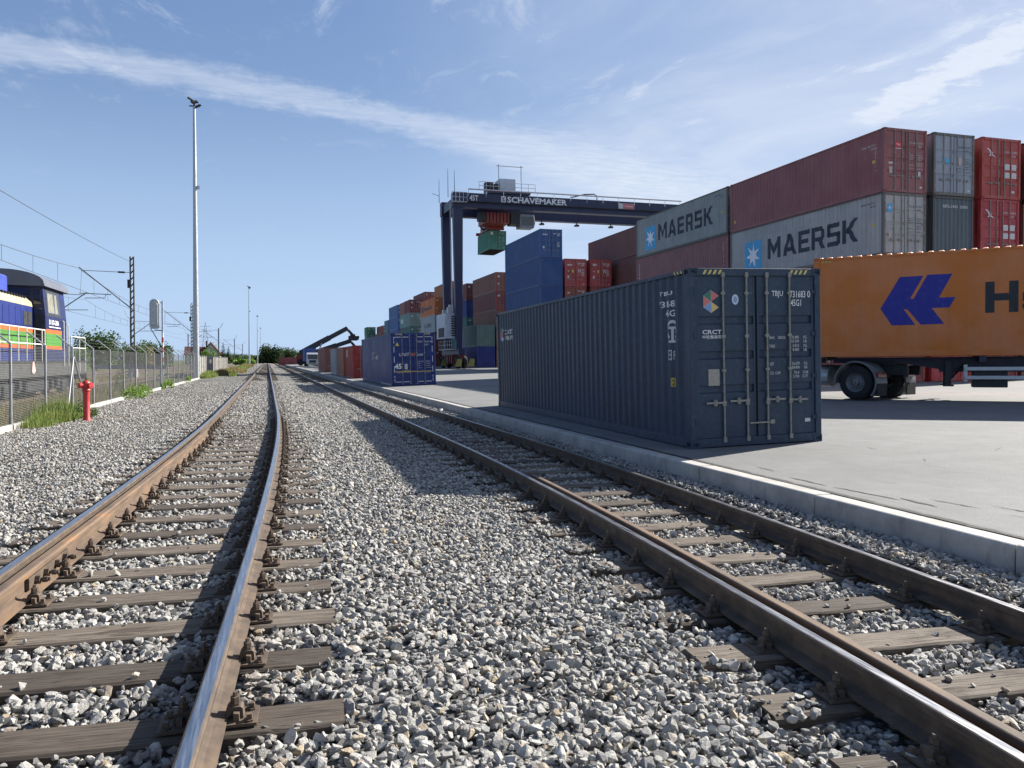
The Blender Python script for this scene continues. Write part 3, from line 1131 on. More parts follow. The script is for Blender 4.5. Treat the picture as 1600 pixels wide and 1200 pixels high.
def end_text(parent, s, x0, x1, z0, z1, color, base, bold=0.0, shear=0.0, prof=None, **kw):
    return decal(parent, fit(text2d(s, bold, shear), x0, x1, z0, z1), 'end', color, prof, base, **kw)


BLK = {
    'M': (1.15, [[(0, 0), (.26, 0), (.26, 1), (0, 1)], [(.89, 0), (1.15, 0), (1.15, 1), (.89, 1)], [(.26, 1), (.26, .62), (.575, .12), (.575, .5)], [(.89, 1), (.575, .5), (.575, .12), (.89, .62)]]),
    'A': (1.1, [[(0, 0), (.28, 0), (.66, 1), (.4, 1)], [(.82, 0), (1.1, 0), (.7, 1), (.44, 1)], [(.24, .18), (.86, .18), (.8, .38), (.3, .38)]]),
    'E': (.85, [[(0, 0), (.26, 0), (.26, 1), (0, 1)], [(.26, .8), (.85, .8), (.85, 1), (.26, 1)], [(.26, .4), (.78, .4), (.78, .6), (.26, .6)], [(.26, 0), (.85, 0), (.85, .2), (.26, .2)]]),
    'R': (.95, [[(0, 0), (.26, 0), (.26, 1), (0, 1)], [(.26, .8), (.85, .8), (.78, 1), (.26, 1)], [(.66, .5), (.9, .5), (.9, .85), (.66, .85)], [(.26, .36), (.84, .36), (.9, .54), (.26, .54)], [(.5, .36), (.76, .4), (.95, 0), (.67, 0)]]),
    'S': (.88, [[(.08, .8), (.84, .8), (.84, 1), (.02, 1)], [(0, .45), (.25, .45), (.25, .92), (0, .95)], [(.04, .42), (.84, .42), (.88, .6), (.04, .6)], [(.63, .08), (.88, .08), (.88, .55), (.63, .55)], [(.02, 0), (.82, 0), (.86, .2), (.02, .2)]]),
    'K': (1.0, [[(0, 0), (.26, 0), (.26, 1), (0, 1)], [(.26, .4), (.42, .42), (1.0, 1), (.7, 1), (.26, .6)], [(.3, .52), (.52, .62), (1.0, 0), (.68, 0)]]),
}


def block_text(word, gap=0.17):
    vs, fs, x = [], [], 0.0
    for ch in word:
        w, polys = BLK[ch]
        for q in polys:
            b0 = len(vs)
            vs += [(x + a, c) for a, c in q]
            fs.append(tuple(range(b0, b0 + len(q))))
        x += w + gap
    return vs, fs


def rect2d(x0, x1, y0, y1):
    return [(x0, y0), (x1, y0), (x1, y1), (x0, y1)], [(0, 1, 2, 3)]


# ------------------------------------------------------------------ shipping containers
W0 = 2.438
_mesh = {}


def cached(key, fn):
    if key not in _mesh:
        _mesh[key] = fn()
    return _mesh[key]


def casting_mesh():
    bm = bmesh.new()
    bmesh.ops.create_cube(bm, size=1.0)
    bmesh.ops.scale(bm, vec=(0.162, 0.178, 0.118), verts=bm.verts)
    fcs = bm.faces[:]
    r = bmesh.ops.inset_individual(bm, faces=fcs, thickness=0.03)
    ex = bmesh.ops.extrude_discrete_faces(bm, faces=fcs)
    for f in ex['faces']:
        nrm = f.normal.copy()
        bmesh.ops.translate(bm, vec=-nrm * 0.045, verts=f.verts)
    me = bpy.data.meshes.new('corner_casting')
    bm.to_mesh(me)
    bm.free()
    me.materials.append(PAINT)
    return me


SIDE_BASE = 0.018


def side_prof(L, pitch=0.278, depth=0.036):
    return corr_profile(0.16, L - 0.16, pitch, depth)


def side_mesh(L, H, right, pitch=0.278, depth=0.036):
    prof = side_prof(L, pitch, depth)
    mb = MB()
    vs, fs = [], []
    for a, d in prof:
        x = SIDE_BASE + d
        x = W0 - x if right else x
        vs += [(x, a, 0.15), (x, a, H - 0.06)]
    for i in range(len(prof) - 1):
        fs.append((2 * i, 2 * i + 2, 2 * i + 3, 2 * i + 1) if right else (2 * i, 2 * i + 1, 2 * i + 3, 2 * i + 2))
    return mb.add(vs, fs).mesh('side_wall', [PAINT], fix=False)


def roof_mesh(L, H):
    prof = corr_profile(0.16, L - 0.16, 0.21, 0.022)
    mb = MB()
    vs, fs = [], []
    for a, d in prof:
        z = H - 0.006 - d
        vs += [(0.03, a, z), (W0 - 0.03, a, z)]
    for i in range(len(prof) - 1):
        fs.append((2 * i, 2 * i + 1, 2 * i + 3, 2 * i + 2))
    return mb.add(vs, fs).mesh('roof', [PAINT], fix=False)


END_BASE = 0.03


def end_mesh(H, y, near):
    prof = corr_profile(0.11, W0 - 0.11, 0.245, 0.045)
    mb = MB()
    vs, fs = [], []
    for a, d in prof:
        yy = y + END_BASE + d if near else y - END_BASE - d
        vs += [(a, yy, 0.15), (a, yy, H - 0.1)]
    for i in range(len(prof) - 1):
        fs.append((2 * i, 2 * i + 2, 2 * i + 3, 2 * i + 1) if near else (2 * i, 2 * i + 1, 2 * i + 3, 2 * i + 2))
    return mb.add(vs, fs).mesh('end_wall', [PAINT], fix=False)


def frame_boxes(L, H):
    out = {'corner_post': [], 'top_rail': [], 'bottom_rail': [], 'header': [], 'sill': []}
    for x0 in (0.0, W0 - 0.11):
        for y0, y1 in ((0.0, 0.16), (L - 0.16, L)):
            out['corner_post'].append((x0, x0 + 0.11, y0 + 0.002, y1 - 0.002, 0.115, H - 0.115))
    for x0 in (0.004, W0 - 0.064):
        out['top_rail'].append((x0, x0 + 0.06, 0.16, L - 0.16, H - 0.075, H - 0.012))
        out['bottom_rail'].append((x0 + 0.004, x0 + 0.054, 0.16, L - 0.16, 0.012, 0.16))
    for y0 in (0.006, L - 0.116):
        out['header'].append((0.11, W0 - 0.11, y0, y0 + 0.11, H - 0.125, H - 0.004))
        out['sill'].append((0.11, W0 - 0.11, y0, y0 + 0.11, 0.012, 0.15))
    return out


DOOR_Y = 0.035


def door_mesh(H, bands=(0.305, 0.515, 0.73), detail=True):
    """left leaf, x 0..w"""
    w = W0 / 2 - 0.135
    z0, z1 = 0.155, H - 0.13
    hh = z1 - z0
    mb = MB()
    prof = [(z0, 0.0)]
    for bz in bands:
        c = z0 + hh * bz
        prof += [(c - 0.075, 0.0), (c - 0.055, 0.032), (c + 0.055, 0.032), (c + 0.062, 0.0)]
    prof.append((z1, 0.0))
    vs, fs = [], []
    for z, d in prof:
        vs += [(0.05, DOOR_Y + d, z), (w - 0.03, DOOR_Y + d, z)]
    for i in range(len(prof) - 1):
        fs.append((2 * i, 2 * i + 1, 2 * i + 3, 2 * i + 2))
    mb.add(vs, fs)
    # leaf border frame and edges
    for (a, b_) in ((0.0, 0.05), (w - 0.03, w)):
        mb.box(a, b_, DOOR_Y - 0.004, DOOR_Y + 0.05, z0, z1)
    for k in range(4 if detail else 0):                       # hinges
        zc = z0 + hh * (0.1 + 0.267 * k)
        mb.box(-0.055, 0.05, DOOR_Y - 0.022, DOOR_Y - 0.002, zc - 0.03, zc + 0.03)
        mb.cyl((-0.03, DOOR_Y - 0.028, zc - 0.06), (-0.03, DOOR_Y - 0.028, zc + 0.06), 0.018, n=6)
    return mb.mesh('door', [PAINT])


def bar_mesh(H, detail=True):
    mb = MB()
    y = DOOR_Y - 0.032
    mb.cyl((0, y, 0.09), (0, y, H - 0.07), 0.017, n=8 if detail else 4)
    for z in (0.12, H - 0.11):                               # cams
        mb.box(-0.03, 0.03, y - 0.02, y + 0.03, z - 0.04, z + 0.04)
    for f in (0.24, 0.43, 0.62, 0.86) if detail else ():      # guides
        z = H * f
        mb.box(-0.035, 0.035, y - 0.012, y + 0.026, z - 0.022, z + 0.022)
    return mb.mesh('locking_bar', [BARS])


def handle_mesh(sgn):
    mb = MB()
    y = DOOR_Y - 0.045
    mb.box(min(0, sgn * 0.33), max(0, sgn * 0.33), y - 0.006, y + 0.006, 0.73, 0.76)
    mb.box(-0.03, 0.03, y - 0.008, y + 0.03, 0.715, 0.775)
    mb.box(sgn * 0.17 - 0.03, sgn * 0.17 + 0.03, y - 0.012, y + 0.03, 0.7, 0.79)
    mb.cyl((sgn * 0.17, y - 0.012, 0.69), (sgn * 0.17, y - 0.012, 0.8), 0.012, n=6)
    return mb.mesh('door_handle', [BARS])


def floor_mesh(L):
    mb = MB()
    mb.box(0.06, W0 - 0.06, 0.1, L - 0.1, 0.12, 0.148)
    y = 0.3
    while y < L - 0.3:
        mb.box(0.058, W0 - 0.058, y, y + 0.05, 0.02, 0.12)
        y += 0.6
    return mb.mesh('floor', [DARK])


BARX = (0.60, 1.03, W0 - 1.03, W0 - 0.60)


def container(label, o, color, L=12.192, H=2.896, end='door', rz=0.0, tilt=0.0, lod=1, wear=0.35, group=None, barcol=None, framecol=None, pitch=0.278, depth=0.036):
    c4 = (*color[:3], wear)
    f4 = (*(framecol or color)[:3], min(1.0, wear * 1.3))
    root = thing('shipping_container', label, 'container', o, (0, -tilt, rz), group)
    K = (round(L, 2), round(H, 2))
    fb = frame_boxes(L, H)
    if lod == 0:
        for nm, bl in fb.items():
            for bx_ in bl:
                ob(nm, MB().box(*bx_).mesh(nm, [PAINT], bevel=0.006), root, color=f4)
    else:
        def mk():
            mb = MB()
            for bl in fb.values():
                for bx_ in bl:
                    mb.box(*bx_)
            return mb.mesh('frame', [PAINT])
        ob('frame', cached(('frame',) + K, mk), root, color=f4)
    cast = cached('cast', casting_mesh)
    for x in (0.081 - 0.003, W0 - 0.081 + 0.003):
        for y in (0.089 - 0.003, L - 0.089 + 0.003):
            if lod >= 1 and y > 1 and x > 1:
                continue
            for z in (0.059, H - 0.059):
                if lod <= 1:
                    ob('corner_casting', cast, root, (x, y, z), color=f4)
    ob('side_wall', cached(('sideL', pitch, depth) + K, lambda: side_mesh(L, H, False, pitch, depth)), root, color=c4)
    ob('side_wall', cached(('sideR', pitch, depth) + K, lambda: side_mesh(L, H, True, pitch, depth)), root, color=c4)
    ob('roof', cached(('roof',) + K, lambda: roof_mesh(L, H)), root, color=c4)
    if lod <= 1:
        ob('floor', cached(('floor', K[0]), lambda: floor_mesh(L)), root)
    ob('end_wall', cached(('endF',) + K, lambda: end_mesh(H, L, False)), root, color=c4)
    if end == 'wall':
        ob('end_wall', cached(('endN', K[1]), lambda: end_mesh(H, 0.0, True)), root, color=c4)
    else:
        det = lod == 0
        dm = cached(('door', K[1], det), lambda: door_mesh(H, detail=lod <= 1))
        ob('door', dm, root, (0.115, 0, 0), color=c4)
        d2 = ob('door', dm, root, (W0 - 0.115, 0, 0), color=c4)
        d2.scale = (-1, 1, 1)
        if lod <= 1:
            ob('door_gasket', cached(('gasket', K[1]), lambda: MB().box(W0 / 2 - 0.03, W0 / 2 + 0.03, DOOR_Y + 0.02, DOOR_Y + 0.05, 0.16, H - 0.13).mesh('door_gasket', [BLACK])), root)
        bm_ = cached(('bar', K[1], det), lambda: bar_mesh(H, det or lod == 1))
        for i, x in enumerate(BARX):
            br = ob('locking_bar', bm_, root, (x, 0, 0))
            if lod <= 1:
                sg = -1 if i in (0, 1) else 1
                ob('door_handle', cached(('handle', sg), lambda: handle_mesh(sg)), br, (0, 0, 0 if i in (1, 2) else -0.02), (0, 0, 0))
    return root


WHITE = (0.72, 0.72, 0.71)
OFFW = (0.55, 0.55, 0.54)


def hazard(parent, H, L):
    """black and yellow height stripes on the near header and the roof-rail ends of a high cube"""
    for x0 in (0.24, W0 - 0.60):
        for k in range(4):
            x = x0 + 0.09 * k
            decal(parent, ([(x, H - 0.1), (x + 0.045, H - 0.1), (x + 0.085, H - 0.03), (x + 0.04, H - 0.03)], [(0, 1, 2, 3)]), 'end', (0.62, 0.5, 0.16), None, 0.006, name='hazard_stripe')


def hexa(c):
    return lin(c)


# ---- the dark blue container standing by the kerb
NAVY = lin('#293c50')
cA = (6.471, 10.811, 0.272)
H1 = 2.896
near = container('dark navy blue high container with tall lock bars standing beside the kerb', cA, NAVY, rz=-0.034, tilt=0.031, lod=0, wear=0.6)
hazard(near, H1, 12.192)
sp = side_prof(12.192)
for k in range(3):
    x = 0.22 + 0.11 * k
    decal(near, ([(x, H1 - 0.07), (x + 0.05, H1 - 0.07), (x + 0.09, H1 - 0.02), (x + 0.04, H1 - 0.02)], [(0, 1, 2, 3)]), 'left', (0.55, 0.45, 0.15), None, 0.004, name='hazard_stripe')
DB = DOOR_Y
end_text(near, 'TBJU', 1.52, 1.735, 2.415, 2.53, WHITE, DB - 0.004, 0.01)
end_text(near, '731683', 1.87, 2.165, 2.415, 2.53, WHITE, DB - 0.004, 0.01)
end_text(near, '0', 2.2, 2.262, 2.415, 2.53, WHITE, DB - 0.004, 0.01)
end_text(near, '45G1', 1.88, 2.08, 2.275, 2.385, WHITE, DB - 0.004, 0.01)
for s, x0, x1, z in [('MAX.', 1.47, 1.57, 1.735), ('GROSS', 1.63, 1.775, 1.735), ('30.480', 1.885, 2.03, 1.735), ('KG.', 2.12, 2.19, 1.735), ('67.200', 1.885, 2.03, 1.67), ('LB.', 2.12, 2.19, 1.67), ('TARE', 1.46, 1.57, 1.595),
                     ('3.810', 1.91, 2.03, 1.595), ('KG.', 2.12, 2.19, 1.595), ('8.400', 1.91, 2.03, 1.53), ('LB.', 2.12, 2.19, 1.53), ('NET', 1.47, 1.55, 1.30), ('26.670', 1.895, 2.04, 1.30), ('KG.', 2.125, 2.195, 1.30),
                     ('58.800', 1.895, 2.04, 1.235), ('LB.', 2.125, 2.195, 1.235), ('CU. CAP.', 1.47, 1.68, 1.15), ('76.4', 1.93, 2.03, 1.15), ('CU.M', 2.10, 2.2, 1.15), ('2.700', 1.91, 2.03, 1.085), ('CU.FT', 2.09, 2.2, 1.085)]:
    end_text(near, s, x0, x1, z, z + 0.048, OFFW, DB - 0.004 if not 1.49 < z < 1.50 else DB, 0.008)
end_text(near, 'CRCT', 0.235, 0.585, 1.835, 1.905, WHITE, DB - 0.004, 0.02)
end_text(near, '中铁集装箱', 0.235, 0.585, 1.76, 1.82, WHITE, DB - 0.004, 0.01)
# hexagonal emblem of coloured triangles
LX0, LZ0, RR = 0.4, 2.36, 0.185
hexp = [(LX0 + RR * 0.87 * math.sin(math.radians(a)), LZ0 + RR * math.cos(math.radians(a))) for a in range(0, 360, 60)]
for i, cc in ((0, (0.62, 0.16, 0.15)), (5, (0.03, 0.2, 0.12)), (4, (0.62, 0.18, 0.16)), (3, (0.2, 0.36, 0.62)), (2, (0.7, 0.48, 0.17))):
    a, b_ = hexp[i], hexp[(i + 1) % 6]
    cen_ = (LX0, LZ0)
    tri = [tuple(p[k] + (((a[k] + b_[k] + cen_[k]) / 3) - p[k]) * 0.06 for k in (0, 1)) for p in (a, b_, cen_)]
    decal(near, (tri, [(0, 1, 2)]), 'end', cc, None, DB - 0.005, name='emblem')
    decal(near, ([a, b_, cen_], [(0, 1, 2)]), 'end', OFFW, None, DB - 0.004, off=0.002, name='emblem_outline')
disc = [(0.84 + 0.062 * math.sin(2 * PI * k / 20), 2.39 + 0.085 * math.cos(2 * PI * k / 20)) for k in range(20)]
decal(near, (disc, [tuple(range(20))]), 'end', (0.55, 0.62, 0.7), None, DB - 0.004, name='round_sticker')
decal(near, ([(0.84 + (x - 0.84) * .6, 2.39 + (z - 2.39) * .6) for x, z in disc], [tuple(range(20))]), 'end', (0.25, 0.36, 0.55), None, DB - 0.0055, name='round_sticker')
ob('data_plate', MB().box(0.33, 0.535, DB - 0.012, DB + 0.002, 1.0, 1.27).mesh('data_plate', [simple('plate_aluminium', (0.33, 0.31, 0.27), 0.5, 0.3, 0.2, 30)], bevel=0.004), near)
decal(near, rect2d(2.13, 2.235, 0.34, 0.4), 'end', OFFW, None, DB - 0.004, name='sticker')
ob('door_lock_bracket', MB().box(1.06, 1.5, DB - 0.05, DB - 0.035, 0.36, 0.385).box(1.44, 1.52, DB - 0.055, DB - 0.01, 0.34, 0.41).mesh('door_lock_bracket', [BARS]), near)
SB = SIDE_BASE
side_text(near, 'TBJU', 1.08, 0.66, 2.5, 2.59, WHITE, sp, SB, 0.01)
side_text(near, '731683', 1.12, 0.5, 2.32, 2.43, WHITE, sp, SB, 0.01)
side_text(near, '45G1', 0.92, 0.52, 2.16, 2.27, WHITE, sp, SB, 0.01)


def ring2d(cx_, cz_, r0, r1, a0, a1, n=22):
    vs, fs = [], []
    for i in range(n + 1):
        a = math.radians(a0 + (a1 - a0) * i / n)
        vs += [(cx_ - r0 * math.sin(a), cz_ + r0 * math.cos(a)), (cx_ - r1 * math.sin(a), cz_ + r1 * math.cos(a))]
    for i in range(n):
        fs.append((2 * i, 2 * i + 1, 2 * i + 3, 2 * i + 2))
    return vs, fs


decal(near, ring2d(0.66, 1.93, 0.12, 0.17, -150, 150), 'left', OFFW, sp, SB, name='railway_emblem')
decal(near, rect2d(0.58, 0.76, 1.72, 1.76), 'left', OFFW, sp, SB, name='railway_emblem')
decal(near, rect2d(0.64, 0.69, 1.76, 1.95), 'left', OFFW, sp, SB, name='railway_emblem')
decal(near, rect2d(0.58, 0.76, 1.95, 1.99), 'left', OFFW, sp, SB, name='railway_emblem')
side_text(near, '日F', 0.78, 0.6, 1.42, 1.6, OFFW, sp, SB, 0.01)
decal(near, rect2d(0.6, 0.71, 0.98, 1.13), 'left', (0.5, 0.36, 0.05), sp, SB, name='sticker')
side_text(near, '2', 0.69, 0.62, 1.0, 1.1, (0.05, 0.05, 0.05), sp, SB, 0.02, off=0.005)
side_text(near, 'CRCT', 11.35, 10.55, 2.2, 2.34, OFFW, sp, SB, 0.02)
side_text(near, '中铁集装箱', 11.35, 10.55, 2.02, 2.16, OFFW, sp, SB, 0.02)
hx = [(11.62 - 0.2 * math.sin(math.radians(a)), 2.2 + 0.26 * math.cos(math.radians(a))) for a in range(0, 360, 60)]
for i, cc in ((0, (0.4, 0.44, 0.46)), (5, (0.05, 0.2, 0.13)), (4, (0.5, 0.16, 0.15)), (3, (0.3, 0.42, 0.6)), (2, (0.5, 0.5, 0.5))):
    decal(near, ([hx[i], hx[(i + 1) % 6], (11.62, 2.2)], [(0, 1, 2)]), 'left', cc, sp, SB, name='emblem')

# ---- the blue forty-five foot container farther along the kerb
BL45 = lin('#0c2b6c')
L45 = 13.716
c45 = container('royal blue container with white 45 on its doors, farther along the kerb', (6.5, 42.0, yard_z(6.5) + .01), BL45, L=L45, lod=0, tilt=0.031, wear=0.2, pitch=0.36, depth=0.012)
hazard(c45, H1, L45)
sp45 = side_prof(L45, 0.36, 0.012)
end_text(c45, 'UNIT', 0.43, 1.02, 1.63, 1.8, OFFW, DB - 0.004, 0.012, 0.25)
end_text(c45, '45', 1.05, 1.34, 1.63, 1.8, (0.55, 0.16, 0.03), DB - 0.004, 0.02, 0.25)
end_text(c45, '.com', 1.38, 1.75, 1.63, 1.74, OFFW, DB - 0.004, 0.012, 0.25)
end_text(c45, '45', 0.17, 0.55, 0.93, 1.22, WHITE, DB - 0.004, 0.03)
for s, x0, x1, z, h in [('PVDU', 1.47, 1.75, 2.36, .09), ('450418', 1.87, 2.12, 2.36, .09), ('8', 2.17, 2.24, 2.36, .09), ('L5G1', 1.87, 2.06, 2.2, .09), ('MAX. GROSS', 1.47, 1.77, 1.3, .05), ('34.000 KG', 1.9, 2.14, 1.3, .05),
                        ('TARE', 1.47, 1.6, 1.18, .05), ('4.690 KG', 1.93, 2.14, 1.18, .05), ('NET', 1.47, 1.58, 1.06, .05), ('29.310 KG', 1.9, 2.14, 1.06, .05), ('CU. CAP.', 1.47, 1.66, .94, .05), ('89.0 CBM', 1.95, 2.2, .94, .05)]:
    end_text(c45, s, x0, x1, z, z + h, OFFW, DB - 0.004, 0.01)
decal(c45, ([(0.24, 2.2), (0.44, 2.2), (0.34, 2.4)], [(0, 1, 2)]), 'end', (0.65, 0.52, 0.08), None, DB - 0.004, name='warning_triangle')
decal(c45, rect2d(0.2, 2.2, 0.76, 0.795), 'end', (0.65, 0.47, 0.08), None, DB - 0.006, name='reflective_strip')
decal(c45, rect2d(0.68, 1.05, 0.73, 0.83), 'end', (0.6, 0.42, 0.06), None, DB - 0.008, name='reflective_strip')
ob('data_plate', MB().box(0.72, 0.88, DB - 0.012, DB + 0.002, 0.9, 1.2).mesh('data_plate', [GALV]), c45)
for z in (0.2, 2.66):
    for x0, x1 in ((0.2, 0.56), (0.64, 0.98), (1.47, 1.78), (1.88, 2.22)):
        decal(c45, rect2d(x0, x1, z, z + 0.03), 'end', WHITE, None, DB - 0.006, name='reflective_strip')
for x in (0.14, W0 - 0.17):
    for z in (0.22, 0.74, 1.28, 1.82, 2.34):
        decal(c45, rect2d(x, x + 0.03, z, z + 0.34), 'end', WHITE, None, DB - 0.008, name='reflective_strip')
side_text(c45, 'UNIT', 8.7, 6.9, 1.45, 1.95, (0.35, 0.34, 0.33), sp45, SB, 0.02, 0.25)
side_text(c45, '45', 6.8, 5.6, 1.45, 1.7, OFFW, sp45, SB, 0.03, 0.25)
decal(c45, rect2d(0.4, 4.5, 0.03, 0.1), 'left', (0.4, 0.4, 0.42), None, 0.006, name='reflective_strip')

# ---- the shorter containers behind it along the kerb
RED = lin('#a03a30')
MAROON = lin('#6e3236')
BROWN = lin('#7d5046')
BROWN2 = lin('#6d4a40')
GREY = lin('#8f969b')
LGREY = lin('#a5aab0')
BLUE = lin('#27477a')
DBLUE = lin('#22325c')
TEAL = lin('#4f7d7a')
GREEN = lin('#2f7a63')
ORANGE = lin('#c46a2a')
SLATE = lin('#4d5a60')
zk = yard_z(6.5) + 0.004
cc_ = container('bright red short container right behind the royal blue one at the kerb', (6.45, 61.5, zk), lin('#8f2a24'), L=6.058, H=2.591, tilt=0.031)
side_text(cc_, 'J', 5.2, 4.3, 1.7, 2.3, WHITE, side_prof(6.058), SB, 0.05)
container('faded brown short container between the red and the pale grey ones', (6.42, 69.2, zk), lin('#8a5547'), L=6.058, H=2.591, tilt=0.031)
cw = container('pale grey white container with red logos in the kerbside line', (6.55, 79.0, zk), lin('#8f9aa2'), L=6.058, H=2.591, tilt=0.031)
decal(cw, rect2d(0.35, 0.75, 1.3, 1.6), 'end', (0.5, 0.08, 0.07), None, DB - 0.006, name='logo')
decal(cw, rect2d(0.3, 0.85, 0.8, 1.05), 'end', (0.5, 0.1, 0.09), None, DB - 0.006, name='logo')
container('brown container farthest along the kerb, next to the lorry', (6.4, 92.0, zk), lin('#7a4740'), L=12.192, H=2.896, tilt=0.031)
cf_ = container('lone dark red container lying across the yard far beyond the lorry', (3.6 + 12.2, 268.0, 0.15), lin('#7c3a3c'), H=2.591, rz=PI / 2, lod=2)

# ---- the stacks under the gantry
R1, R2, R3, R4, R5 = 26.9, 29.77, 32.65, 35.6, 38.5
TL = 0.015
stackg = 'containers piled in the stacks'


def far_marks(root, H):
    vs, fs = [], []
    rr = random.Random(len(bpy.data.objects))
    rows = [(1.48, 1.78, H - .5, .08), (1.9, 2.25, H - .5, .08), (1.93, 2.15, H - .68, .08)]
    for k in range(6):
        if rr.random() < .75:
            rows.append((1.9, 2.05 + rr.random() * .2, 1.75 - .13 * k, .06))
    rows.append((0.3, 0.3 + rr.uniform(.2, .55), H - .62 - rr.random() * .2, rr.uniform(.12, .3)))
    if rr.random() < .6:
        rows.append((0.3, 0.5, 0.9, .25))
    for x0, x1, z0, h in rows:
        b0 = len(vs)
        vs += [(x0, z0), (x1, z0), (x1, z0 + h), (x0, z0 + h)]
        fs.append((b0, b0 + 1, b0 + 2, b0 + 3))
    o = decal(root, (vs, fs), 'end', (0.5, 0.5, 0.49), None, DOOR_Y - 0.004, off=.006, name='door_markings')
    o['kind'] = 'stuff'


def stack(x, y, tiers, L=12.192):
    """tiers: (label, colour, H, end, kwargs) from the ground up"""
    z = yard_z(x) + 0.01
    out = []
    for (label, c, H, end, kw) in tiers:
        kw = dict(kw)
        Lk = kw.pop('L', L)
        dx = rnd.uniform(-.02, .02)
        r = container(label, (x + dx - (z - yard_z(x)) * TL, y + rnd.uniform(-.03, .03), z), c, L=Lk, H=H, end=end, tilt=TL, **kw)
        r['group'] = stackg
        if end == 'door' and kw.get('lod', 1) == 1 and y > 70:
            far_marks(r, H)
        out.append(r)
        z += H + 0.012
    return out


HC, ST = 2.896, 2.591


def T(label, c, H=HC, end='door', **kw):
    return (label, c, H, end, kw)


sA = stack(R1, 28.4, [T('reddish brown container at the foot of the nearest stack, behind the trailer', lin('#8d4a45')), T('off white container directly under the pale grey one with the star', lin('#9fa3a0')),
                      T('pale grey container with star square and big dark lettering, third up in nearest stack', lin('#a0a3a2'), wear=.45, framecol=lin('#6b6660')), T('dusky red brown container topping the nearest stack', lin('#8b5656'), wear=.5)])
sA2 = stack(R2, 28.4, [T('red container with doors seen under the trailer, second row foot', lin('#b0393c')), T('brown container second up in the second row behind the orange trailer', BROWN),
                       T('slate grey container with corrugated end wall in the second row', lin('#56656b'), end='wall', framecol=lin('#4a4d4a')), T('pale grey container with doors topping the second row', lin('#8d98a3'), wear=.5, framecol=lin('#68665f'))])
sA3 = stack(R3, 28.4, [T('red container at the foot of the third row', lin('#8c2f2c')), T('red container second up in the third row', lin('#9a3632')), T('crimson container with white bird emblem, lower of the bird pair', lin('#a3363a')),
                       T('brick red container with white bird emblem, topping the third row', lin('#a84138'))])
stack(R4, 28.6, [T('brown container of the fourth row, foot, behind the bird pair', BROWN, lod=2), T('brown container of the fourth row, second up', BROWN2, lod=2), T('brown container of the fourth row, third up', BROWN, lod=2), T('dark brown container edging past the frame, fourth row top', lin('#5d3a33'), lod=2)])
sB = stack(R1, 40.85, [T('brown container at the foot of the second pile, hidden low', BROWN, end='wall', lod=2), T('rusty container second up in the second pile', MAROON, end='wall', lod=2),
                       T('dusty mauve brown container under the greenish grey one with the star', lin('#83585a'), wear=.5), T('greenish grey container with star square and dark lettering topping the second pile', lin('#8b9190'), wear=.55, framecol=lin('#55534d'))])
stack(R1, 74.6, [T('blue container at the foot of the tall blue pile', BLUE, lod=2), T('blue container second up in the tall blue pile', BLUE, end='wall', lod=2), T('blue container with end wall, lowest seen of the tall blue pile', lin('#27497c'), end='wall'),
                 T('blue container with end wall, second from the top of the blue pile', lin('#284b7f'), end='wall'), T('blue container with doors topping the tall blue pile', lin('#2b5084'))])
sR = stack(R2, 75.0, [T('red container foot of the row beside the tall blue pile', RED, lod=2), T('brown container second up beside the tall blue pile', BROWN, lod=2), T('rusty red container under the red doors beside the blue pile', lin('#8a4234')), T('red container with white door marks right beside the blue pile', lin('#a33f3d'))])
sR2 = stack(R3, 75.0, [T('red container foot of the third row beyond the blue pile', RED, lod=2), T('brown container second up, third row beyond the blue pile', BROWN, lod=2), T('dark red container third up, third row beyond the blue pile', lin('#7d3a34')), T('red container with white door marks, farther from the blue pile', lin('#9d3a3a'))])
stack(R4 + 0.2, 70.6, [T('brown container fourth row foot, mid yard', BROWN, lod=2), T('brown container fourth row second up, mid yard', BROWN2, lod=2), T('brown container fourth row third up, mid yard', BROWN, lod=2), T('dark brown container under the top of the long brown pile', lin('#69443d')), T('long dull brown container topping the fourth row behind the starred one', lin('#73493f'))])
stack(R2, 100.5, [T('brown container foot behind the blue pile', BROWN, ST, lod=2), T('brown container second up behind the blue pile', BROWN2, ST, lod=2), T('brown container with plain side, third up left of the blue pile', lin('#79503f'), ST), T('maroon container with doors, second from top left of the blue pile', lin('#75393a'), ST), T('brown container topping the pile left of the blue one', lin('#855347'), ST)])
stack(R1, 99.7, [T('deep blue container on the ground beside the crane wheels', lin('#1c3274'), HC, 'wall'), T('grey green container with ribbed end resting on the deep blue one', lin('#587370'), HC, 'wall', wear=.6)], L=12.192)
stack(R2, 116.6, [T('grey container foot of the pile behind the crane legs', SLATE, ST, lod=2), T('grey green container second up behind the crane legs', TEAL, ST, lod=2), T('teal container with doors below the blue one behind the crane', lin('#3f6f6b'), ST), T('blue container behind the crane legs, fourth up', lin('#1e3a7c'), ST, 'wall'), T('maroon container topping the pile behind the crane legs', lin('#6f3638'), ST)])
stack(R3, 113, [T('grey container third row foot past the crane', SLATE, ST, lod=2), T('grey container third row second up past the crane', LGREY, ST, lod=2), T('pale grey container third row past the crane', LGREY, ST, lod=2), T('grey green container third row fourth up past the crane', lin('#7b8a82'), ST), T('brown container third row top past the crane', lin('#7b4a45'), ST)])
sO = stack(R1, 127.0, [T('dark red container on the ground under the orange pile', lin('#6b2c2a')), T('dark red container second up under the grey one by the crane', lin('#70302c')), T('pale grey container with dark lettering under the orange one', lin('#98a3a6')), T('orange container with dark lettering topping its pile left of the crane', ORANGE)])
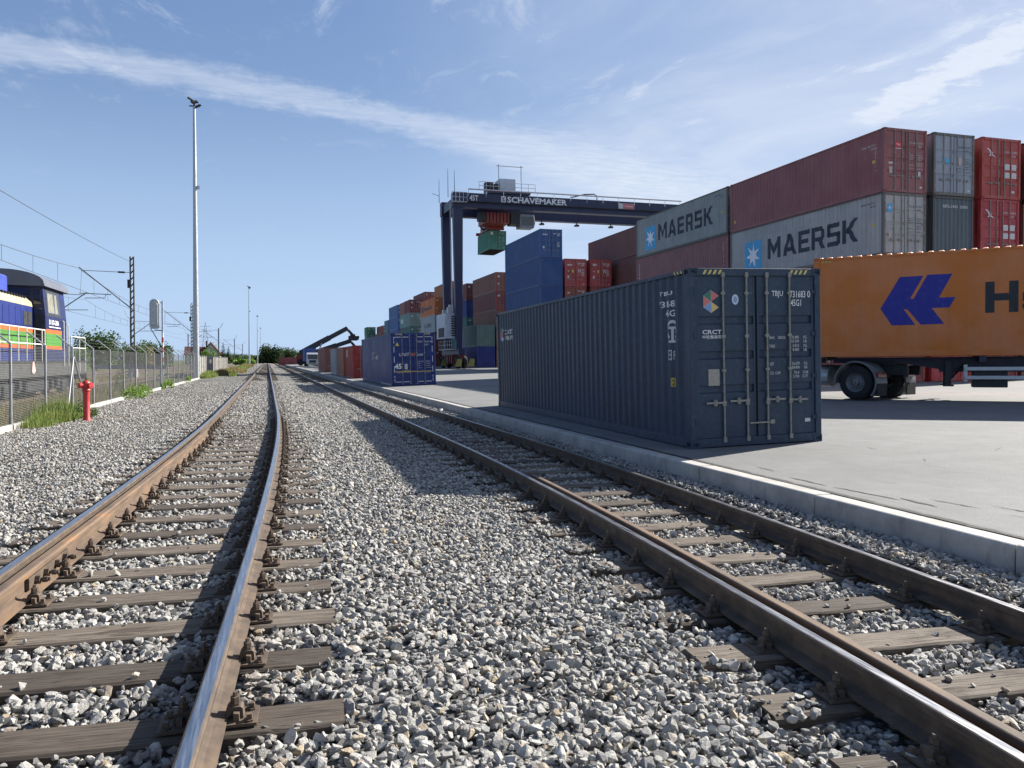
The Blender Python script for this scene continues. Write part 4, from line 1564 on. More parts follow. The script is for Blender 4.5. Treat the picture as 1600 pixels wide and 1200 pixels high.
stack(R2, 128.5, [T('brown container second row foot behind the orange pile', BROWN, lod=2), T('brown container second row, second up behind the orange pile', BROWN, lod=2), T('brown container second row, third up behind the orange pile', BROWN2, lod=2), T('brown container second row, fourth up behind the orange pile', BROWN, lod=2), T('faded orange brown container rising above the orange pile', lin('#a5643f'), HC, 'wall')])
stack(R1, 150.6, [T('grey short container, foot of the pile left of the orange one', SLATE, ST, lod=2), T('grey short container, second up left of the orange pile', SLATE, ST, lod=2), T('dark teal short container under the grey one left of the orange pile', lin('#3f6763'), ST), T('grey teal short container under the maroon doors', lin('#6f8686'), ST), T('maroon short container with doors left of the orange pile', lin('#6c2f33'), ST)], L=6.058)
sT = stack(R1 + .1, 157.2, [T('grey green short container, foot, behind the maroon pile', SLATE, ST, lod=2), T('dark grey short container, second up behind the maroon pile', SLATE, ST, lod=2), T('slate short container with white plate behind the maroon pile', lin('#4c5f63'), ST), T('pale teal short container with two white patches', lin('#6d968d'), ST), T('brick coloured short container over the pale teal one', lin('#8e5a52'), ST)], L=6.058)
stack(R2, 150, [T('brown container second row foot far left pile', BROWN, lod=2), T('brown container second row second far left pile', BROWN, lod=2), T('brown container second row third far left pile', BROWN2, lod=2), T('red brown container second row fourth far left pile', MAROON, lod=2), T('red brown container with white marks highest at far left', lin('#7c3f3d'))])
stack(R1, 165.5, [T('blue container foot of the far blue pile', BLUE, ST, lod=2), T('blue container second up of the far blue pile', BLUE, ST, lod=2), T('blue container third up of the far blue pile', lin('#3d5f92'), ST), T('blue container fourth up of the far blue pile', lin('#40629a'), ST), T('blue container topping the far blue pile', lin('#44659a'), ST)])
stack(R1, 179.2, [T('grey short container foot beyond the far blue pile', SLATE, ST, lod=2), T('teal short container second up beyond the far blue pile', TEAL, ST, lod=2), T('slate short container third up beyond the far blue pile', lin('#556f78'), ST, lod=2), T('teal blue short container topping beyond the far blue pile', lin('#4d7885'), ST)], L=6.058)
stack(R1, 190, [T('navy container foot of the low far pile', DBLUE, ST, lod=2), T('dark navy container second up in the low far pile', DBLUE, ST), T('brown container with doors topping the low far pile', lin('#7a453e'), ST)])
stack(R1, 206, [T('navy container foot of the farther low pile', DBLUE, ST, lod=2), T('slate container second up of the farther low pile', lin('#44555e'), ST), T('dark slate container third up of the farther low pile', lin('#3a4a52'), ST)], L=6.058)
stack(R2, 208, [T('brown container second row foot farther low pile', BROWN, ST, lod=2), T('brown container second row second farther low pile', BROWN, ST, lod=2), T('brown container second row third farther low pile', BROWN, ST, lod=2), T('red brown container second row top farther low pile', lin('#8c4540'), ST)])
stack(R1, 219, [T('green container foot of the green topped pile', GREEN, ST, lod=2), T('grey container second up of the green topped pile', SLATE, ST, lod=2), T('grey green container third up of the green topped pile', TEAL, ST, lod=2), T('green container topping the farthest tall pile', lin('#3c7a5c'), ST)], L=6.058)
stack(R1, 228, [T('blue container foot at the far end of the stacks', BLUE, ST, lod=2), T('blue container on top at the far end of the stacks', lin('#2f5596'), ST)], L=6.058)
stack(R1 - 6, 236, [T('pale brown container standing low at the far end', lin('#8a6a5c'), ST, lod=2)], L=6.058)
stack(R1, 236, [T('red container low at the far end, foot', lin('#93413a'), ST, lod=2), T('green container low at the far end behind the reach stacker', GREEN, ST, lod=2)], L=6.058)

# star squares and lettering on the two grey boxes
def star_mark(root, ys, ye, z0, z1, ty0, ty1, tz0, tz1):
    pr_ = side_prof(12.192)
    decal(root, rect2d(min(ys, ye), max(ys, ye), z0, z1), 'left', lin('#4fa3cf'), pr_, SB, name='star_square')
    cyy, czz, R = (ys + ye) / 2, (z0 + z1) / 2, (z1 - z0) * 0.42
    pts_ = []
    for k in range(14):
        a = math.radians(360 * k / 14 + 8)
        rr = R if k % 2 == 0 else R * 0.42
        pts_.append((cyy - rr * math.sin(a) * 0.95, czz + rr * math.cos(a)))
    n_ = len(pts_)
    decal(root, (pts_ + [(cyy, czz)], [(k, (k + 1) % n_, n_) for k in range(n_)]), 'left', (0.78, 0.8, 0.82), pr_, SB, off=0.006, name='star')
    vs, fs = fit(block_text('MAERSK'), 0, ty0 - ty1, tz0, tz1)
    decal(root, ([(ty0 - v[0], v[1]) for v in vs], fs), 'left', lin('#2b3440'), pr_, SB)


star_mark(sA[2], 10.75, 9.15, 0.42, 2.1, 8.6, 1.65, 0.88, 2.02)
star_mark(sB[3], 10.8, 9.2, 0.42, 2.1, 8.75, 1.7, 0.9, 2.05)
for root, z_ in ((sA[2], 2.45), (sB[3], 2.5), (sA[3], 2.2)):
    p_ = side_prof(12.192)
    cc2 = lin('#2b3440') if root is not sA[3] else OFFW
    side_text(root, 'MRKU 407215 3', 1.45, 0.5, z_, z_ + 0.09, cc2, p_, SB, 0.01)
    side_text(root, '45G1', 0.9, 0.5, z_ - .16, z_ - .07, cc2, p_, SB, 0.01)
    decal(root, rect2d(0.62, 0.76, 1.4, 1.55), 'left', (0.55, 0.42, 0.08), p_, SB, name='sticker')
decal(sA[3], rect2d(11.7, 11.85, 0.5, 0.68), 'left', (0.55, 0.42, 0.08), side_prof(12.192), SB, name='sticker')
p_ = side_prof(12.192)
for k, ch in enumerate('UESU44'):
    side_text(sB[2], ch, 11.9, 11.72, 2.3 - 0.24 * k, 2.48 - 0.24 * k, OFFW, p_, SB, 0.02)
    side_text(sB[2], ch, 0.62, 0.5, 2.3 - 0.26 * k, 2.48 - 0.26 * k, OFFW, p_, SB, 0.01)
    side_text(sA[3], ch, 0.62, 0.52, 2.0 - 0.2 * k, 2.14 - 0.2 * k, OFFW, p_, SB, 0.01)


def door_marks(root, c=OFFW, plate=True, logo=None):
    end_text(root, 'TCLU 482', 1.47, 1.8, 2.25, 2.34, c, DB - 0.005, 0.01)
    end_text(root, '6170 3', 1.9, 2.25, 2.25, 2.34, c, DB - 0.005, 0.01)
    end_text(root, '42G1', 1.95, 2.15, 2.1, 2.19, c, DB - 0.005, 0.01)
    for k, z in enumerate((1.72, 1.62, 1.52, 1.36, 1.26, 1.1)):
        if k != 3:
            end_text(root, 'MAX WT', 1.47, 1.7, z, z + 0.05, c, DB - 0.005, 0.01)
        end_text(root, '30480 KG', 1.92, 2.2, z, z + 0.05, c, DB - 0.005, 0.01)
    if plate:
        decal(root, rect2d(0.3, 0.48, 0.85, 1.15), 'end', (0.4, 0.39, 0.36), None, DB - 0.006, name='data_plate')
    decal(root, rect2d(2.05, 2.2, 0.24, 0.32), 'end', OFFW, None, DB - 0.006, name='sticker')


door_marks(sA[3])
decal(sA[3], rect2d(0.66, 0.98, 2.05, 2.3), 'end', lin('#c83244'), None, DB - 0.006, name='red_logo')
end_text(sA[3], 'TAL', 0.7, 0.94, 2.13, 2.22, WHITE, DB - 0.008, 0.01)
decal(sA[3], rect2d(0.66, 0.98, 1.98, 2.02), 'end', OFFW, None, DB - 0.006, name='sticker')
decal(sA[3], rect2d(1.96, 2.1, 0.75, 1.0), 'end', OFFW, None, DB - 0.006, name='sticker')
decal(sA[3], rect2d(0.27, 0.5, 1.28, 1.36), 'end', OFFW, None, DB - 0.006, name='sticker')
door_marks(sA[2], lin('#3a4450'))
decal(sA[2], rect2d(0.22, 0.5, 2.0, 2.38), 'end', lin('#4fa3cf'), None, DB - 0.006, name='star_square')
decal(sA[2], ([(0.36, 2.3), (0.33, 2.19), (0.36, 2.08), (0.39, 2.19)], [(0, 1, 2, 3)]), 'end', WHITE, None, DB - 0.009, name='star')
decal(sA[2], ([(0.26, 2.19), (0.36, 2.16), (0.46, 2.19), (0.36, 2.22)], [(0, 1, 2, 3)]), 'end', WHITE, None, DB - 0.010, name='star')
door_marks(sA2[3], lin('#3d4650'), False)
decal(sA2[3], rect2d(0.72, 0.95, 1.5, 1.75), 'end', lin('#4fa3cf'), None, DB - 0.006, name='star_square')
decal(sA2[3], rect2d(1.5, 1.68, 1.45, 1.8), 'end', lin('#b9a7a2'), None, DB - 0.006, name='sticker')
ep = corr_profile(0.11, W0 - 0.11, 0.245, 0.045)
end_text(sA2[2], 'GESU 461 2045', 0.6, 2.1, 2.36, 2.5, OFFW, END_BASE, 0.02, prof=ep)
for root in (sA3[2], sA3[3]):
    # white bird: curved wings, body and tail
    bird = [(0.30, 2.38), (0.42, 2.38), (0.55, 2.28), (0.62, 2.18), (0.72, 2.22), (0.66, 2.12), (0.9, 1.98), (0.62, 2.06), (0.42, 2.0), (0.54, 2.12), (0.46, 2.28)]
    decal(root, (bird, [tuple(range(len(bird)))]), 'end', WHITE, None, DB - 0.006, name='bird_emblem')
    end_text(root, 'HASU 416', 1.47, 1.75, 2.22, 2.32, OFFW, DB - 0.005, 0.01)
    end_text(root, '6208 4', 1.9, 2.25, 2.22, 2.32, OFFW, DB - 0.005, 0.01)
    end_text(root, '42G1', 1.92, 2.15, 2.04, 2.14, OFFW, DB - 0.005, 0.01)
    for z in (1.42, 1.02):
        for x0 in (1.45, 1.88):
            decal(root, rect2d(x0, x0 + 0.31, z, z + 0.27), 'end', (0.62, 0.62, 0.62), None, DB - 0.006, name='white_label')
            for q in (0.06, 0.13, 0.2):
                decal(root, rect2d(x0 + 0.03, x0 + 0.28, z + q, z + q + 0.012), 'end', (0.35, 0.3, 0.3), None, DB - 0.0085, name='label_line')
    decal(root, rect2d(1.9, 2.08, 0.32, 0.42), 'end', OFFW, None, DB - 0.006, name='sticker')
for root in (sR[3], sR2[3]):
    door_marks(root)
    decal(root, rect2d(0.8, 1.05, 1.45, 1.75), 'end', (0.6, 0.45, 0.08), None, DB - 0.006, name='yellow_label')
    decal(root, rect2d(0.35, 0.5, 1.55, 1.65), 'end', OFFW, None, DB - 0.006, name='sticker')
    end_text(root, 'N', 1.5, 1.8, 1.45, 1.85, OFFW, DB - 0.005, 0.02)
side_text(sO[3], 'Hapag-Lloyd', 9.4, 2.6, 0.95, 1.7, lin('#3a3d55'), p_, SB, 0.05)
decal(sO[3], rect2d(9.8, 11.2, 0.8, 1.9), 'left', lin('#3a3d75'), p_, SB, name='logo')
side_text(sO[2], 'K LINE', 9.4, 3.0, 0.9, 1.6, lin('#54606a'), p_, SB, 0.04)
p20 = side_prof(6.058)
for y_ in (3.9, 2.3):
    decal(sT[3], rect2d(y_, y_ + 1.0, 0.9, 1.75), 'left', WHITE, p20, SB, name='white_patch')
decal(sT[2], rect2d(2.3, 3.6, 0.9, 1.3), 'left', WHITE, p20, SB, name='white_patch')

# ------------------------------------------------------------------ orange container on its trailer and tractor
TA = math.radians(134.73)
tdir = Vector((math.sin(TA), math.cos(TA), 0))
trz = math.atan2(tdir.y, tdir.x)
TZ = 0.6
TO = (15.31, 18.86, TZ)                       # front lower left corner of the box above ground; local x runs along the trailer, y away from the camera
_ = Vector(TO)
OR = lin('#c96f26')
oroot = thing('shipping_container', 'orange container with blue arrow logo carried on the trailer', 'container', (TO[0], TO[1], TZ + 1.22), (0, -0.012, trz))
OL, OH = 12.192, 2.896
c4 = (*OR, 0.04)
mb = MB()
for x0 in (0.0, OL - 0.16):
    for y0 in (0.0, W0 - 0.11):
        mb.box(x0 + .002, x0 + 0.158, y0, y0 + 0.11, 0.115, OH - 0.115)
for y0 in (0.004, W0 - 0.064):
    mb.box(0.16, OL - 0.16, y0 + 0.002, y0 + 0.058, OH - 0.075, OH - 0.02)
    mb.box(0.16, OL - 0.16, y0 + 0.006, y0 + 0.05, 0.012, 0.16)
for x0 in (0.006, OL - 0.116):
    mb.box(x0, x0 + 0.11, 0.11, W0 - 0.11, OH - 0.125, OH - 0.004)
    mb.box(x0, x0 + 0.11, 0.11, W0 - 0.11, 0.012, 0.15)
ob('frame', mb.mesh('frame', [PAINT]), oroot, color=c4)
for y_, sgn in ((SIDE_BASE, 1), (W0 - SIDE_BASE, -1)):
    vs, fs = [], []
    for a, d in corr_profile(0.16, OL - 0.16, 0.56, 0.012):
        vs += [(a, y_ + sgn * d, 0.15), (a, y_ + sgn * d, OH - 0.06)]
    fs = [(2 * i, 2 * i + 2, 2 * i + 3, 2 * i + 1) for i in range(len(vs) // 2 - 1)]
    ob('side_wall', MB().add(vs, fs).mesh('side_wall', [PAINT], fix=False), oroot, color=c4)
mb = MB()
vs, fs = [], []
prof = corr_profile(0.16, OL - 0.16, 0.26, 0.045)
for a, d in prof:
    zc_ = OH + 0.024 - d
    ze_ = OH - 0.012 - d * 0.12
    vs += [(a, 0.02, ze_), (a, 0.15, zc_), (a, W0 - 0.15, zc_), (a, W0 - 0.02, ze_)]
fs = [(4 * i + j, 4 * i + j + 1, 4 * i + j + 5, 4 * i + j + 4) for i in range(len(prof) - 1) for j in range(3)]
ob('roof', mb.add(vs, fs).mesh('roof', [PAINT], fix=False), oroot, color=c4)
for x_ in (0.05, OL - 0.05):
    ob('end_wall', MB().box(x_ - 0.02, x_ + 0.02, 0.11, W0 - 0.11, 0.15, OH - 0.12).mesh('end_wall', [PAINT]), oroot, color=c4)
ob('floor', MB().box(0.1, OL - 0.1, 0.07, W0 - 0.07, 0.1, 0.15).mesh('floor', [DARK]), oroot)
for x_ in (0.086, OL - 0.086):
    for y_ in (0.078, W0 - 0.078):
        for z_ in (0.059, OH - 0.059):
            ob('corner_casting', cached('cast', casting_mesh), oroot, (x_, y_, z_), (0, 0, PI / 2), color=c4)
oprof = corr_profile(0.16, OL - 0.16, 0.56, 0.012)
BOXZ = TZ + 1.22


def odecal(vf, color, name, off=0.004):
    return decal(oroot, vf, 'end', color, oprof, SIDE_BASE, off, name)


tz = lambda z: z - BOXZ
LOGO1 = [(1.77, 3.18), (2.26, 4.05), (2.84, 4.05), (2.52, 3.44), (2.6, 3.42), (2.94, 4.07), (3.54, 4.07), (3.22, 3.43), (3.62, 3.43), (3.47, 3.15), (3.05, 3.15), (3.35, 2.71), (2.78, 2.7), (2.45, 3.14), (2.36, 3.14), (2.65, 2.7), (2.06, 2.7)]
odecal(([(x, tz(z)) for x, z in LOGO1], [tuple(range(len(LOGO1)))]), lin('#22268a'), 'arrow_logo')
vs, fs = fit(text2d('Hapag-Lloyd', 0.045, 0, 1.12), 4.31, 10.6, tz(2.72), tz(3.8))
odecal((vs, fs), lin('#22262a'), 'lettering')
for k in range(3):
    x = 0.2 + 0.1 * k
    odecal(([(x, OH - 0.15), (x + 0.05, OH - 0.15), (x + 0.09, OH - 0.09), (x + 0.04, OH - 0.09)], [(0, 1, 2, 3)]), (0.5, 0.4, 0.1), 'hazard_stripe')

# trailer
GREYP = simple('grey_mudguard', (0.14, 0.15, 0.165), 0.5, 0, 0.15, 8)
NAVYF = simple('navy_chassis', (0.018, 0.02, 0.05), 0.5, 0, 0.2, 6)


def wheel_mesh(r, w, dual=False):
    mb = MB()
    prof = [(r * 0.56, -w / 2), (r * 0.8, -w / 2 - 0.01), (r * 0.95, -w / 2 + 0.02), (r, -w / 2 + 0.06), (r, w / 2 - 0.06), (r * 0.95, w / 2 - 0.02), (r * 0.8, w / 2 + 0.01), (r * 0.56, w / 2)]
    mb.lathe(prof, 'Y', n=28, caps=False)
    return mb.mesh('tyre', [RUBBER], smooth=True)


def rim_mesh(r, w):
    mb = MB()
    mb.lathe([(r * 0.57, -w / 2 + 0.0), (r * 0.54, -w / 2 + 0.02), (r * 0.47, -w / 2 + 0.09), (r * 0.4, -w / 2 + 0.11), (r * 0.2, -w / 2 + 0.08), (r * 0.18, -w / 2 + 0.02), (0.02, -w / 2 + 0.01)], 'Y', n=24, caps=False)
    for k in range(10):
        a = 2 * PI * k / 10
        mb.cyl((r * 0.32 * math.cos(a), -w / 2 + 0.06, r * 0.32 * math.sin(a)), (r * 0.32 * math.cos(a), -w / 2 + 0.12, r * 0.32 * math.sin(a)), 0.018, n=6)
    return mb.mesh('rim', [simple('rim_steel', (0.17, 0.175, 0.18), 0.5, 0.2, 0.25, 10)], smooth=True)


def wheels(parent, x, y, z, r=0.5, w=0.3, flip=False):
    wt = ob('wheel', cached(('tyre', r, w), lambda: wheel_mesh(r, w)), parent, (x, y, z), (0, 0, PI if flip else 0))
    ob('rim', cached(('rim', r, w), lambda: rim_mesh(r, w)), wt)
    return wt


trailer = thing('container_trailer', 'skeletal trailer with side rails and landing legs under the orange container', 'trailer', TO, (0, -0.012, trz))
mb = MB()
for y0 in (0.72, 1.58):
    mb.box(3.3, 12.1, y0, y0 + 0.14, 0.78, 1.2)
    mb.prism([(0.5, 1.2), (3.3, 1.2), (3.3, 0.85), (2.4, 1.02), (0.5, 1.05)], y0, y0 + 0.14, 'Y')
for x0 in (0.1, 4.2, 6.5, 9.0, 11.9):
    mb.box(x0, x0 + 0.16, 0.03, W0 - 0.03, 1.06, 1.215)
ob('chassis', mb.mesh('chassis', [NAVYF]), trailer)
mb = MB()
for y0 in (0.35, 1.95):
    mb.box(3.42, 3.56, y0, y0 + 0.14, 0.42, 1.1)
    mb.box(3.36, 3.62, y0 - 0.06, y0 + 0.2, 0.38, 0.42)
    mb.bar((3.5, y0 + .07, .55), (3.9, y0 + .3, 1.0), 0.05)
mb.box(3.44, 3.54, 0.4, 2.0, 0.8, 0.86)
ob('landing_leg', mb.mesh('landing_leg', [DARK]), trailer)
for z0 in (0.82, 0.58):
    ob('side_rail', MB().box(3.86, 9.2, 0.04, 0.075, z0, z0 + 0.1).mesh('side_rail', [GALV], bevel=0.006), trailer)
mb = MB()
for x0 in (3.84, 6.4, 9.1):
    mb.box(x0, x0 + 0.09, 0.076, 0.12, 0.52, 0.98)
    mb.box(x0 + .02, x0 + 0.07, 0.12, 0.75, 0.9, 0.96)
ob('side_rail_bracket', mb.mesh('side_rail_bracket', [GALV]), trailer)
ob('tool_box', MB().box(4.05, 4.87, 0.16, 0.7, 0.36, 0.9).mesh('tool_box', [DARK], bevel=0.02), trailer)
for x_ in (8.6, 9.9, 11.2):
    ob('axle', MB().cyl((x_, 0.2, 0.5), (x_, W0 - 0.2, 0.5), 0.07).mesh('axle', [DARK]), trailer)
    wheels(trailer, x_, 0.2, 0.5, 0.5, 0.38)
    wheels(trailer, x_, W0 - 0.2, 0.5, 0.5, 0.38, True)

TTH = -0.42
_pv = Vector(TO) + Matrix.Rotation(trz, 3, 'Z') @ Vector((1.62, W0 / 2, 0))
_tl = _pv - Matrix.Rotation(trz + TTH, 3, 'Z') @ Vector((1.18, W0 / 2, 0))
tractor = thing('lorry_tractor', 'lorry tractor with grey mudguards coupled under the orange container', 'lorry', (_tl.x, _tl.y, TZ), (0, 0, trz + TTH))
mb = MB()
for y0 in (0.78, 1.54):
    mb.box(-3.6, 2.3, y0, y0 + 0.1, 0.72, 1.0)
mb.box(0.5, 1.9, 0.7, 1.7, 1.0, 1.1)
mb.cyl((1.2, W0 / 2, 1.1), (1.2, W0 / 2, 1.16), 0.5, n=16)
ob('chassis', mb.mesh('chassis', [DARK]), tractor)
ob('axle', MB().cyl((1.18, 0.3, 0.5), (1.18, W0 - 0.3, 0.5), 0.09).mesh('axle', [DARK]), tractor)
for y_, fl_ in ((0.16, False), (0.49, False), (W0 - 0.16, True), (W0 - 0.49, True)):
    wheels(tractor, 1.18, y_, 0.5, 0.5, 0.29, fl_)
for y_, fl_ in ((0.18, False), (W0 - 0.18, True)):
    wheels(tractor, -2.5, y_, 0.5, 0.5, 0.32, fl_)
for y0 in (-0.02, W0 - 0.62):                            # mudguards over the driven wheels
    mb = MB()
    vs, fs = [], []
    arc = [(1.18 + 0.64 * math.cos(math.radians(a)), 0.5 + 0.64 * math.sin(math.radians(a)) * 0.98) for a in range(-38, 196, 13)]
    arc2 = [(1.18 + 0.59 * math.cos(math.radians(a)), 0.5 + 0.59 * math.sin(math.radians(a)) * 0.98) for a in range(-38, 196, 13)]
    poly = arc + arc2[::-1]
    n_ = len(arc)
    for yy in (y0, y0 + 0.64):
        vs += [(p[0], yy, p[1]) for p in arc] + [(p[0], yy, p[1]) for p in arc2]
    for i in range(n_ - 1):
        fs += [(i, i + 1, 2 * n_ + i + 1, 2 * n_ + i), (n_ + i, n_ + i + 1, 3 * n_ + i + 1, 3 * n_ + i), (i, i + 1, n_ + i + 1, n_ + i), (2 * n_ + i, 2 * n_ + i + 1, 3 * n_ + i + 1, 3 * n_ + i)]
    mb.add(vs, fs)
    ob('mudguard', mb.mesh('mudguard', [GREYP], smooth=True), tractor)
    ob('mudflap', MB().box(1.8, 1.83, y0 + 0.04, y0 + 0.6, 0.12, 0.48).mesh('mudflap', [RUBBER]), tractor)
    ob('tail_lamp', MB().box(1.78, 1.86, y0 + 0.02, y0 + 0.5, 0.66, 0.8).mesh('tail_lamp', [simple('tail_lamp_red', (0.16, 0.03, 0.03), 0.3, 0, 0.1)]), tractor)
mb = MB()
cabp = [(-1.5, 0.9), (-1.5, 2.95), (-1.7, 3.3), (-3.1, 3.2), (-3.55, 2.3), (-3.65, 1.2), (-3.6, 0.5), (-3.1, 0.45), (-3.05, 1.05), (-1.95, 1.05), (-1.9, 0.7)]
mb.prism(cabp, 0.0, W0, 'Y')
ob('cab', mb.mesh('cab', [COLOR], bevel=0.05), tractor, color=lin('#c9ccd0'))
ob('windscreen', MB().add([(-3.585, 0.2, 2.2), (-3.585, W0 - .2, 2.2), (-3.19, W0 - .2, 3.05), (-3.19, 0.2, 3.05)], [(0, 1, 2, 3)]).mesh('windscreen', [GLASS]), tractor)
ob('side_window', MB().box(-3.1, -2.3, -0.008, 0.0, 2.1, 2.8).mesh('side_window', [GLASS]), tractor)
ob('fuel_tank', MB().cyl((-1.4, 0.35, 0.65), (0.3, 0.35, 0.65), 0.3, n=16).mesh('fuel_tank', [GALV]), tractor)
mb = MB()
for k in range(5):
    mb.tube([(-1.2, 0.9 + 0.12 * k, 1.5), (-0.9, 0.9 + 0.12 * k, 1.2), (-0.3, 0.9 + 0.12 * k, 1.15), (0.2, 0.9 + .12 * k, 1.4)], 0.02, 5)
ob('air_hoses', mb.mesh('air_hoses', [DARK]), tractor)

# ------------------------------------------------------------------ gantry crane over the stacks
CB = lin('#1d2748')
CRN = (23.8, 97.4, yard_z(24))
crane = thing('gantry_crane', 'dark blue rubber tyred gantry crane spanning the container stacks', 'crane', CRN, (0, -0.015, 0))
crane.scale = (1, 1, 1.03)
YF = 6.7                                        # distance between the two portal frames
XS = 32.0                                       # span
cz = lambda z: z - CRN[2]
for yy in (0.0, YF):
    for xx, nm in ((0.0, 'leg'), (XS, 'leg')):
        inw = 1 if yy == 0 else -1
        mb = MB()
        mb.add([(xx - .42, yy - .35, cz(3.2)), (xx + .42, yy - .35, cz(3.2)), (xx + .42, yy + .35, cz(3.2)), (xx - .42, yy + .35, cz(3.2)),
                (xx - .62, yy - .5, cz(20.9)), (xx + .62, yy - .5, cz(20.9)), (xx + .62, yy + .5, cz(20.9)), (xx - .62, yy + .5, cz(20.9))],
               [(0, 3, 2, 1), (4, 5, 6, 7), (0, 1, 5, 4), (1, 2, 6, 5), (2, 3, 7, 6), (3, 0, 4, 7)])
        ob(nm, mb.mesh(nm, [COLOR], bevel=0.04), crane, color=CB)
    mb = MB()
    mb.box(-0.7, XS + 0.7, yy - 0.55, yy + 0.55, cz(20.9), cz(22.7))
    for k in range(12):
        mb.box(0.6 + k * 2.7, 0.68 + k * 2.7, yy - 0.58, yy - 0.552, cz(20.95), cz(22.65))
    ob('girder', mb.mesh('girder', [COLOR]), crane, color=CB)
    ob('trolley_rail', MB().box(-0.6, XS + 0.6, yy - 0.1, yy + 0.1, cz(22.705), cz(22.82)).mesh('trolley_rail', [GALV]), crane)
    mb = MB()                                       # walkway grid and handrail outside each girder
    s = -1 if yy == 0 else 1
    mb.box(0.6, XS, yy + s * 0.62, yy + s * 1.25, cz(21.55), cz(21.6))
    ob('walkway', mb.mesh('walkway', [DARK]), crane)
    mb = MB()
    mb.cyl((1.2, yy + s * 1.2, cz(23.05)), (XS, yy + s * 1.2, cz(23.05)), 0.09, n=6)
    for k in range(14):
        mb.cyl((1.2 + k * 2.35, yy + s * 1.2, cz(22.2)), (1.2 + k * 2.35, yy + s * 1.2, cz(23.05)), 0.03, n=6)
    ob('handrail', mb.mesh('handrail', [GALV]), crane)
for xx in (0.0, XS):
    ob('end_beam', MB().box(xx - 0.5, xx + 0.5, 0.56, YF - 0.56, cz(21.1), cz(22.2)).mesh('end_beam', [COLOR]), crane, color=CB)
    ob('sill_beam', MB().box(xx - 0.45, xx + 0.45, -1.6, YF + 1.6, cz(2.45), cz(3.19)).mesh('sill_beam', [COLOR], bevel=0.03), crane, color=CB)
    for yy in (-1.0, YF + 1.0):
        mb = MB()
        mb.box(xx - 0.32, xx + 0.32, yy - 0.5, yy + 0.5, cz(1.6), cz(2.449))
        ob('bogie', mb.mesh('bogie', [COLOR], bevel=0.02), crane, color=lin('#5c1f22'))
        for dx in (-0.42, 0.42):
            w_ = ob('wheel', cached(('tyreX',), lambda: MB().lathe([(0.4, -.24), (0.7, -.26), (0.78, -.2), (0.8, -.1), (0.8, .1), (0.78, .2), (0.7, .26), (0.4, .24)], 'X', n=24).mesh('wheel', [RUBBER], smooth=True)), crane, (xx + dx, yy, 0.8))
        for dx in (-1.05, 0.62):
            bump_ = ob('bumper', MB().box(xx + dx, xx + dx + 0.9, yy - 0.96, yy - 0.9, 0.25, 1.25).mesh('bumper', [DARK]), crane)
            for k in range(7):
                a = xx + dx + 0.02 + k * 0.125
                ob('hazard_stripe', MB().add([(a, yy - 0.966, 0.27), (a + 0.05, yy - 0.966, 0.27), (min(a + 0.4, xx + dx + .9), yy - 0.966, 1.22), (min(a + 0.35, xx + dx + .88), yy - 0.966, 1.22)], [(0, 1, 2, 3)]).mesh('hazard_stripe', [PRINT], fix=False), bump_, color=(0.6, 0.55, 0.12))
    mb = MB()
    for k in range(6):
        mb.box(xx - 0.9 + rnd.uniform(-.2, .2), xx + 0.9 + rnd.uniform(-.3, .3), 0.2 + k * 1.0, 0.5 + k * 1.0, cz(1.3 + 0.2 * (k % 3)), cz(2.44))
    ob('drive_unit', mb.mesh('drive_unit', [COLOR]), crane, color=lin('#54191b'))
    mb = MB()
    for k in range(7):
        mb.cyl((xx - 1.1, -0.6 + k * 1.3, cz(3.2)), (xx - 1.1, -0.6 + k * 1.3, cz(4.2)), 0.03, n=5)
    mb.cyl((xx - 1.1, -0.6, cz(4.2)), (xx - 1.1, 7.2, cz(4.2)), 0.03, n=5)
    mb.cyl((xx - 1.1, -0.6, cz(3.7)), (xx - 1.1, 7.2, cz(3.7)), 0.03, n=5)
    mb.box(xx - 1.15, xx - .46, -0.7, 7.3, cz(3.1), cz(3.18))
    ob('sill_handrail', mb.mesh('sill_handrail', [GALV]), crane)
# electrical house, cabinets, ladder on the near leg
eh = ob('electrical_house', MB().box(-1.75, 0.1, 0.42, 5.6, cz(4.5), cz(7.7)).mesh('electrical_house', [COLOR], bevel=0.03), crane, color=lin('#aab4c0'))
mb = MB()
for k in range(9):
    mb.box(-0.9, -0.1, 0.36, 0.415, cz(4.8 + .3 * k), cz(4.98 + .3 * k))
ob('louvre', mb.mesh('louvre', [DARK]), eh)
mb = MB()
for k in range(4):
    mb.box(-1.8, -1.752, 0.9 + k * .9, 1.5 + k * .9, cz(4.7), cz(5.9))
ob('access_panel', mb.mesh('access_panel', [DARK]), eh)
for (a, b_, c_) in ((-1.2, 1.0, 8.5), (-0.7, 2.2, 8.9), (-1.3, 3.4, 8.3)):
    ob('cabinet', MB().box(a, a + 0.5, b_, b_ + 0.7, cz(7.705), cz(c_)).mesh('cabinet', [GALV], bevel=0.02), eh)
mb = MB()
for s in (-0.2, 0.2):
    mb.cyl((-0.75, 0.4 + s, cz(8)), (-0.85, 0.4 + s, cz(21.5)), 0.04, n=5)
for k in range(34):
    mb.cyl((-0.78, 0.2, cz(8.2 + .4 * k)), (-0.78, 0.6, cz(8.2 + .4 * k)), 0.02, n=4)
ob('ladder', mb.mesh('ladder', [GALV]), crane)
mb = MB()
for (a, b_, h_) in ((-.3, .2, 2.9), (-.6, 2.6, 3.6), (0.0, 1.4, 1.7), (-.9, YF, 3.1)):
    mb.cyl((a, b_, cz(22.7)), (a, b_, cz(22.7 + h_)), 0.05, 0.025, n=5)
mb.cyl((-0.9, YF, cz(23.6)), (-1.9, YF, cz(23.9)), 0.03, n=4)
ob('antenna', mb.mesh('antenna', [DARK]), crane)
mb = MB()                                                       # platform at the leg head
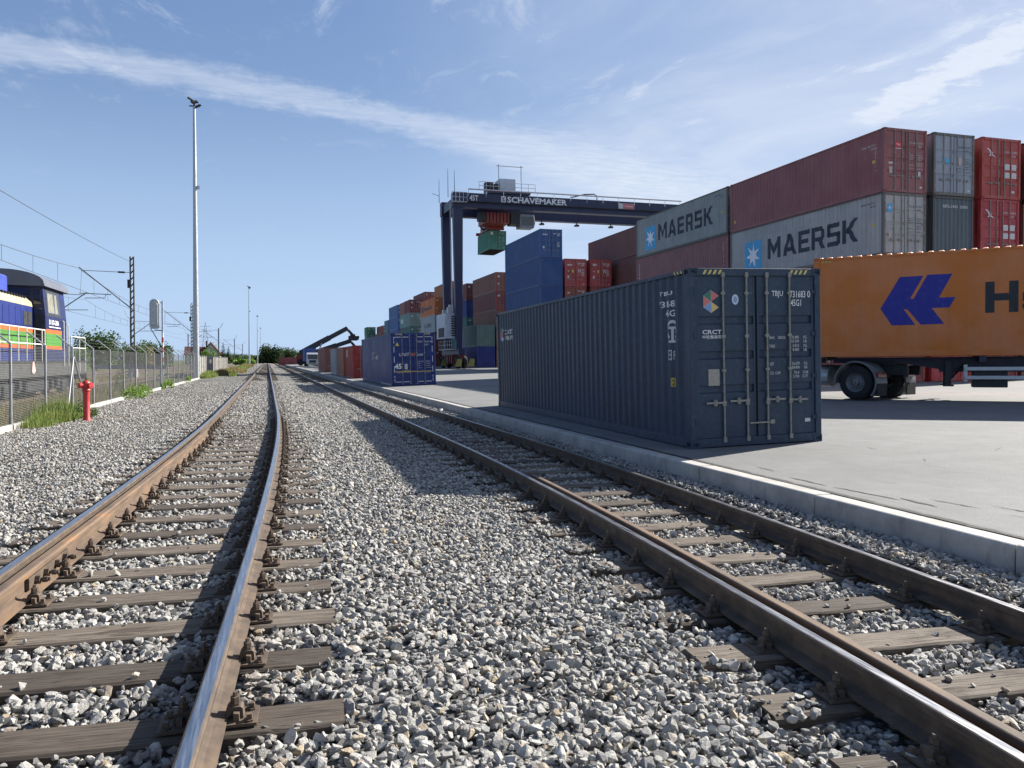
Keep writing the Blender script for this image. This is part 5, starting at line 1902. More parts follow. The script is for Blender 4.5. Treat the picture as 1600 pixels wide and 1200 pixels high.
mb.box(-1.0, 1.0, -1.3, -0.57, cz(21.4), cz(21.46))
for a in (-1.0, -.5, 0, .5, 1.0):
    mb.cyl((a, -1.28, cz(21.46)), (a, -1.28, cz(22.6)), 0.035, n=5)
for z_ in (22.0, 22.6):
    mb.cyl((-1, -1.28, cz(z_)), (1, -1.28, cz(z_)), 0.035, n=5)
ob('platform', mb.mesh('platform', [GALV]), crane)
# trolley
TX = 6.2
trol = ob('trolley', MB().box(TX - 2.2, TX + 3.6, -0.7, YF + 0.7, cz(22.84), cz(23.15)).mesh('trolley', [COLOR]), crane, color=lin('#384258'))
ob('hoist_house', MB().box(TX - 0.4, TX + 1.8, 0.0, 2.4, cz(23.15), cz(24.9)).mesh('hoist_house', [COLOR], bevel=0.03), trol, color=lin('#aeb8c2'))
ob('hoist_motor', MB().cyl((TX - 1.6, 0.6, cz(23.8)), (TX - 0.6, 0.6, cz(23.8)), 0.5, n=12).box(TX - 1.9, TX - .9, 1.6, 2.6, cz(23.15), cz(24.7)).mesh('hoist_motor', [DARK]), trol)
mb = MB()
for (xa, xb, ya) in ((TX - 3.4, TX + 4.3, -0.6),):
    for k in range(9):
        x = xa + (xb - xa) * k / 8
        mb.cyl((x, ya, cz(23.15)), (x, ya, cz(24.2)), 0.035, n=5)
    for z_ in (23.7, 24.2):
        mb.cyl((xa, ya, cz(z_)), (xb, ya, cz(z_)), 0.035, n=5)
for xx in (TX - 0.5, TX + 2.6):
    mb.cyl((xx, 0.2, cz(23.15)), (xx, 0.2, cz(26.7)), 0.06, n=5)
mb.cyl((TX - 0.8, 0.2, cz(26.5)), (TX + 2.9, 0.2, cz(26.5)), 0.05, n=5)
ob('trolley_handrail', mb.mesh('trolley_handrail', [GALV]), trol)
und = ob('under_trolley', MB().box(TX - 2.9, TX - 2.0, 1.2, 2.6, cz(19.7), cz(20.8)).box(TX + 1.4, TX + 2.8, 1.0, 2.8, cz(19.3), cz(20.75)).box(TX + 2.9, TX + 4.6, 1.0, 3.0, cz(19.2), cz(20.6)).mesh('under_trolley', [DARK]), crane)
mb = MB()
for k in range(7):
    mb.box(TX - 1.9 + .48 * k, TX - 1.6 + .48 * k, 1.3, 1.5, cz(19.5), cz(20.8))
mb.box(TX - 2.0, TX + 1.4, 1.5, 5.2, cz(19.5), cz(20.7))
ob('hoist_frame', mb.mesh('hoist_frame', [COLOR]), crane, color=lin('#7c2f22'))
op = ob('operator_cab', MB().prism([(TX + 2.6, cz(18.9)), (TX + 4.6, cz(18.9)), (TX + 4.8, cz(19.6)), (TX + 4.6, cz(20.6)), (TX + 2.6, cz(20.6))], 0.9, 2.6, 'Y').mesh('operator_cab', [COLOR], bevel=0.04), crane, color=lin('#6a7480'))
ob('cab_glass', MB().box(TX + 2.8, TX + 4.5, 0.88, 0.897, cz(19.2), cz(20.3)).mesh('cab_glass', [GLASS]), op)
# spreader and hanging ropes
GX, GY, GZ = 29.1 - CRN[0], 102.0 - CRN[1], cz(16.5)
spr = ob('spreader', MB().box(GX + 0.5, GX + 1.94, GY + 0.6, GY + 5.4, GZ + 2.95, GZ + 3.6).box(GX, GX + 2.44, GY, GY + 0.35, GZ + 2.62, GZ + 3.0).box(GX, GX + 2.44, GY + 5.7, GY + 6.05, GZ + 2.62, GZ + 3.0).box(GX + .3, GX + .7, GY + .1, GY + 5.9, GZ + 2.68, GZ + 2.95).box(GX + 1.74, GX + 2.14, GY + .1, GY + 5.9, GZ + 2.68, GZ + 2.95).mesh('spreader', [COLOR], bevel=0.03), crane, color=lin('#8a3f2a'))
mb = MB()
for a in (0.7, 1.74):
    for b_ in (1.6, 4.4):
        mb.cyl((GX + a, GY + b_, GZ + 3.6), (GX + a, GY + b_, cz(20.0)), 0.04, n=5)
mb.tube([(GX - 0.3, GY + 1.5, cz(20.5)), (GX - 0.6, GY + 1.2, cz(19.6)), (GX - 0.2, GY + 1.2, cz(19.2)), (GX + 0.6, GY + 1.6, cz(19.7))], 0.14, 6)
ob('hoist_ropes', mb.mesh('hoist_ropes', [DARK]), crane)
gcon = container('green short container hanging in the air from the gantry crane', (29.1, 102.0, 17.07), lin('#3f8571'), L=6.058, H=2.591, lod=1)
door_marks(gcon, WHITE, False)
decal(gcon, rect2d(0.2, 0.55, 2.0, 2.4), 'end', WHITE, None, DB - 0.006, name='white_label')


def girder_text(s, x0, x1, z0, z1, bold, color=WHITE):
    vs, fs = fit(text2d(s, bold), x0, x1, cz(z0), cz(z1))
    o = decal(crane, (vs, fs), 'end', color, None, -0.59, name='lettering')
    return o


girder_text('45T', 1.5, 2.65, 21.75, 22.45, 0.02)
girder_text('SCHAVEMAKER', 6.6, 15.0, 21.75, 22.5, 0.03)
decal(crane, ([(5.75, cz(21.75)), (6.4, cz(21.75)), (6.4, cz(22.5)), (5.75, cz(22.5))], [(0, 1, 2, 3)]), 'end', WHITE, None, -0.59, name='logo_square')
decal(crane, fit(text2d('S', 0.03), 5.87, 6.28, cz(21.83), cz(22.42)), 'end', CB, None, -0.59, off=.008, name='lettering')
decal(crane, ([(22.6, cz(21.7)), (25.0, cz(21.7)), (25.0, cz(22.45)), (22.6, cz(22.45))], [(0, 1, 2, 3)]), 'end', OFFW, None, -0.59, name='maker_plate')
decal(crane, rect2d(23.3, 24.95, cz(21.76), cz(22.4)), 'end', (0.5, 0.12, 0.12), None, -0.59, off=.008, name='maker_plate')
decal(crane, rect2d(23.5, 24.75, cz(21.98), cz(22.18)), 'end', (0.62, 0.4, 0.4), None, -0.59, off=.011, name='maker_plate')
mb = MB()
for k in range(4):
    x = 14.0 + 5.4 * k
    mb.prism([(x - .2, cz(20.65)), (x + .2, cz(20.65)), (x + .35, cz(20.4)), (x - .35, cz(20.4))], YF - .3, YF + .3, 'Y')
    mb.box(x - .05, x + .05, YF - .05, YF + .05, cz(20.65), cz(20.9))
ob('floodlights', mb.mesh('floodlights', [DARK]), crane)
mb = MB()
mb.tube([(15.5, -.8, cz(22.8)), (17.5, -.8, cz(23.3)), (18.9, -.8, cz(23.4)), (19.3, -.8, cz(23.2)), (19.3, -.8, cz(22.7))], 0.08, 6)
ob('cable_boom', mb.mesh('cable_boom', [DARK]), crane)

# ------------------------------------------------------------------ lorry and reach stackers at the far end of the yard
LZ = yard_z(9)
lor = thing('container_lorry', 'pale lorry facing the camera with a blue container, far down the yard', 'lorry', (8.3, 176, LZ))
ob('cab', MB().prism([(0, 0.55), (0, 1.5), (0.25, 2.7), (0.5, 3.0), (2.2, 3.05), (2.2, 0.55)], 0, 2.5, 'X').mesh('cab', [COLOR], bevel=0.06), lor, (0, 0, 0), color=lin('#b9bdc2'))
ob('windscreen', MB().add([(0.2, -0.0, 1.6), (2.3, -0.0, 1.6), (2.3, 0.23, 2.65), (0.2, 0.23, 2.65)], [(0, 1, 2, 3)]).mesh('windscreen', [GLASS]), lor, (0, -0.03, 0))
ob('bumper', MB().box(0.02, 2.48, -0.15, 0.1, 0.35, 0.75).mesh('bumper', [COLOR], bevel=.03), lor, color=lin('#8a8f95'))
ob('grille', MB().box(0.5, 2.0, -0.03, -0.01, 0.85, 1.4).mesh('grille', [DARK]), lor)
for x in (0.15, 1.95):
    ob('headlight', MB().box(x, x + 0.4, -0.17, -0.15, 0.5, 0.68).mesh('headlight', [GALV]), lor)
for x in (-0.3, 2.55):
    ob('mirror', MB().box(x, x + 0.2, 0.1, 0.2, 1.9, 2.5).mesh('mirror', [DARK]), lor)
ob('chassis', MB().box(0.5, 2.0, 1.5, 15.5, 0.7, 1.15).mesh('chassis', [DARK]), lor)
for y in (1.2, 5.0, 12.5, 13.8):
    for x in (0.2, 2.3):
        ob('wheel', cached(('tyreX2',), lambda: MB().lathe([(0.28, -.15), (0.45, -.16), (0.5, -.1), (0.5, .1), (0.45, .16), (0.28, .15)], 'X', n=18).mesh('wheel', [RUBBER], smooth=True)), lor, (x, y, 0.5))
container('blue container carried by the pale lorry far down the yard', (8.05, 179.2, LZ + 1.2), lin('#2c4a92'), H=2.896, lod=1)


def reach_stacker(label, loc, rz, elev, blen, color):
    r = thing('reach_stacker', label, 'reach stacker', loc, (0, 0, rz))
    ob('body', MB().prism([(-4.2, 0.9), (-4.2, 2.5), (-2.0, 2.7), (-1.0, 1.9), (2.6, 1.8), (2.8, 0.9)], -1.5, 1.5, 'Y').mesh('body', [COLOR], bevel=0.05), r, color=color)
    cb = ob('cab', MB().prism([(-0.6, 1.9), (-0.6, 3.6), (0.9, 3.6), (1.3, 2.6), (1.2, 1.9)], -0.7, 0.7, 'Y').mesh('cab', [COLOR], bevel=0.04), r, color=lin('#3b3f45'))
    ob('cab_glass', MB().box(-0.4, 0.8, -0.71, -0.702, 2.4, 3.4).mesh('cab_glass', [GLASS]), cb)
    for x, rr in ((2.0, 0.9), (-3.2, 0.8)):
        for y in (-1.6, 1.6):
            ob('wheel', MB().lathe([(rr * .5, -.35), (rr * .9, -.38), (rr, -.25), (rr, .25), (rr * .9, .38), (rr * .5, .35)], 'Y', n=20).mesh('wheel', [RUBBER], smooth=True), r, (x, y, rr))
    p0 = Vector((-3.4, 0, 3.0))
    d = Vector((math.cos(elev), 0, math.sin(elev)))
    p1 = p0 + d * blen
    ob('boom', MB().bar(p0, p0 + d * blen * 0.62, 1.1, 1.35).bar(p0 + d * blen * 0.62, p1, 0.9, 1.1).mesh('boom', [COLOR], bevel=0.03), r, color=lin('#2c3036'))
    p2 = p1 + Vector((1.2, 0, -1.7))
    ob('boom_head', MB().bar(p1 - d * 0.3, p2, 0.7, 0.6).mesh('boom_head', [COLOR]), r, color=lin('#2c3036'))
    ob('lift_cylinder', MB().cyl((0.6, 0.75, 1.8), p0 + d * blen * 0.45 + Vector((0, 0.75, -.3)), 0.16).cyl((0.6, -0.75, 1.8), p0 + d * blen * 0.45 + Vector((0, -0.75, -.3)), 0.16).mesh('lift_cylinder', [GALV]), r)
    ob('spreader', MB().box(p2.x - 0.7, p2.x + 0.9, -3.0, 3.0, p2.z - 1.0, p2.z - 0.55).box(p2.x - 1.1, p2.x + 1.3, -3.1, -2.8, p2.z - 1.35, p2.z - 1.0).box(p2.x - 1.1, p2.x + 1.3, 2.8, 3.1, p2.z - 1.35, p2.z - 1.0)
       .box(p2.x - 0.6, p2.x + 0.6, -0.6, 0.6, p2.z - 0.55, p2.z + 0.2).box(p2.x - 1.0, p2.x + 1.5, -2.0, 1.6, p2.z - 0.9, p2.z - .3).mesh('spreader', [DARK]), r)
    return r


reach_stacker('dark reach stacker with its boom raised high behind the lorry', (11.0, 196.0, yard_z(11) + .0), -0.05, math.radians(29), 13.2, lin('#7a2a22'))
reach_stacker('reach stacker with its boom held low, farther behind the lorry', (14.5, 206.0, yard_z(14)), -0.02, math.radians(19), 10.5, lin('#3c4248'))

# ------------------------------------------------------------------ fence along the siding
FX = -5.7
FENCE_STEEL = simple('fence_galvanised', (0.3, 0.31, 0.325), 0.55, 0.5, 0.15, 6)
WIRE = simple('fence_wire', (0.16, 0.165, 0.17), 0.6, 0.3, 0.1, 5)
fence = thing('wire_mesh_fence', 'grey wire mesh fence with cranked posts between the tracks and the siding', 'fence', (0, 0, 0))
ff = MB().cyl((0, 0, -0.1), (0, 0, 2.02), 0.03, n=8).cyl((0, 0, 2.0), (-0.42, 0, 2.36), 0.026, n=6)
post_me = ff.mesh('post', [FENCE_STEEL])
pm = MB()
for k in range(46):
    z = 0.13 + k * 0.0405
    pm.box(-0.003, 0.003, 0.02, 2.94, z - 0.0035, z + 0.0035)
for k in range(29):
    y = 0.1 + k * 0.1
    pm.box(-0.0065, -0.0026, y - 0.002, y + 0.002, 0.1, 1.99)
panel_me = pm.mesh('mesh_panel', [WIRE], fix=False)
plinth_me = MB().prism([(-0.04, -0.2), (0.04, -0.2), (0.04, 0.1), (0.032, 0.112), (-0.032, 0.112), (-0.04, 0.1)], 0.05, 2.91, 'Y').mesh('plinth', [CONC])
PY0 = 17.6
NP = 18
for i in range(NP + 1):
    y = PY0 + 2.96 * i
    ob('post', post_me, fence, (FX + rnd.uniform(-.012, .012), y, 0.04), (rnd.uniform(-.006, .006), rnd.uniform(-.008, .008), rnd.uniform(-.05, .05)))
    if i < NP:
        ob('mesh_panel', panel_me, fence, (FX - 0.035, y, 0.04))
        ob('plinth', plinth_me, fence, (FX, y, 0.04))
bw = MB()
for k in range(3):
    t_ = 0.25 + 0.33 * k
    pts_ = []
    for i in range(NP + 1):
        pts_ += [(FX - 0.42 * t_, PY0 + 2.96 * i, 0.04 + 2.02 + 0.34 * t_), (FX - 0.42 * t_, PY0 + 2.96 * (i + .5), 0.04 + 2.0 + 0.34 * t_)]
    bw.tube(pts_[:-1], 0.005, 3)
ob('top_wires', bw.mesh('top_wires', [WIRE], fix=False), fence)
yb = PY0 + 2.96 * 3
mb = MB().cyl((FX + 0.05, yb - 0.04, 1.75), (FX + 0.1, yb - 1.15, 0.05), 0.022, n=6).cyl((FX + 0.05, yb + 0.04, 1.75), (FX + 0.1, yb + 1.55, 0.05), 0.028, n=6)
ob('brace', mb.mesh('brace', [FENCE_STEEL]), fence)
ob('rag', MB().add([(0, 0, 0), (0, .1, .02), (.03, .13, -.22), (.01, .05, -.3), (-.02, -.01, -.25)], [(0, 1, 2, 3, 4)]).mesh('rag', [simple('pale_rag', (0.5, 0.3, 0.28), 0.8)], fix=False), fence, (FX + .02, 22.3, 1.6))['label'] = 'pale pink rag tied to the mesh'

# concrete slat fence that carries on beyond the lamp mast
slat = thing('concrete_slat_fence', 'pale grey fence of closely spaced upright posts beyond the lamp mast', 'fence')
sp_me = MB().box(-0.09, 0.09, -0.09, 0.09, -0.1, 2.1).mesh('fence_post', [CONC], bevel=0.01)
for i in range(22):
    ob('fence_post', sp_me, slat, (FX - 0.35 + rnd.uniform(-.02, .02), 74 + 2.6 * i, 0))
mb = MB()
for i in range(21):
    for k in range(4):
        mb.box(FX - 0.39, FX - 0.33, 74.09 + 2.6 * i, 76.51 + 2.6 * i, 0.0 + .5 * k, 0.485 + .5 * k)
ob('infill_panels', mb.mesh('infill_panels', [simple('dull_panel', (0.2, 0.195, 0.18), 0.9, 0, 0.25, 1.5)], fix=False), slat)['kind'] = 'stuff'

# ------------------------------------------------------------------ hydrant
REDP = simple('hydrant_red', (0.45, 0.03, 0.028), 0.42, 0, 0.18, 12)
hyd = thing('fire_hydrant', 'red pillar fire hydrant standing in the gravel by the fence', 'hydrant', (-4.6, 22.9, 0.04))
ob('pillar', MB().lathe([(0.095, -0.1), (0.095, 0.03), (0.082, 0.05), (0.082, 0.78), (0.1, 0.8), (0.1, 0.83), (0.085, 0.85)], 'Z', n=16).mesh('pillar', [REDP], smooth=True), hyd)
ob('head', MB().lathe([(0.085, 0.85), (0.105, 0.87), (0.11, 0.98), (0.09, 1.04), (0.05, 1.07), (0.03, 1.08)], 'Z', n=16).mesh('head', [REDP], smooth=True), hyd)
for s, nm in ((-1, 'outlet'), (1, 'outlet')):
    ob(nm, MB().cyl((s * 0.05, -0.05, 0.95), (s * 0.125, -0.11, 0.95), 0.06, 0.065, n=12).cyl((s * 0.125, -0.11, 0.95), (s * 0.15, -0.13, 0.95), 0.075, n=12).mesh(nm, [REDP]), hyd)
ob('spindle', MB().cyl((0, 0, 1.08), (0, 0, 1.14), 0.025, n=6).mesh('spindle', [DARK]), hyd)

# ------------------------------------------------------------------ lamp masts
def lamp_mast(label, loc, h=23.7, det=True):
    r = thing('lamp_mast', label, 'lamp mast', loc, group='lamp masts along the tracks')
    ob('mast', MB().lathe([(0.36, 0.0), (0.36, 0.03), (0.26, 0.05), (0.25, 2.0), (0.19, h * 0.5), (0.11, h)], 'Z', n=16).mesh('mast', [GALV], smooth=True), r)
    ob('access_door', MB().box(0.235, 0.262, -0.09, 0.09, 0.7, 1.4).mesh('access_door', [GALV]), r)
    ob('bracket', MB().bar((0, 0, h - 0.1), (0, 0, h + 0.25), 0.16).bar((-0.4, 0, h), (0.45, 0, h), 0.09).bar((0, 0, h + .2), (-.3, -.05, h + .55), 0.09).bar((0, -0.5, h + .1), (0, 0.5, h + .1), 0.08).mesh('bracket', [DARK]), r)
    for (x, y, z, a, b_) in ((-0.3, -0.1, 0.6, 0.45, 0.5), (0.3, 0.1, 0.0, -0.6, 0.3), (0.05, -0.2, 0.3, -0.3, 0.6)):
        fl_ = ob('floodlight', cached('flood', lambda: MB().prism([(-0.42, 0.0), (0.42, 0.0), (0.36, 0.2), (-0.36, 0.2)], -0.3, 0.3, 'Y').mesh('floodlight', [DARK], bevel=0.03)), r, (x, y, h + z * .8), (b_, a, 0.3), scale=(.72, .72, .72))
        ob('lens', cached('lens', lambda: MB().box(-0.36, 0.36, -0.25, 0.25, -0.012, -0.002).mesh('lens', [GALV])), fl_)
    ob('sensor_box', MB().box(0.15, 0.4, -0.1, 0.1, h * 0.7, h * 0.7 + 0.25).mesh('sensor_box', [GALV]), r)
    return r


lamp_mast('tall grey lamp mast at the end of the wire mesh fence, nearest one', (-5.95, 72.6, 0.0))
lamp_mast('second tall lamp mast in the distance left of the tracks', (-5.3, 249, 0.0))
lamp_mast('third lamp mast, thin and far along the tracks', (-4.8, 409, 0.0))
lamp_mast('farthest lamp mast, the faintest of the line', (-4.6, 560, 0.0))

# ------------------------------------------------------------------ catenary masts, signal, wires
LATT = simple('dark_lattice_steel', (0.085, 0.083, 0.08), 0.7, 0.2, 0.2, 5)


def lattice_mast(label, loc, h, reach, det=True):
    r = thing('catenary_mast', label, 'catenary mast', loc, group='overhead line masts')
    mb = MB()
    for x in (-0.13, 0.13):
        mb.box(x - 0.05, x + 0.05, -0.1, 0.1, 0.5, h)
    n_ = int(h / 0.55)
    for k in range(n_):
        z = 0.7 + k * 0.55
        mb.bar((-0.12, -0.06, z), (0.12, -0.06, z + 0.3), 0.05, 0.1)
    ob('lattice_post', mb.mesh('lattice_post', [LATT], fix=False), r)
    ob('footing', MB().box(-0.35, 0.35, -0.35, 0.35, -0.2, 0.9).mesh('footing', [CONC], bevel=.03), r)
    mb = MB()
    zz = h - 1.35
    mb.cyl((0, 0, zz - 3.1), (reach, 0, zz + 0.3), 0.05, n=6)
    mb.cyl((0, 0, zz), (reach * 0.93, 0, zz + 0.05), 0.025, n=5)
    mb.cyl((reach * 0.4, 0, zz - 1.9), (reach, 0, zz - 1.85), 0.035, n=5)
    mb.tube([(reach * 0.5, 0, zz - 1.9), (reach * 0.52, 0, zz - 2.2), (reach * 0.9, 0, zz - 2.25)], 0.03, 5)
    mb.cyl((reach * 0.95, 0, zz + .1), (reach * 0.98, 0, zz - 1.85), 0.012, n=4)
    ob('cantilever', mb.mesh('cantilever', [LATT]), r)
    mb = MB()
    mb.cyl((reach * 0.14, 0, zz), (reach * 0.27, 0, zz + .01), 0.08, n=8)
    mb.cyl((reach * 0.068, 0, zz - .6), (reach * 0.068, 0, zz - 1.3), 0.1, n=8)
    ob('insulator', mb.mesh('insulator', [DARK]), r)
    return r


lattice_mast('nearest dark lattice catenary mast left of the lamp mast', (-10.9, 72.0, 0.0), 10.4, -4.0)
lattice_mast('dark lattice catenary mast just right of the tall lamp mast', (-11.6, 134.0, 0.0), 10.6, -4.1)
GSTEEL = simple('grey_mast_steel', (0.16, 0.165, 0.17), 0.6, 0.2, 0.2, 5)
wm = [('grey catenary mast across the main line, left of the signal', -23.0, 96, 9.4), ('grey catenary mast across the main line between signal and lamp', -23.0, 150, 9.0)]
for k in range(6):
    wm.append((('third', 'fourth', 'fifth', 'sixth', 'seventh', 'eighth')[k] + ' catenary mast of the line receding beyond the house', -23 if k % 2 else -11.6, 205 + 48 * k, 9.6))
for lab, x, y, h in wm:
    r = thing('catenary_mast', lab, 'catenary mast', (x, y, -0.05), group='overhead line masts')
    ob('post', MB().box(-0.14, 0.14, -0.14, 0.14, 0, h).mesh('post', [GSTEEL]), r)
    s = 1 if x < -20 else -1
    ob('cantilever', MB().cyl((0, 0, h - 3.2), (s * 3.9, 0, h - .2), 0.06, n=5).cyl((0, 0, h - .4), (s * 3.7, 0, h - .5), 0.035, n=4).cyl((s * 1.2, 0, h - 2.2), (s * 4, 0, h - 2.15), 0.04, n=4).tube([(0, 0, h), (s * -.5, 0, h + .2), (s * -1.0, 0, h + 1.4)], 0.05, 4).mesh('cantilever', [GSTEEL]), r)


def catenary(label, x, z0, ys, sag=1.1):
    r = thing('overhead_wire', label, 'overhead wire', (x, 0, 0), group='overhead wires')
    mb, md_ = MB(), MB()
    carrier, contact = [], []
    for a, b_ in zip(ys, ys[1:]):
        nseg = 10
        for i in range(nseg):
            t_ = i / nseg
            y = a + (b_ - a) * t_
            zc_ = z0 + 1.75 - 4 * sag * t_ * (1 - t_)
            carrier.append((0, y, zc_))
            contact.append((0, y, z0))
            if i % 1 == 0 and i and a < 150:
                md_.cyl((0, y, z0), (0, y, zc_), 0.011, n=3)
    mb.tube(carrier, 0.018, 4)
    ob('carrier_wire', mb.mesh('carrier_wire', [LATT], fix=False), r)
    ob('contact_wire', MB().tube(contact, 0.018, 4).mesh('contact_wire', [LATT], fix=False), r)
    ob('droppers', md_.mesh('droppers', [LATT], fix=False), r)


catenary('overhead wire pair above the nearer main line', -14.9, 7.5, [8, 71.5, 134, 205, 253, 301, 400], 1.0)
catenary('overhead wire pair above the farther main line', -19.3, 6.6, [20, 96, 150, 205, 253, 301, 400], 1.0)
fd = thing('feeder_wire', 'single feeder wire rising to the nearest lattice mast', 'overhead wire', (0, 0, 0), group='overhead wires')
ob('wire', MB().tube([(-12.4 + 1.5 * i / 14, 8 + 64 * i / 14, 9.9 - 4 * 0.5 * (i / 14) * (1 - i / 14)) for i in range(15)], 0.018, 4).mesh('wire', [LATT], fix=False), fd)

sig = thing('railway_signal', 'tall rounded grey signal head seen from behind on a red and white post', 'signal', (-8.15, 68.5, 0.0))
ob('post', MB().cyl((0, 0, -0.1), (0, 0, 6.5), 0.075, n=8).mesh('post', [GALV]), sig)
for k, z in enumerate((1.5, 2.3, 3.1)):
    ob('red_band', MB().cyl((0, 0, z), (0, 0, z + 0.4), 0.082, n=8, caps=False).mesh('red_band', [COLOR]), sig, color=(0.5, 0.04, 0.04))
    ob('white_band', MB().cyl((0, 0, z + 0.4), (0, 0, z + 0.78), 0.081, n=8, caps=False).mesh('white_band', [COLOR]), sig, color=(0.7, 0.7, 0.7))
hp = [(-0.95, 4.35), (-0.95, 6.25), (-0.9, 6.45), (-0.75, 6.58), (-0.58, 6.62), (-0.4, 6.58), (-0.26, 6.45), (-0.2, 6.25), (-0.2, 4.35), (-0.35, 4.2), (-0.8, 4.2)]
ob('signal_head', MB().prism(hp, -0.2, 0.12, 'Y').mesh('signal_head', [GALV], bevel=0.03), sig)
ob('hood_casing', MB().prism([(-0.85, 4.45), (-0.85, 6.2), (-0.58, 6.45), (-0.32, 6.2), (-0.32, 4.45)], -0.26, -0.205, 'Y').mesh('hood_casing', [GALV], bevel=.02), sig)
ob('bracket', MB().bar((-0.9, 0, 4.25), (0, 0, 2.6), 0.06).mesh('bracket', [DARK]), sig)
ob('bracket', MB().bar((-0.6, 0, 4.1), (0, 0, 4.05), 0.08).mesh('bracket', [DARK]), sig)
ob('bracket', MB().bar((-0.3, 0, 6.3), (0, 0, 6.35), 0.05).mesh('bracket', [DARK]), sig)

# ------------------------------------------------------------------ locomotive
LB = lin('#1e2d6e')
LBD = lin('#18224f')
CREAM = lin('#a59e86')
loco = thing('diesel_locomotive', 'blue diesel shunting locomotive with orange and green bands behind the fence', 'locomotive', (-9.8, 0, 0.2))
lz = lambda z: z - 0.2
ob('underframe', MB().box(-1.4, 1.45, 27.6, 41.6, lz(0.98), lz(1.56)).mesh('underframe', [simple('loco_frame_grey', (0.05, 0.05, 0.048), 0.7, 0, 0.25, 4)], bevel=.03), loco)
ob('platform', MB().box(-1.45, 1.5, 27.4, 41.8, lz(1.561), lz(1.62)).mesh('platform', [DARK]), loco)
for yy in (27.5, 41.65):
    ob('buffer_beam', MB().box(-1.4, 1.45, yy - 0.08, yy + 0.12, lz(0.75), lz(1.75)).mesh('buffer_beam', [DARK]), loco)
    for xx in (-0.87, 0.87):
        s = -1 if yy < 30 else 1
        ob('buffer', MB().cyl((xx, yy, lz(1.1)), (xx, yy + s * 0.5, lz(1.1)), 0.12, n=10).cyl((xx, yy + s * 0.5, lz(1.1)), (xx, yy + s * 0.56, lz(1.1)), 0.24, n=14).mesh('buffer', [DARK]), loco)
# long hood with rounded cream shoulders
hs = 1.02
body = [(-hs, lz(1.62)), (hs, lz(1.62)), (hs, lz(3.72)), (-hs, lz(3.72))]
ob('hood', MB().prism(body, 27.9, 34.55, 'Y').mesh('hood', [COLOR]), loco, color=LB)
shp = [(hs + .01, lz(3.723)), (hs - 0.02, lz(3.9)), (hs - 0.2, lz(4.08)), (0.4, lz(4.18)), (-0.4, lz(4.18)), (-hs + 0.2, lz(4.08)), (-hs + .02, lz(3.9)), (-hs - .01, lz(3.723))]
ob('hood_top', MB().prism(shp, 27.9, 34.5, 'Y').mesh('hood_top', [COLOR], smooth=True), loco, color=CREAM)
ob('hood_tower', MB().box(-0.8, 0.8, 28.6, 32.3, lz(4.0), lz(4.72)).mesh('hood_tower', [COLOR], bevel=.06), loco, color=lin('#3a4a9c'))
ob('exhaust', MB().cyl((0.3, 31.8, lz(4.72)), (0.3, 31.8, lz(5.0)), 0.16, n=10).mesh('exhaust', [DARK]), loco)
mb = MB()
for k in range(9):
    mb.box(hs + 0.001, hs + 0.014, 28.1 + .7 * k, 28.72 + .7 * k, lz(2.95), lz(3.62))
ob('hood_doors', mb.mesh('hood_doors', [COLOR], bevel=.006), loco, color=LB)
mb = MB()
for k in range(2):
    mb.box(hs + 0.015, hs + 0.03, 33.2 + .6 * k, 33.7 + .6 * k, lz(2.98), lz(3.5))
ob('grille', mb.mesh('grille', [DARK]), loco)
mb = MB()
for k in range(16):
    mb.box(hs - .3 + .02 * (k % 2), hs - .1, 29.0 + .33 * k, 29.04 + .33 * k, lz(4.02), lz(4.12))
ob('hood_fittings', mb.mesh('hood_fittings', [DARK]), loco)
# cab
cs = 1.44
cabp = [(-cs, lz(1.62)), (cs, lz(1.62)), (cs, lz(3.4)), (cs - 0.1, lz(4.55)), (-cs + .1, lz(4.55)), (-cs, lz(3.4))]
cab_ = ob('cab', MB().prism(cabp, 34.6, 37.9, 'Y').mesh('cab', [COLOR]), loco, color=LBD)
ob('cab_end', MB().prism([(-cs + .03, lz(1.7)), (cs - .03, lz(1.7)), (cs - .03, lz(3.4)), (cs - .13, lz(4.5)), (-cs + .13, lz(4.5)), (-cs + .03, lz(3.4))], 34.57, 34.596, 'Y').mesh('cab_end', [COLOR]), loco, color=lin('#161b38'))  # end wall turned from the sun; its shade is put into this darker colour
rp = [(-cs - .06, lz(4.552))] + [(-(cs + .06) * math.cos(math.radians(a)), lz(4.56) + 0.62 * math.sin(math.radians(a)) ** 0.8) for a in range(8, 176, 12)] + [(cs + .06, lz(4.552))]
ob('cab_roof', MB().prism(rp, 34.3, 38.15, 'Y').mesh('cab_roof', [COLOR], smooth=True), loco, color=lin('#5b5e68'))


def cabside(y0, y1, z0, z1, off=0.012):
    xf = lambda z: cs - (0.1 * max(0, (z - 3.4) / 1.15)) + off
    return MB().add([(xf(z0), y0, lz(z0)), (xf(z0), y1, lz(z0)), (xf(z1), y1 - .08, lz(z1)), (xf(z1), y0 + .08, lz(z1))], [(0, 1, 2, 3)])


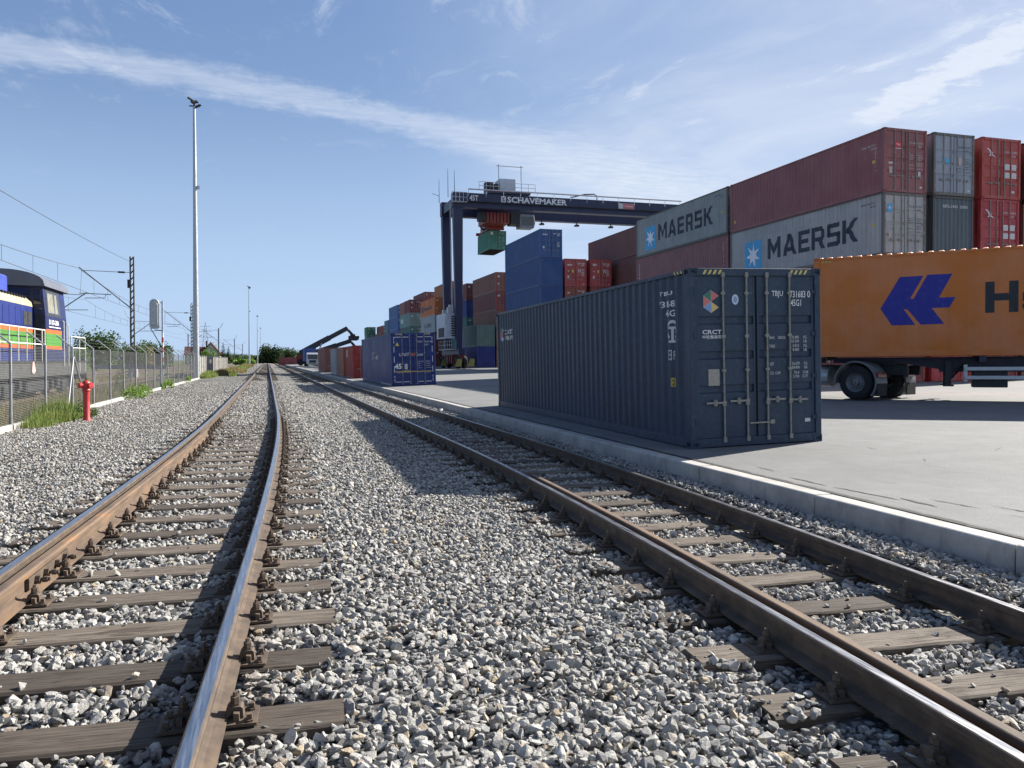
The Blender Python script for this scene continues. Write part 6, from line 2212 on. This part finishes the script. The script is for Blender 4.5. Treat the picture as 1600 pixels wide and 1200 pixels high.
ob('window_frame', cabside(34.85, 37.0, 3.42, 4.45, 0.006).mesh('window_frame', [DARK], fix=False), cab_)
win = ob('side_window', cabside(34.95, 36.9, 3.5, 4.38, 0.014).mesh('side_window', [GLASS], fix=False), cab_)
CURT = simple('curtain', (0.17, 0.17, 0.14), 0.9, 0, 0.3, 6)
ob('curtain', cabside(35.05, 36.0, 3.55, 4.33, 0.017).mesh('curtain', [CURT], fix=False), win)
ob('curtain', cabside(36.1, 36.55, 3.55, 4.33, 0.017).mesh('curtain', [CURT], fix=False), win)
ob('cab_door', cabside(37.1, 37.85, 1.75, 4.4, 0.008).mesh('cab_door', [COLOR], fix=False), cab_, color=LB)
for (x0, x1, z0, z1) in ((1.05, 1.3, 3.85, 4.4), (0.15, 0.95, 4.22, 4.48), (1.06, 1.34, 2.9, 3.7)):
    ob('end_window', MB().box(x0, x1, 34.545, 34.567, lz(z0), lz(z1)).mesh('end_window', [GLASS], bevel=.004), cab_)
# coloured bands
for z0, z1, cc in ((2.72, 2.88, lin('#c0602e')), (2.22, 2.72, lin('#4a8138')), (2.08, 2.22, lin('#c0602e'))):
    ob('band', MB().box(hs + 0.002, hs + 0.012, 27.9, 34.5, lz(z0), lz(z1 - .004)).mesh('band', [COLOR]), loco, color=cc)
    ob('band', MB().box(cs + 0.002, cs + 0.012, 34.62, 37.05, lz(z0), lz(z1 - .004)).mesh('band', [COLOR]), loco, color=cc)
vs, fs = fit(text2d('311D-286', 0.02), 35.1, 36.6, lz(3.08), lz(3.28))
num = MB().add([(cs + 0.006, v[0], v[1]) for v in vs], fs)
ob('lettering', num.mesh('lettering', [PRINT], fix=False), loco, color=WHITE)
ob('sill_stripe', MB().box(cs + .003, cs + .03, 35.0, 36.8, lz(2.96), lz(3.0)).mesh('sill_stripe', [COLOR]), loco, color=WHITE)
WH = simple('handrail_white', (0.62, 0.62, 0.6), 0.5, 0, 0.1, 6)
mb = MB()
for k in range(7):
    mb.cyl((1.46, 28.0 + 1.0 * k, lz(1.62)), (1.46, 28.0 + 1.0 * k, lz(2.82)), 0.022, n=6)
for z in (2.25, 2.82):
    mb.cyl((1.46, 27.8, lz(z)), (1.46, 34.4, lz(z)), 0.024, n=6)
mb.cyl((1.46, 34.4, lz(1.62)), (1.46, 34.4, lz(2.82)), 0.024, n=6)
for (y, z) in ((37.2, 3.3), (38.0, 3.2)):
    mb.tube([(1.5, y, lz(1.4)), (1.5, y, lz(z)), (1.5, y - .25, lz(z))], 0.022, 6)
for y in (38.6, 40.2, 41.4):
    mb.cyl((1.46, y, lz(1.1)), (1.46, y, lz(2.7)), 0.024, n=6)
mb.cyl((1.46, 38.6, lz(2.7)), (1.46, 41.4, lz(2.7)), 0.024, n=6)
mb.cyl((1.46, 38.6, lz(2.2)), (1.46, 41.4, lz(2.2)), 0.024, n=6)
ob('handrails', mb.mesh('handrails', [WH]), loco)
ob('short_hood', MB().box(-0.9, 0.9, 38.2, 41.0, lz(1.62), lz(2.3)).mesh('short_hood', [COLOR], bevel=.05), loco, color=lin('#2a2d33'))
for yb_ in (30.6, 38.4):
    bg_ = ob('bogie', MB().box(0.95, 1.15, yb_ - 1.7, yb_ + 1.7, lz(0.42), lz(0.92)).box(-1.15, -.95, yb_ - 1.7, yb_ + 1.7, lz(0.42), lz(0.92)).box(1.151, 1.24, yb_ - .4, yb_ + .4, lz(.3), lz(.75)).mesh('bogie', [DARK], bevel=.02), loco)
    for dy in (-1.25, 1.25):
        for xx in (-0.75, 0.75):
            ob('wheel', cached('locowheel', lambda: MB().lathe([(0.55, -.07), (0.55, .05), (0.59, .06), (0.59, .09), (0.2, .09), (0.2, -.07)], 'X', n=24).mesh('wheel', [DARK], smooth=True)), bg_, (xx, yb_ + dy, lz(0.75)))
        ob('axle_box', MB().box(1.12, 1.3, yb_ + dy - .16, yb_ + dy + .16, lz(.55), lz(.9)).mesh('axle_box', [DARK], bevel=.02), bg_)
ob('fuel_tank', MB().box(-1.1, 1.2, 33.0, 36.0, lz(0.4), lz(0.97)).mesh('fuel_tank', [DARK], bevel=.05), loco)

# ------------------------------------------------------------------ plants
def blades(n_, rx, ry, h0, h1, wd, seed, lean=0.35):
    r = random.Random(seed)
    mb = MB()
    for _k in range(n_):
        while True:
            x, y = r.uniform(-1, 1), r.uniform(-1, 1)
            if x * x + y * y < 1:
                break
        hgt = r.uniform(h0, h1) * (1 - 0.5 * (x * x + y * y))
        a = r.uniform(0, 2 * PI)
        lx, ly = math.cos(a) * lean * hgt * r.random(), math.sin(a) * lean * hgt * r.random()
        b_ = r.uniform(0, PI)
        wx, wy = math.cos(b_) * wd, math.sin(b_) * wd
        X, Y = x * rx, y * ry
        mb.add([(X - wx, Y - wy, 0), (X + wx, Y + wy, 0), (X + lx * .4 + wx * .7, Y + ly * .4 + wy * .7, hgt * .6), (X + lx * .4 - wx * .7, Y + ly * .4 - wy * .7, hgt * .6), (X + lx, Y + ly, hgt)], [(0, 1, 2, 3), (3, 2, 4)])
    return mb


def leafy(n_, rx, ry, rz_, s, seed, z0=0.0):
    r = random.Random(seed)
    mb = MB()
    cl = [(r.uniform(-.75, .75) * rx, r.uniform(-.75, .75) * ry, z0 + r.uniform(.15, .85) * rz_, r.uniform(.25, .5)) for _q in range(max(5, n_ // 60))]
    for _k in range(n_):
        cx_, cy_, cz_, cr_ = cl[r.randrange(len(cl))]
        d = Vector((r.gauss(0, 1), r.gauss(0, 1), r.gauss(0, 1))).normalized() * r.random() ** 0.4 * cr_
        p = Vector((cx_ + d.x * rx, cy_ + d.y * ry, max(z0 + .02, cz_ + d.z * rz_)))
        nrm = Vector((r.gauss(0, 1), r.gauss(0, 1), r.gauss(0.5, 1))).normalized()
        u_ = nrm.orthogonal().normalized() * s * r.uniform(.6, 1.3)
        v_ = nrm.cross(u_).normalized() * s * r.uniform(.35, .7)
        mb.add([p - u_, p - v_ * .9, p + u_, p + v_ * .9], [(0, 1, 2, 3)])
    return mb


def grass(label, loc, n_, rx, ry, h0, h1, wd, mat=GRASS, seed=1, lean=.35):
    o = ob('grass_clump', blades(n_, rx, ry, h0, h1, wd, seed, lean).mesh('grass_clump', [mat], fix=False), None, loc)
    tag(o, label, 'grass', None, 'stuff')


grass('tall green grass clump at the foot of the fence beside the hydrant', (-5.35, 23.2, 0.04), 1700, 0.5, 1.9, 0.25, 0.75, 0.006, seed=2)
grass('looser grass in front of the fence by the frame edge', (-5.3, 21.2, 0.04), 500, 0.35, 0.7, 0.15, 0.45, 0.006, seed=3)
grass('short grass along the inside of the mesh fence', (-6.3, 26, 0.04), 2600, 0.5, 9, 0.2, 0.7, 0.007, DRYGRASS, 4)
grass('dry weeds between fence and locomotive', (-7.2, 38, 0.04), 3000, 0.8, 18, 0.2, 0.7, 0.009, DRYGRASS, 5)
grass('dry grass beyond the locomotive', (-12.4, 58, 0.02), 3500, 1.6, 22, 0.2, 0.6, 0.014, DRYGRASS, 6)
for k, (x, y, rx, ry, n_, m_) in enumerate([(-5.4, 80, 0.7, 6, 2600, GRASS), (-5.0, 95, 0.9, 10, 3000, DRYGRASS), (-4.8, 120, 1.1, 14, 3200, DRYGRASS), (-4.7, 150, 1.2, 20, 3000, GRASS), (-4.8, 200, 1.4, 35, 3000, DRYGRASS), (-3.2, 110, 0.5, 8, 500, DRYGRASS), (-3.4, 85, .4, 3, 250, GRASS)]):
    grass(('green grass at the foot of the upright posts just past the lamp mast', 'yellowing verge grass beside the slat fence', 'dry verge grass past the end of the slat fence', 'green verge before the second lamp mast', 'tall dry grass around the second lamp mast', 'sparse dry tufts in the gravel near the rail', 'few green tufts in the gravel past the lamp mast')[k], (x, y, 0.02), n_, rx, ry, 0.25, 0.8 if k != 4 else 1.1, 0.02 if y < 120 else 0.04, m_, 20 + k)


def weed(label, loc, n_, rx, ry, rz_, s, seed, mat=LEAFLIGHT):
    r = thing('weed_plant', label, 'plant', loc, group='weeds along the fence')
    ob('leaves', leafy(n_, rx, ry, rz_, s, seed).mesh('leaves', [mat], fix=False), r)
    mb = MB()
    rr = random.Random(seed)
    for _k in range(9):
        mb.cyl((rr.uniform(-.3, .3) * rx, rr.uniform(-.3, .3) * ry, 0), (rr.uniform(-.7, .7) * rx, rr.uniform(-.7, .7) * ry, rz_ * rr.uniform(.5, .9)), 0.008, 0.004, n=4)
    ob('stems', mb.mesh('stems', [LEAFLIGHT]), r)


weed('dark leafy weed at the foot of the hydrant', (-5.0, 23.6, 0.04), 900, 0.5, 0.8, 0.45, 0.035, 31, LEAF)
weed('bright green spreading weed against the fence plinth past the hydrant', (-5.35, 36.6, 0.04), 1500, 0.45, 1.9, 0.5, 0.045, 32)
weed('small bright weed farther along the plinth', (-5.45, 47.5, 0.04), 700, 0.35, 1.5, 0.5, 0.05, 33)
weed('tall thin weed growing behind the mesh', (-6.2, 37.5, 0.04), 500, 0.35, 0.5, 1.3, 0.04, 34, LEAF)
weed('tiny weed at the fence end near the lamp mast', (-5.5, 60, 0.04), 300, 0.25, 0.8, 0.5, 0.05, 35)


def tree(label, loc, h, rx, ry, n_, s, seed, mat=LEAF, trunk=0.25, name='tree'):
    r = thing(name, label, 'tree', loc)
    rr = random.Random(seed)
    mb = MB().cyl((0, 0, -.5), (0, 0, h * 0.6), h * 0.03, h * 0.012, n=7)
    for _k in range(7):
        a = rr.uniform(0, 2 * PI)
        z = h * rr.uniform(.25, .5)
        mb.cyl((0, 0, z), (math.cos(a) * rx * .6, math.sin(a) * ry * .6, z + h * .25), h * .012, h * .004, n=5)
    ob('trunk', mb.mesh('trunk', [BARK]), r)
    ob('crown', leafy(n_, rx, ry, h * (1 - trunk), s, seed, h * trunk).mesh('crown', [mat], fix=False), r)
    return r


def spruce(label, loc, h, rad, seed):
    r = thing('spruce_tree', label, 'tree', loc)
    ob('trunk', MB().cyl((0, 0, -.5), (0, 0, h * .95), h * .02, .03, n=6).mesh('trunk', [BARK]), r)
    rr = random.Random(seed)
    mb = MB()
    for k in range(16):
        f_ = k / 16
        z = h * (0.1 + 0.88 * f_)
        R_ = rad * (1 - f_) + .1
        for j in range(11):
            a = rr.uniform(0, 2 * PI)
            d = Vector((math.cos(a), math.sin(a), -.25))
            s_ = Vector((-math.sin(a), math.cos(a), 0)) * R_ * .28
            p = Vector((0, 0, z + rr.uniform(-.2, .2)))
            e = p + d * R_ * rr.uniform(.7, 1.1)
            m_ = p + (e - p) * .55
            mb.add([p, m_ - s_, e, m_ + s_ + Vector((0, 0, .1))], [(0, 1, 2, 3)])
    ob('crown', mb.mesh('crown', [LEAFDARK], fix=False), r)


tree('round bushy tree behind the nearest lattice mast', (-30.0, 158, -.3), 6.6, 4.0, 3.0, 4200, 0.3, 41, trunk=.12)
tree('low pale bush left of the lattice mast', (-31.5, 148, -.3), 3.6, 2.6, 2.0, 2200, 0.22, 42, LEAFLIGHT, trunk=.05)
tree('dark bush right of the lattice mast', (-29, 190, -.3), 5.0, 3.2, 3.0, 3400, 0.3, 43, trunk=.05)
tree('dark bushy tree between the signal and the house', (-28.5, 225, -.3), 6.2, 4.5, 3.0, 4200, 0.35, 44, trunk=.05)
tree('small yellowish bush left of the signal post', (-27.5, 196, -.3), 4.6, 2.2, 2.2, 2200, 0.28, 45, DRYGRASS, trunk=.05)
spruce('pointed spruce beside the house gable', (-20.6, 400, -.3), 11.5, 3.4, 46)
spruce('shorter spruce right of the house', (-18.2, 402, -.3), 9.0, 3.2, 47)
tree('pale leafed tree in front of the house', (-25.5, 372, -.3), 6.2, 4.0, 3.5, 1400, 0.4, 48, LEAFLIGHT, trunk=.1)
for k, (x, y, h, rx, m_) in enumerate([(-18, 420, 4.6, 6, LEAF), (-12, 440, 4.2, 7, LEAF), (-30, 470, 6, 8, LEAFWOOD), (-20, 520, 6, 9, LEAFWOOD), (-7.5, 330, 2.2, 3, LEAFLIGHT), (-8.5, 280, 2.0, 2.6, LEAFLIGHT)]):
    tree(('dark', 'dusky', 'broad', 'hazy', 'bright low', 'small light green')[k] + ' tree of the hedge line beyond the second lamp mast', (x, y, -.3), h, rx, rx * .7, 2600, 0.45, 50 + k, m_, trunk=.05)
for k, (x, y, h, rx) in enumerate([(2.0, 420, 8.6, 6), (8, 430, 7.6, 7), (14, 445, 6.4, 8), (23, 455, 6.0, 9), (31, 470, 5.6, 10), (39, 480, 6, 9), (-6, 450, 4.2, 7), (-2, 430, 4.0, 5)]):
    tree(('tallest dark', 'broad dark', 'rounded dark', 'uneven dark', 'low wide', 'rightmost dark', 'leftmost low', 'bushy light') [k] + ' tree of the wood where the tracks vanish', (x, y, -.4), h, rx, rx * .7, 4200, 0.6, 60 + k, LEAFWOOD if k < 7 else LEAF, trunk=.02)

# ------------------------------------------------------------------ house behind the main line
hx0, hy0 = -26.6, 405
hou = thing('house', 'pale green gabled house with dark red roof beside the railway', 'house', (hx0, hy0, -.4))
HW = simple('pale_green_render', (0.42, 0.45, 0.3), 0.9, 0, 0.12, 1)
ROOF = simple('dark_red_tiles', (0.1, 0.035, 0.03), 0.85, 0, 0.25, 2)
ob('wall', MB().prism([(-4.2, 0), (4.2, 0), (4.2, 5.2), (0, 10.2), (-4.2, 5.2)], 0, 12, 'Y').mesh('wall', [HW]), hou)
ob('wall', MB().box(-12, -4.21, 2, 11, 0, 4.6).mesh('wall', [HW]), hou)
rf = ob('roof', MB().prism([(-4.9, 4.75), (0, 10.62), (4.9, 4.75), (4.9, 5.0), (0, 10.95), (-4.9, 5.0)], -.7, 12.7, 'Y').prism([(1.2, 4.4), (6.5, 8.4), (11.8, 4.4), (11.8, 4.65), (6.5, 8.75), (1.2, 4.65)], -12.4, -3.0, 'X').mesh('roof', [ROOF]), hou)
ob('chimney', MB().box(-2.6, -1.9, 5, 5.8, 8.5, 11.6).mesh('chimney', [ROOF]), rf)
for (x, z) in ((-2.2, 1.2), (1.2, 1.2), (-0.6, 5.6)):
    w_ = ob('window', MB().box(x, x + 1.2, -.05, -.004, z, z + 1.4).mesh('window', [GLASS]), hou)
    ob('window_frame', MB().box(x - .1, x + 1.3, -.06, -.051, z - .1, z).box(x - .1, x + 1.3, -.06, -.051, z + 1.4, z + 1.5).mesh('window_frame', [WH]), w_)
h2 = thing('shed', 'low orange roofed shed far beyond the fence', 'shed', (-17.5, 470, -.3))
ob('wall', MB().box(0, 9, 0, 6, 0, 2.4).mesh('wall', [HW]), h2)
ob('roof', MB().prism([(-.4, 2.4), (3, 4.6), (6.4, 2.4)], -.5, 9.5, 'X').mesh('roof', [simple('orange_tiles', (0.4, 0.13, 0.07), .8, 0, .15, 1)]), h2)

# far power pylon
py = thing('power_pylon', 'faint lattice power pylon on the horizon beside the house', 'pylon', (-44.4, 620, 0))
mb = MB()
for sx in (-1, 1):
    mb.bar((sx * 3.2, 0, 0), (sx * .6, 0, 26), .25)
    mb.bar((sx * .6, 0, 26), (0, 0, 30), .2)
for k in range(8):
    z0, z1 = k * 3.2, (k + 1) * 3.2
    a, b_ = 3.2 - 2.6 * z0 / 26, 3.2 - 2.6 * z1 / 26
    mb.bar((-a, 0, z0), (b_, 0, z1), .12).bar((a, 0, z0), (-b_, 0, z1), .12)
for z in (19, 23, 27):
    mb.bar((-5.5 + (z - 19) * .2, 0, z), (5.5 - (z - 19) * .2, 0, z), .2)
ob('lattice_tower', mb.mesh('lattice_tower', [GSTEEL], fix=False), py)

# old crossing barrier and marker posts seen through the mesh
bar_ = thing('track_barrier', 'grey blue horizontal barrier beam seen low through the mesh fence', 'barrier', (-9.0, 52, 0))
ob('beam', MB().box(-1.2, 3.0, 0, .12, 1.1, 1.35).mesh('beam', [COLOR]), bar_, color=lin('#5c6472'))
for x in (-1.0, 1.0, 2.7):
    ob('post', MB().box(x - .06, x + .06, 0, .12, -.1, 1.09).mesh('post', [COLOR]), bar_, color=lin('#9a9a9a'))

# pale lumps of broken concrete lying at the foot of the kerb
for k, (x, y, sc_) in enumerate([(5.36, 24.6, .16), (5.3, 11.6, .09), (5.28, 31.0, .13), (-3.6, 21.4, .07)]):
    bm = bmesh.new()
    rr = random.Random(900 + k)
    for _i in range(16):
        v = Vector((rr.gauss(0, 1), rr.gauss(0, 1), rr.gauss(0, 1))).normalized()
        bm.verts.new((v.x, v.y * .7, v.z * .5))
    bmesh.ops.convex_hull(bm, input=bm.verts)
    bmesh.ops.delete(bm, geom=[v for v in bm.verts if not v.link_faces], context='VERTS')
    bmesh.ops.recalc_face_normals(bm, faces=bm.faces)
    me = bpy.data.meshes.new('concrete_lump')
    bm.to_mesh(me)
    bm.free()
    me.materials.append(CONC)
    tag(ob('concrete_lump', me, None, (x, y, bed_z(x, y) + sc_ * .3), (0, 0, rr.random() * 3), scale=(sc_, sc_, sc_)),
        ('largest pale concrete lump lying at the foot of the kerb', 'small pale lump by the kerb beside the navy container', 'pale lump at the kerb farther off towards the blue container', 'small lump on the gravel to the right of the hydrant')[k], 'rubble')
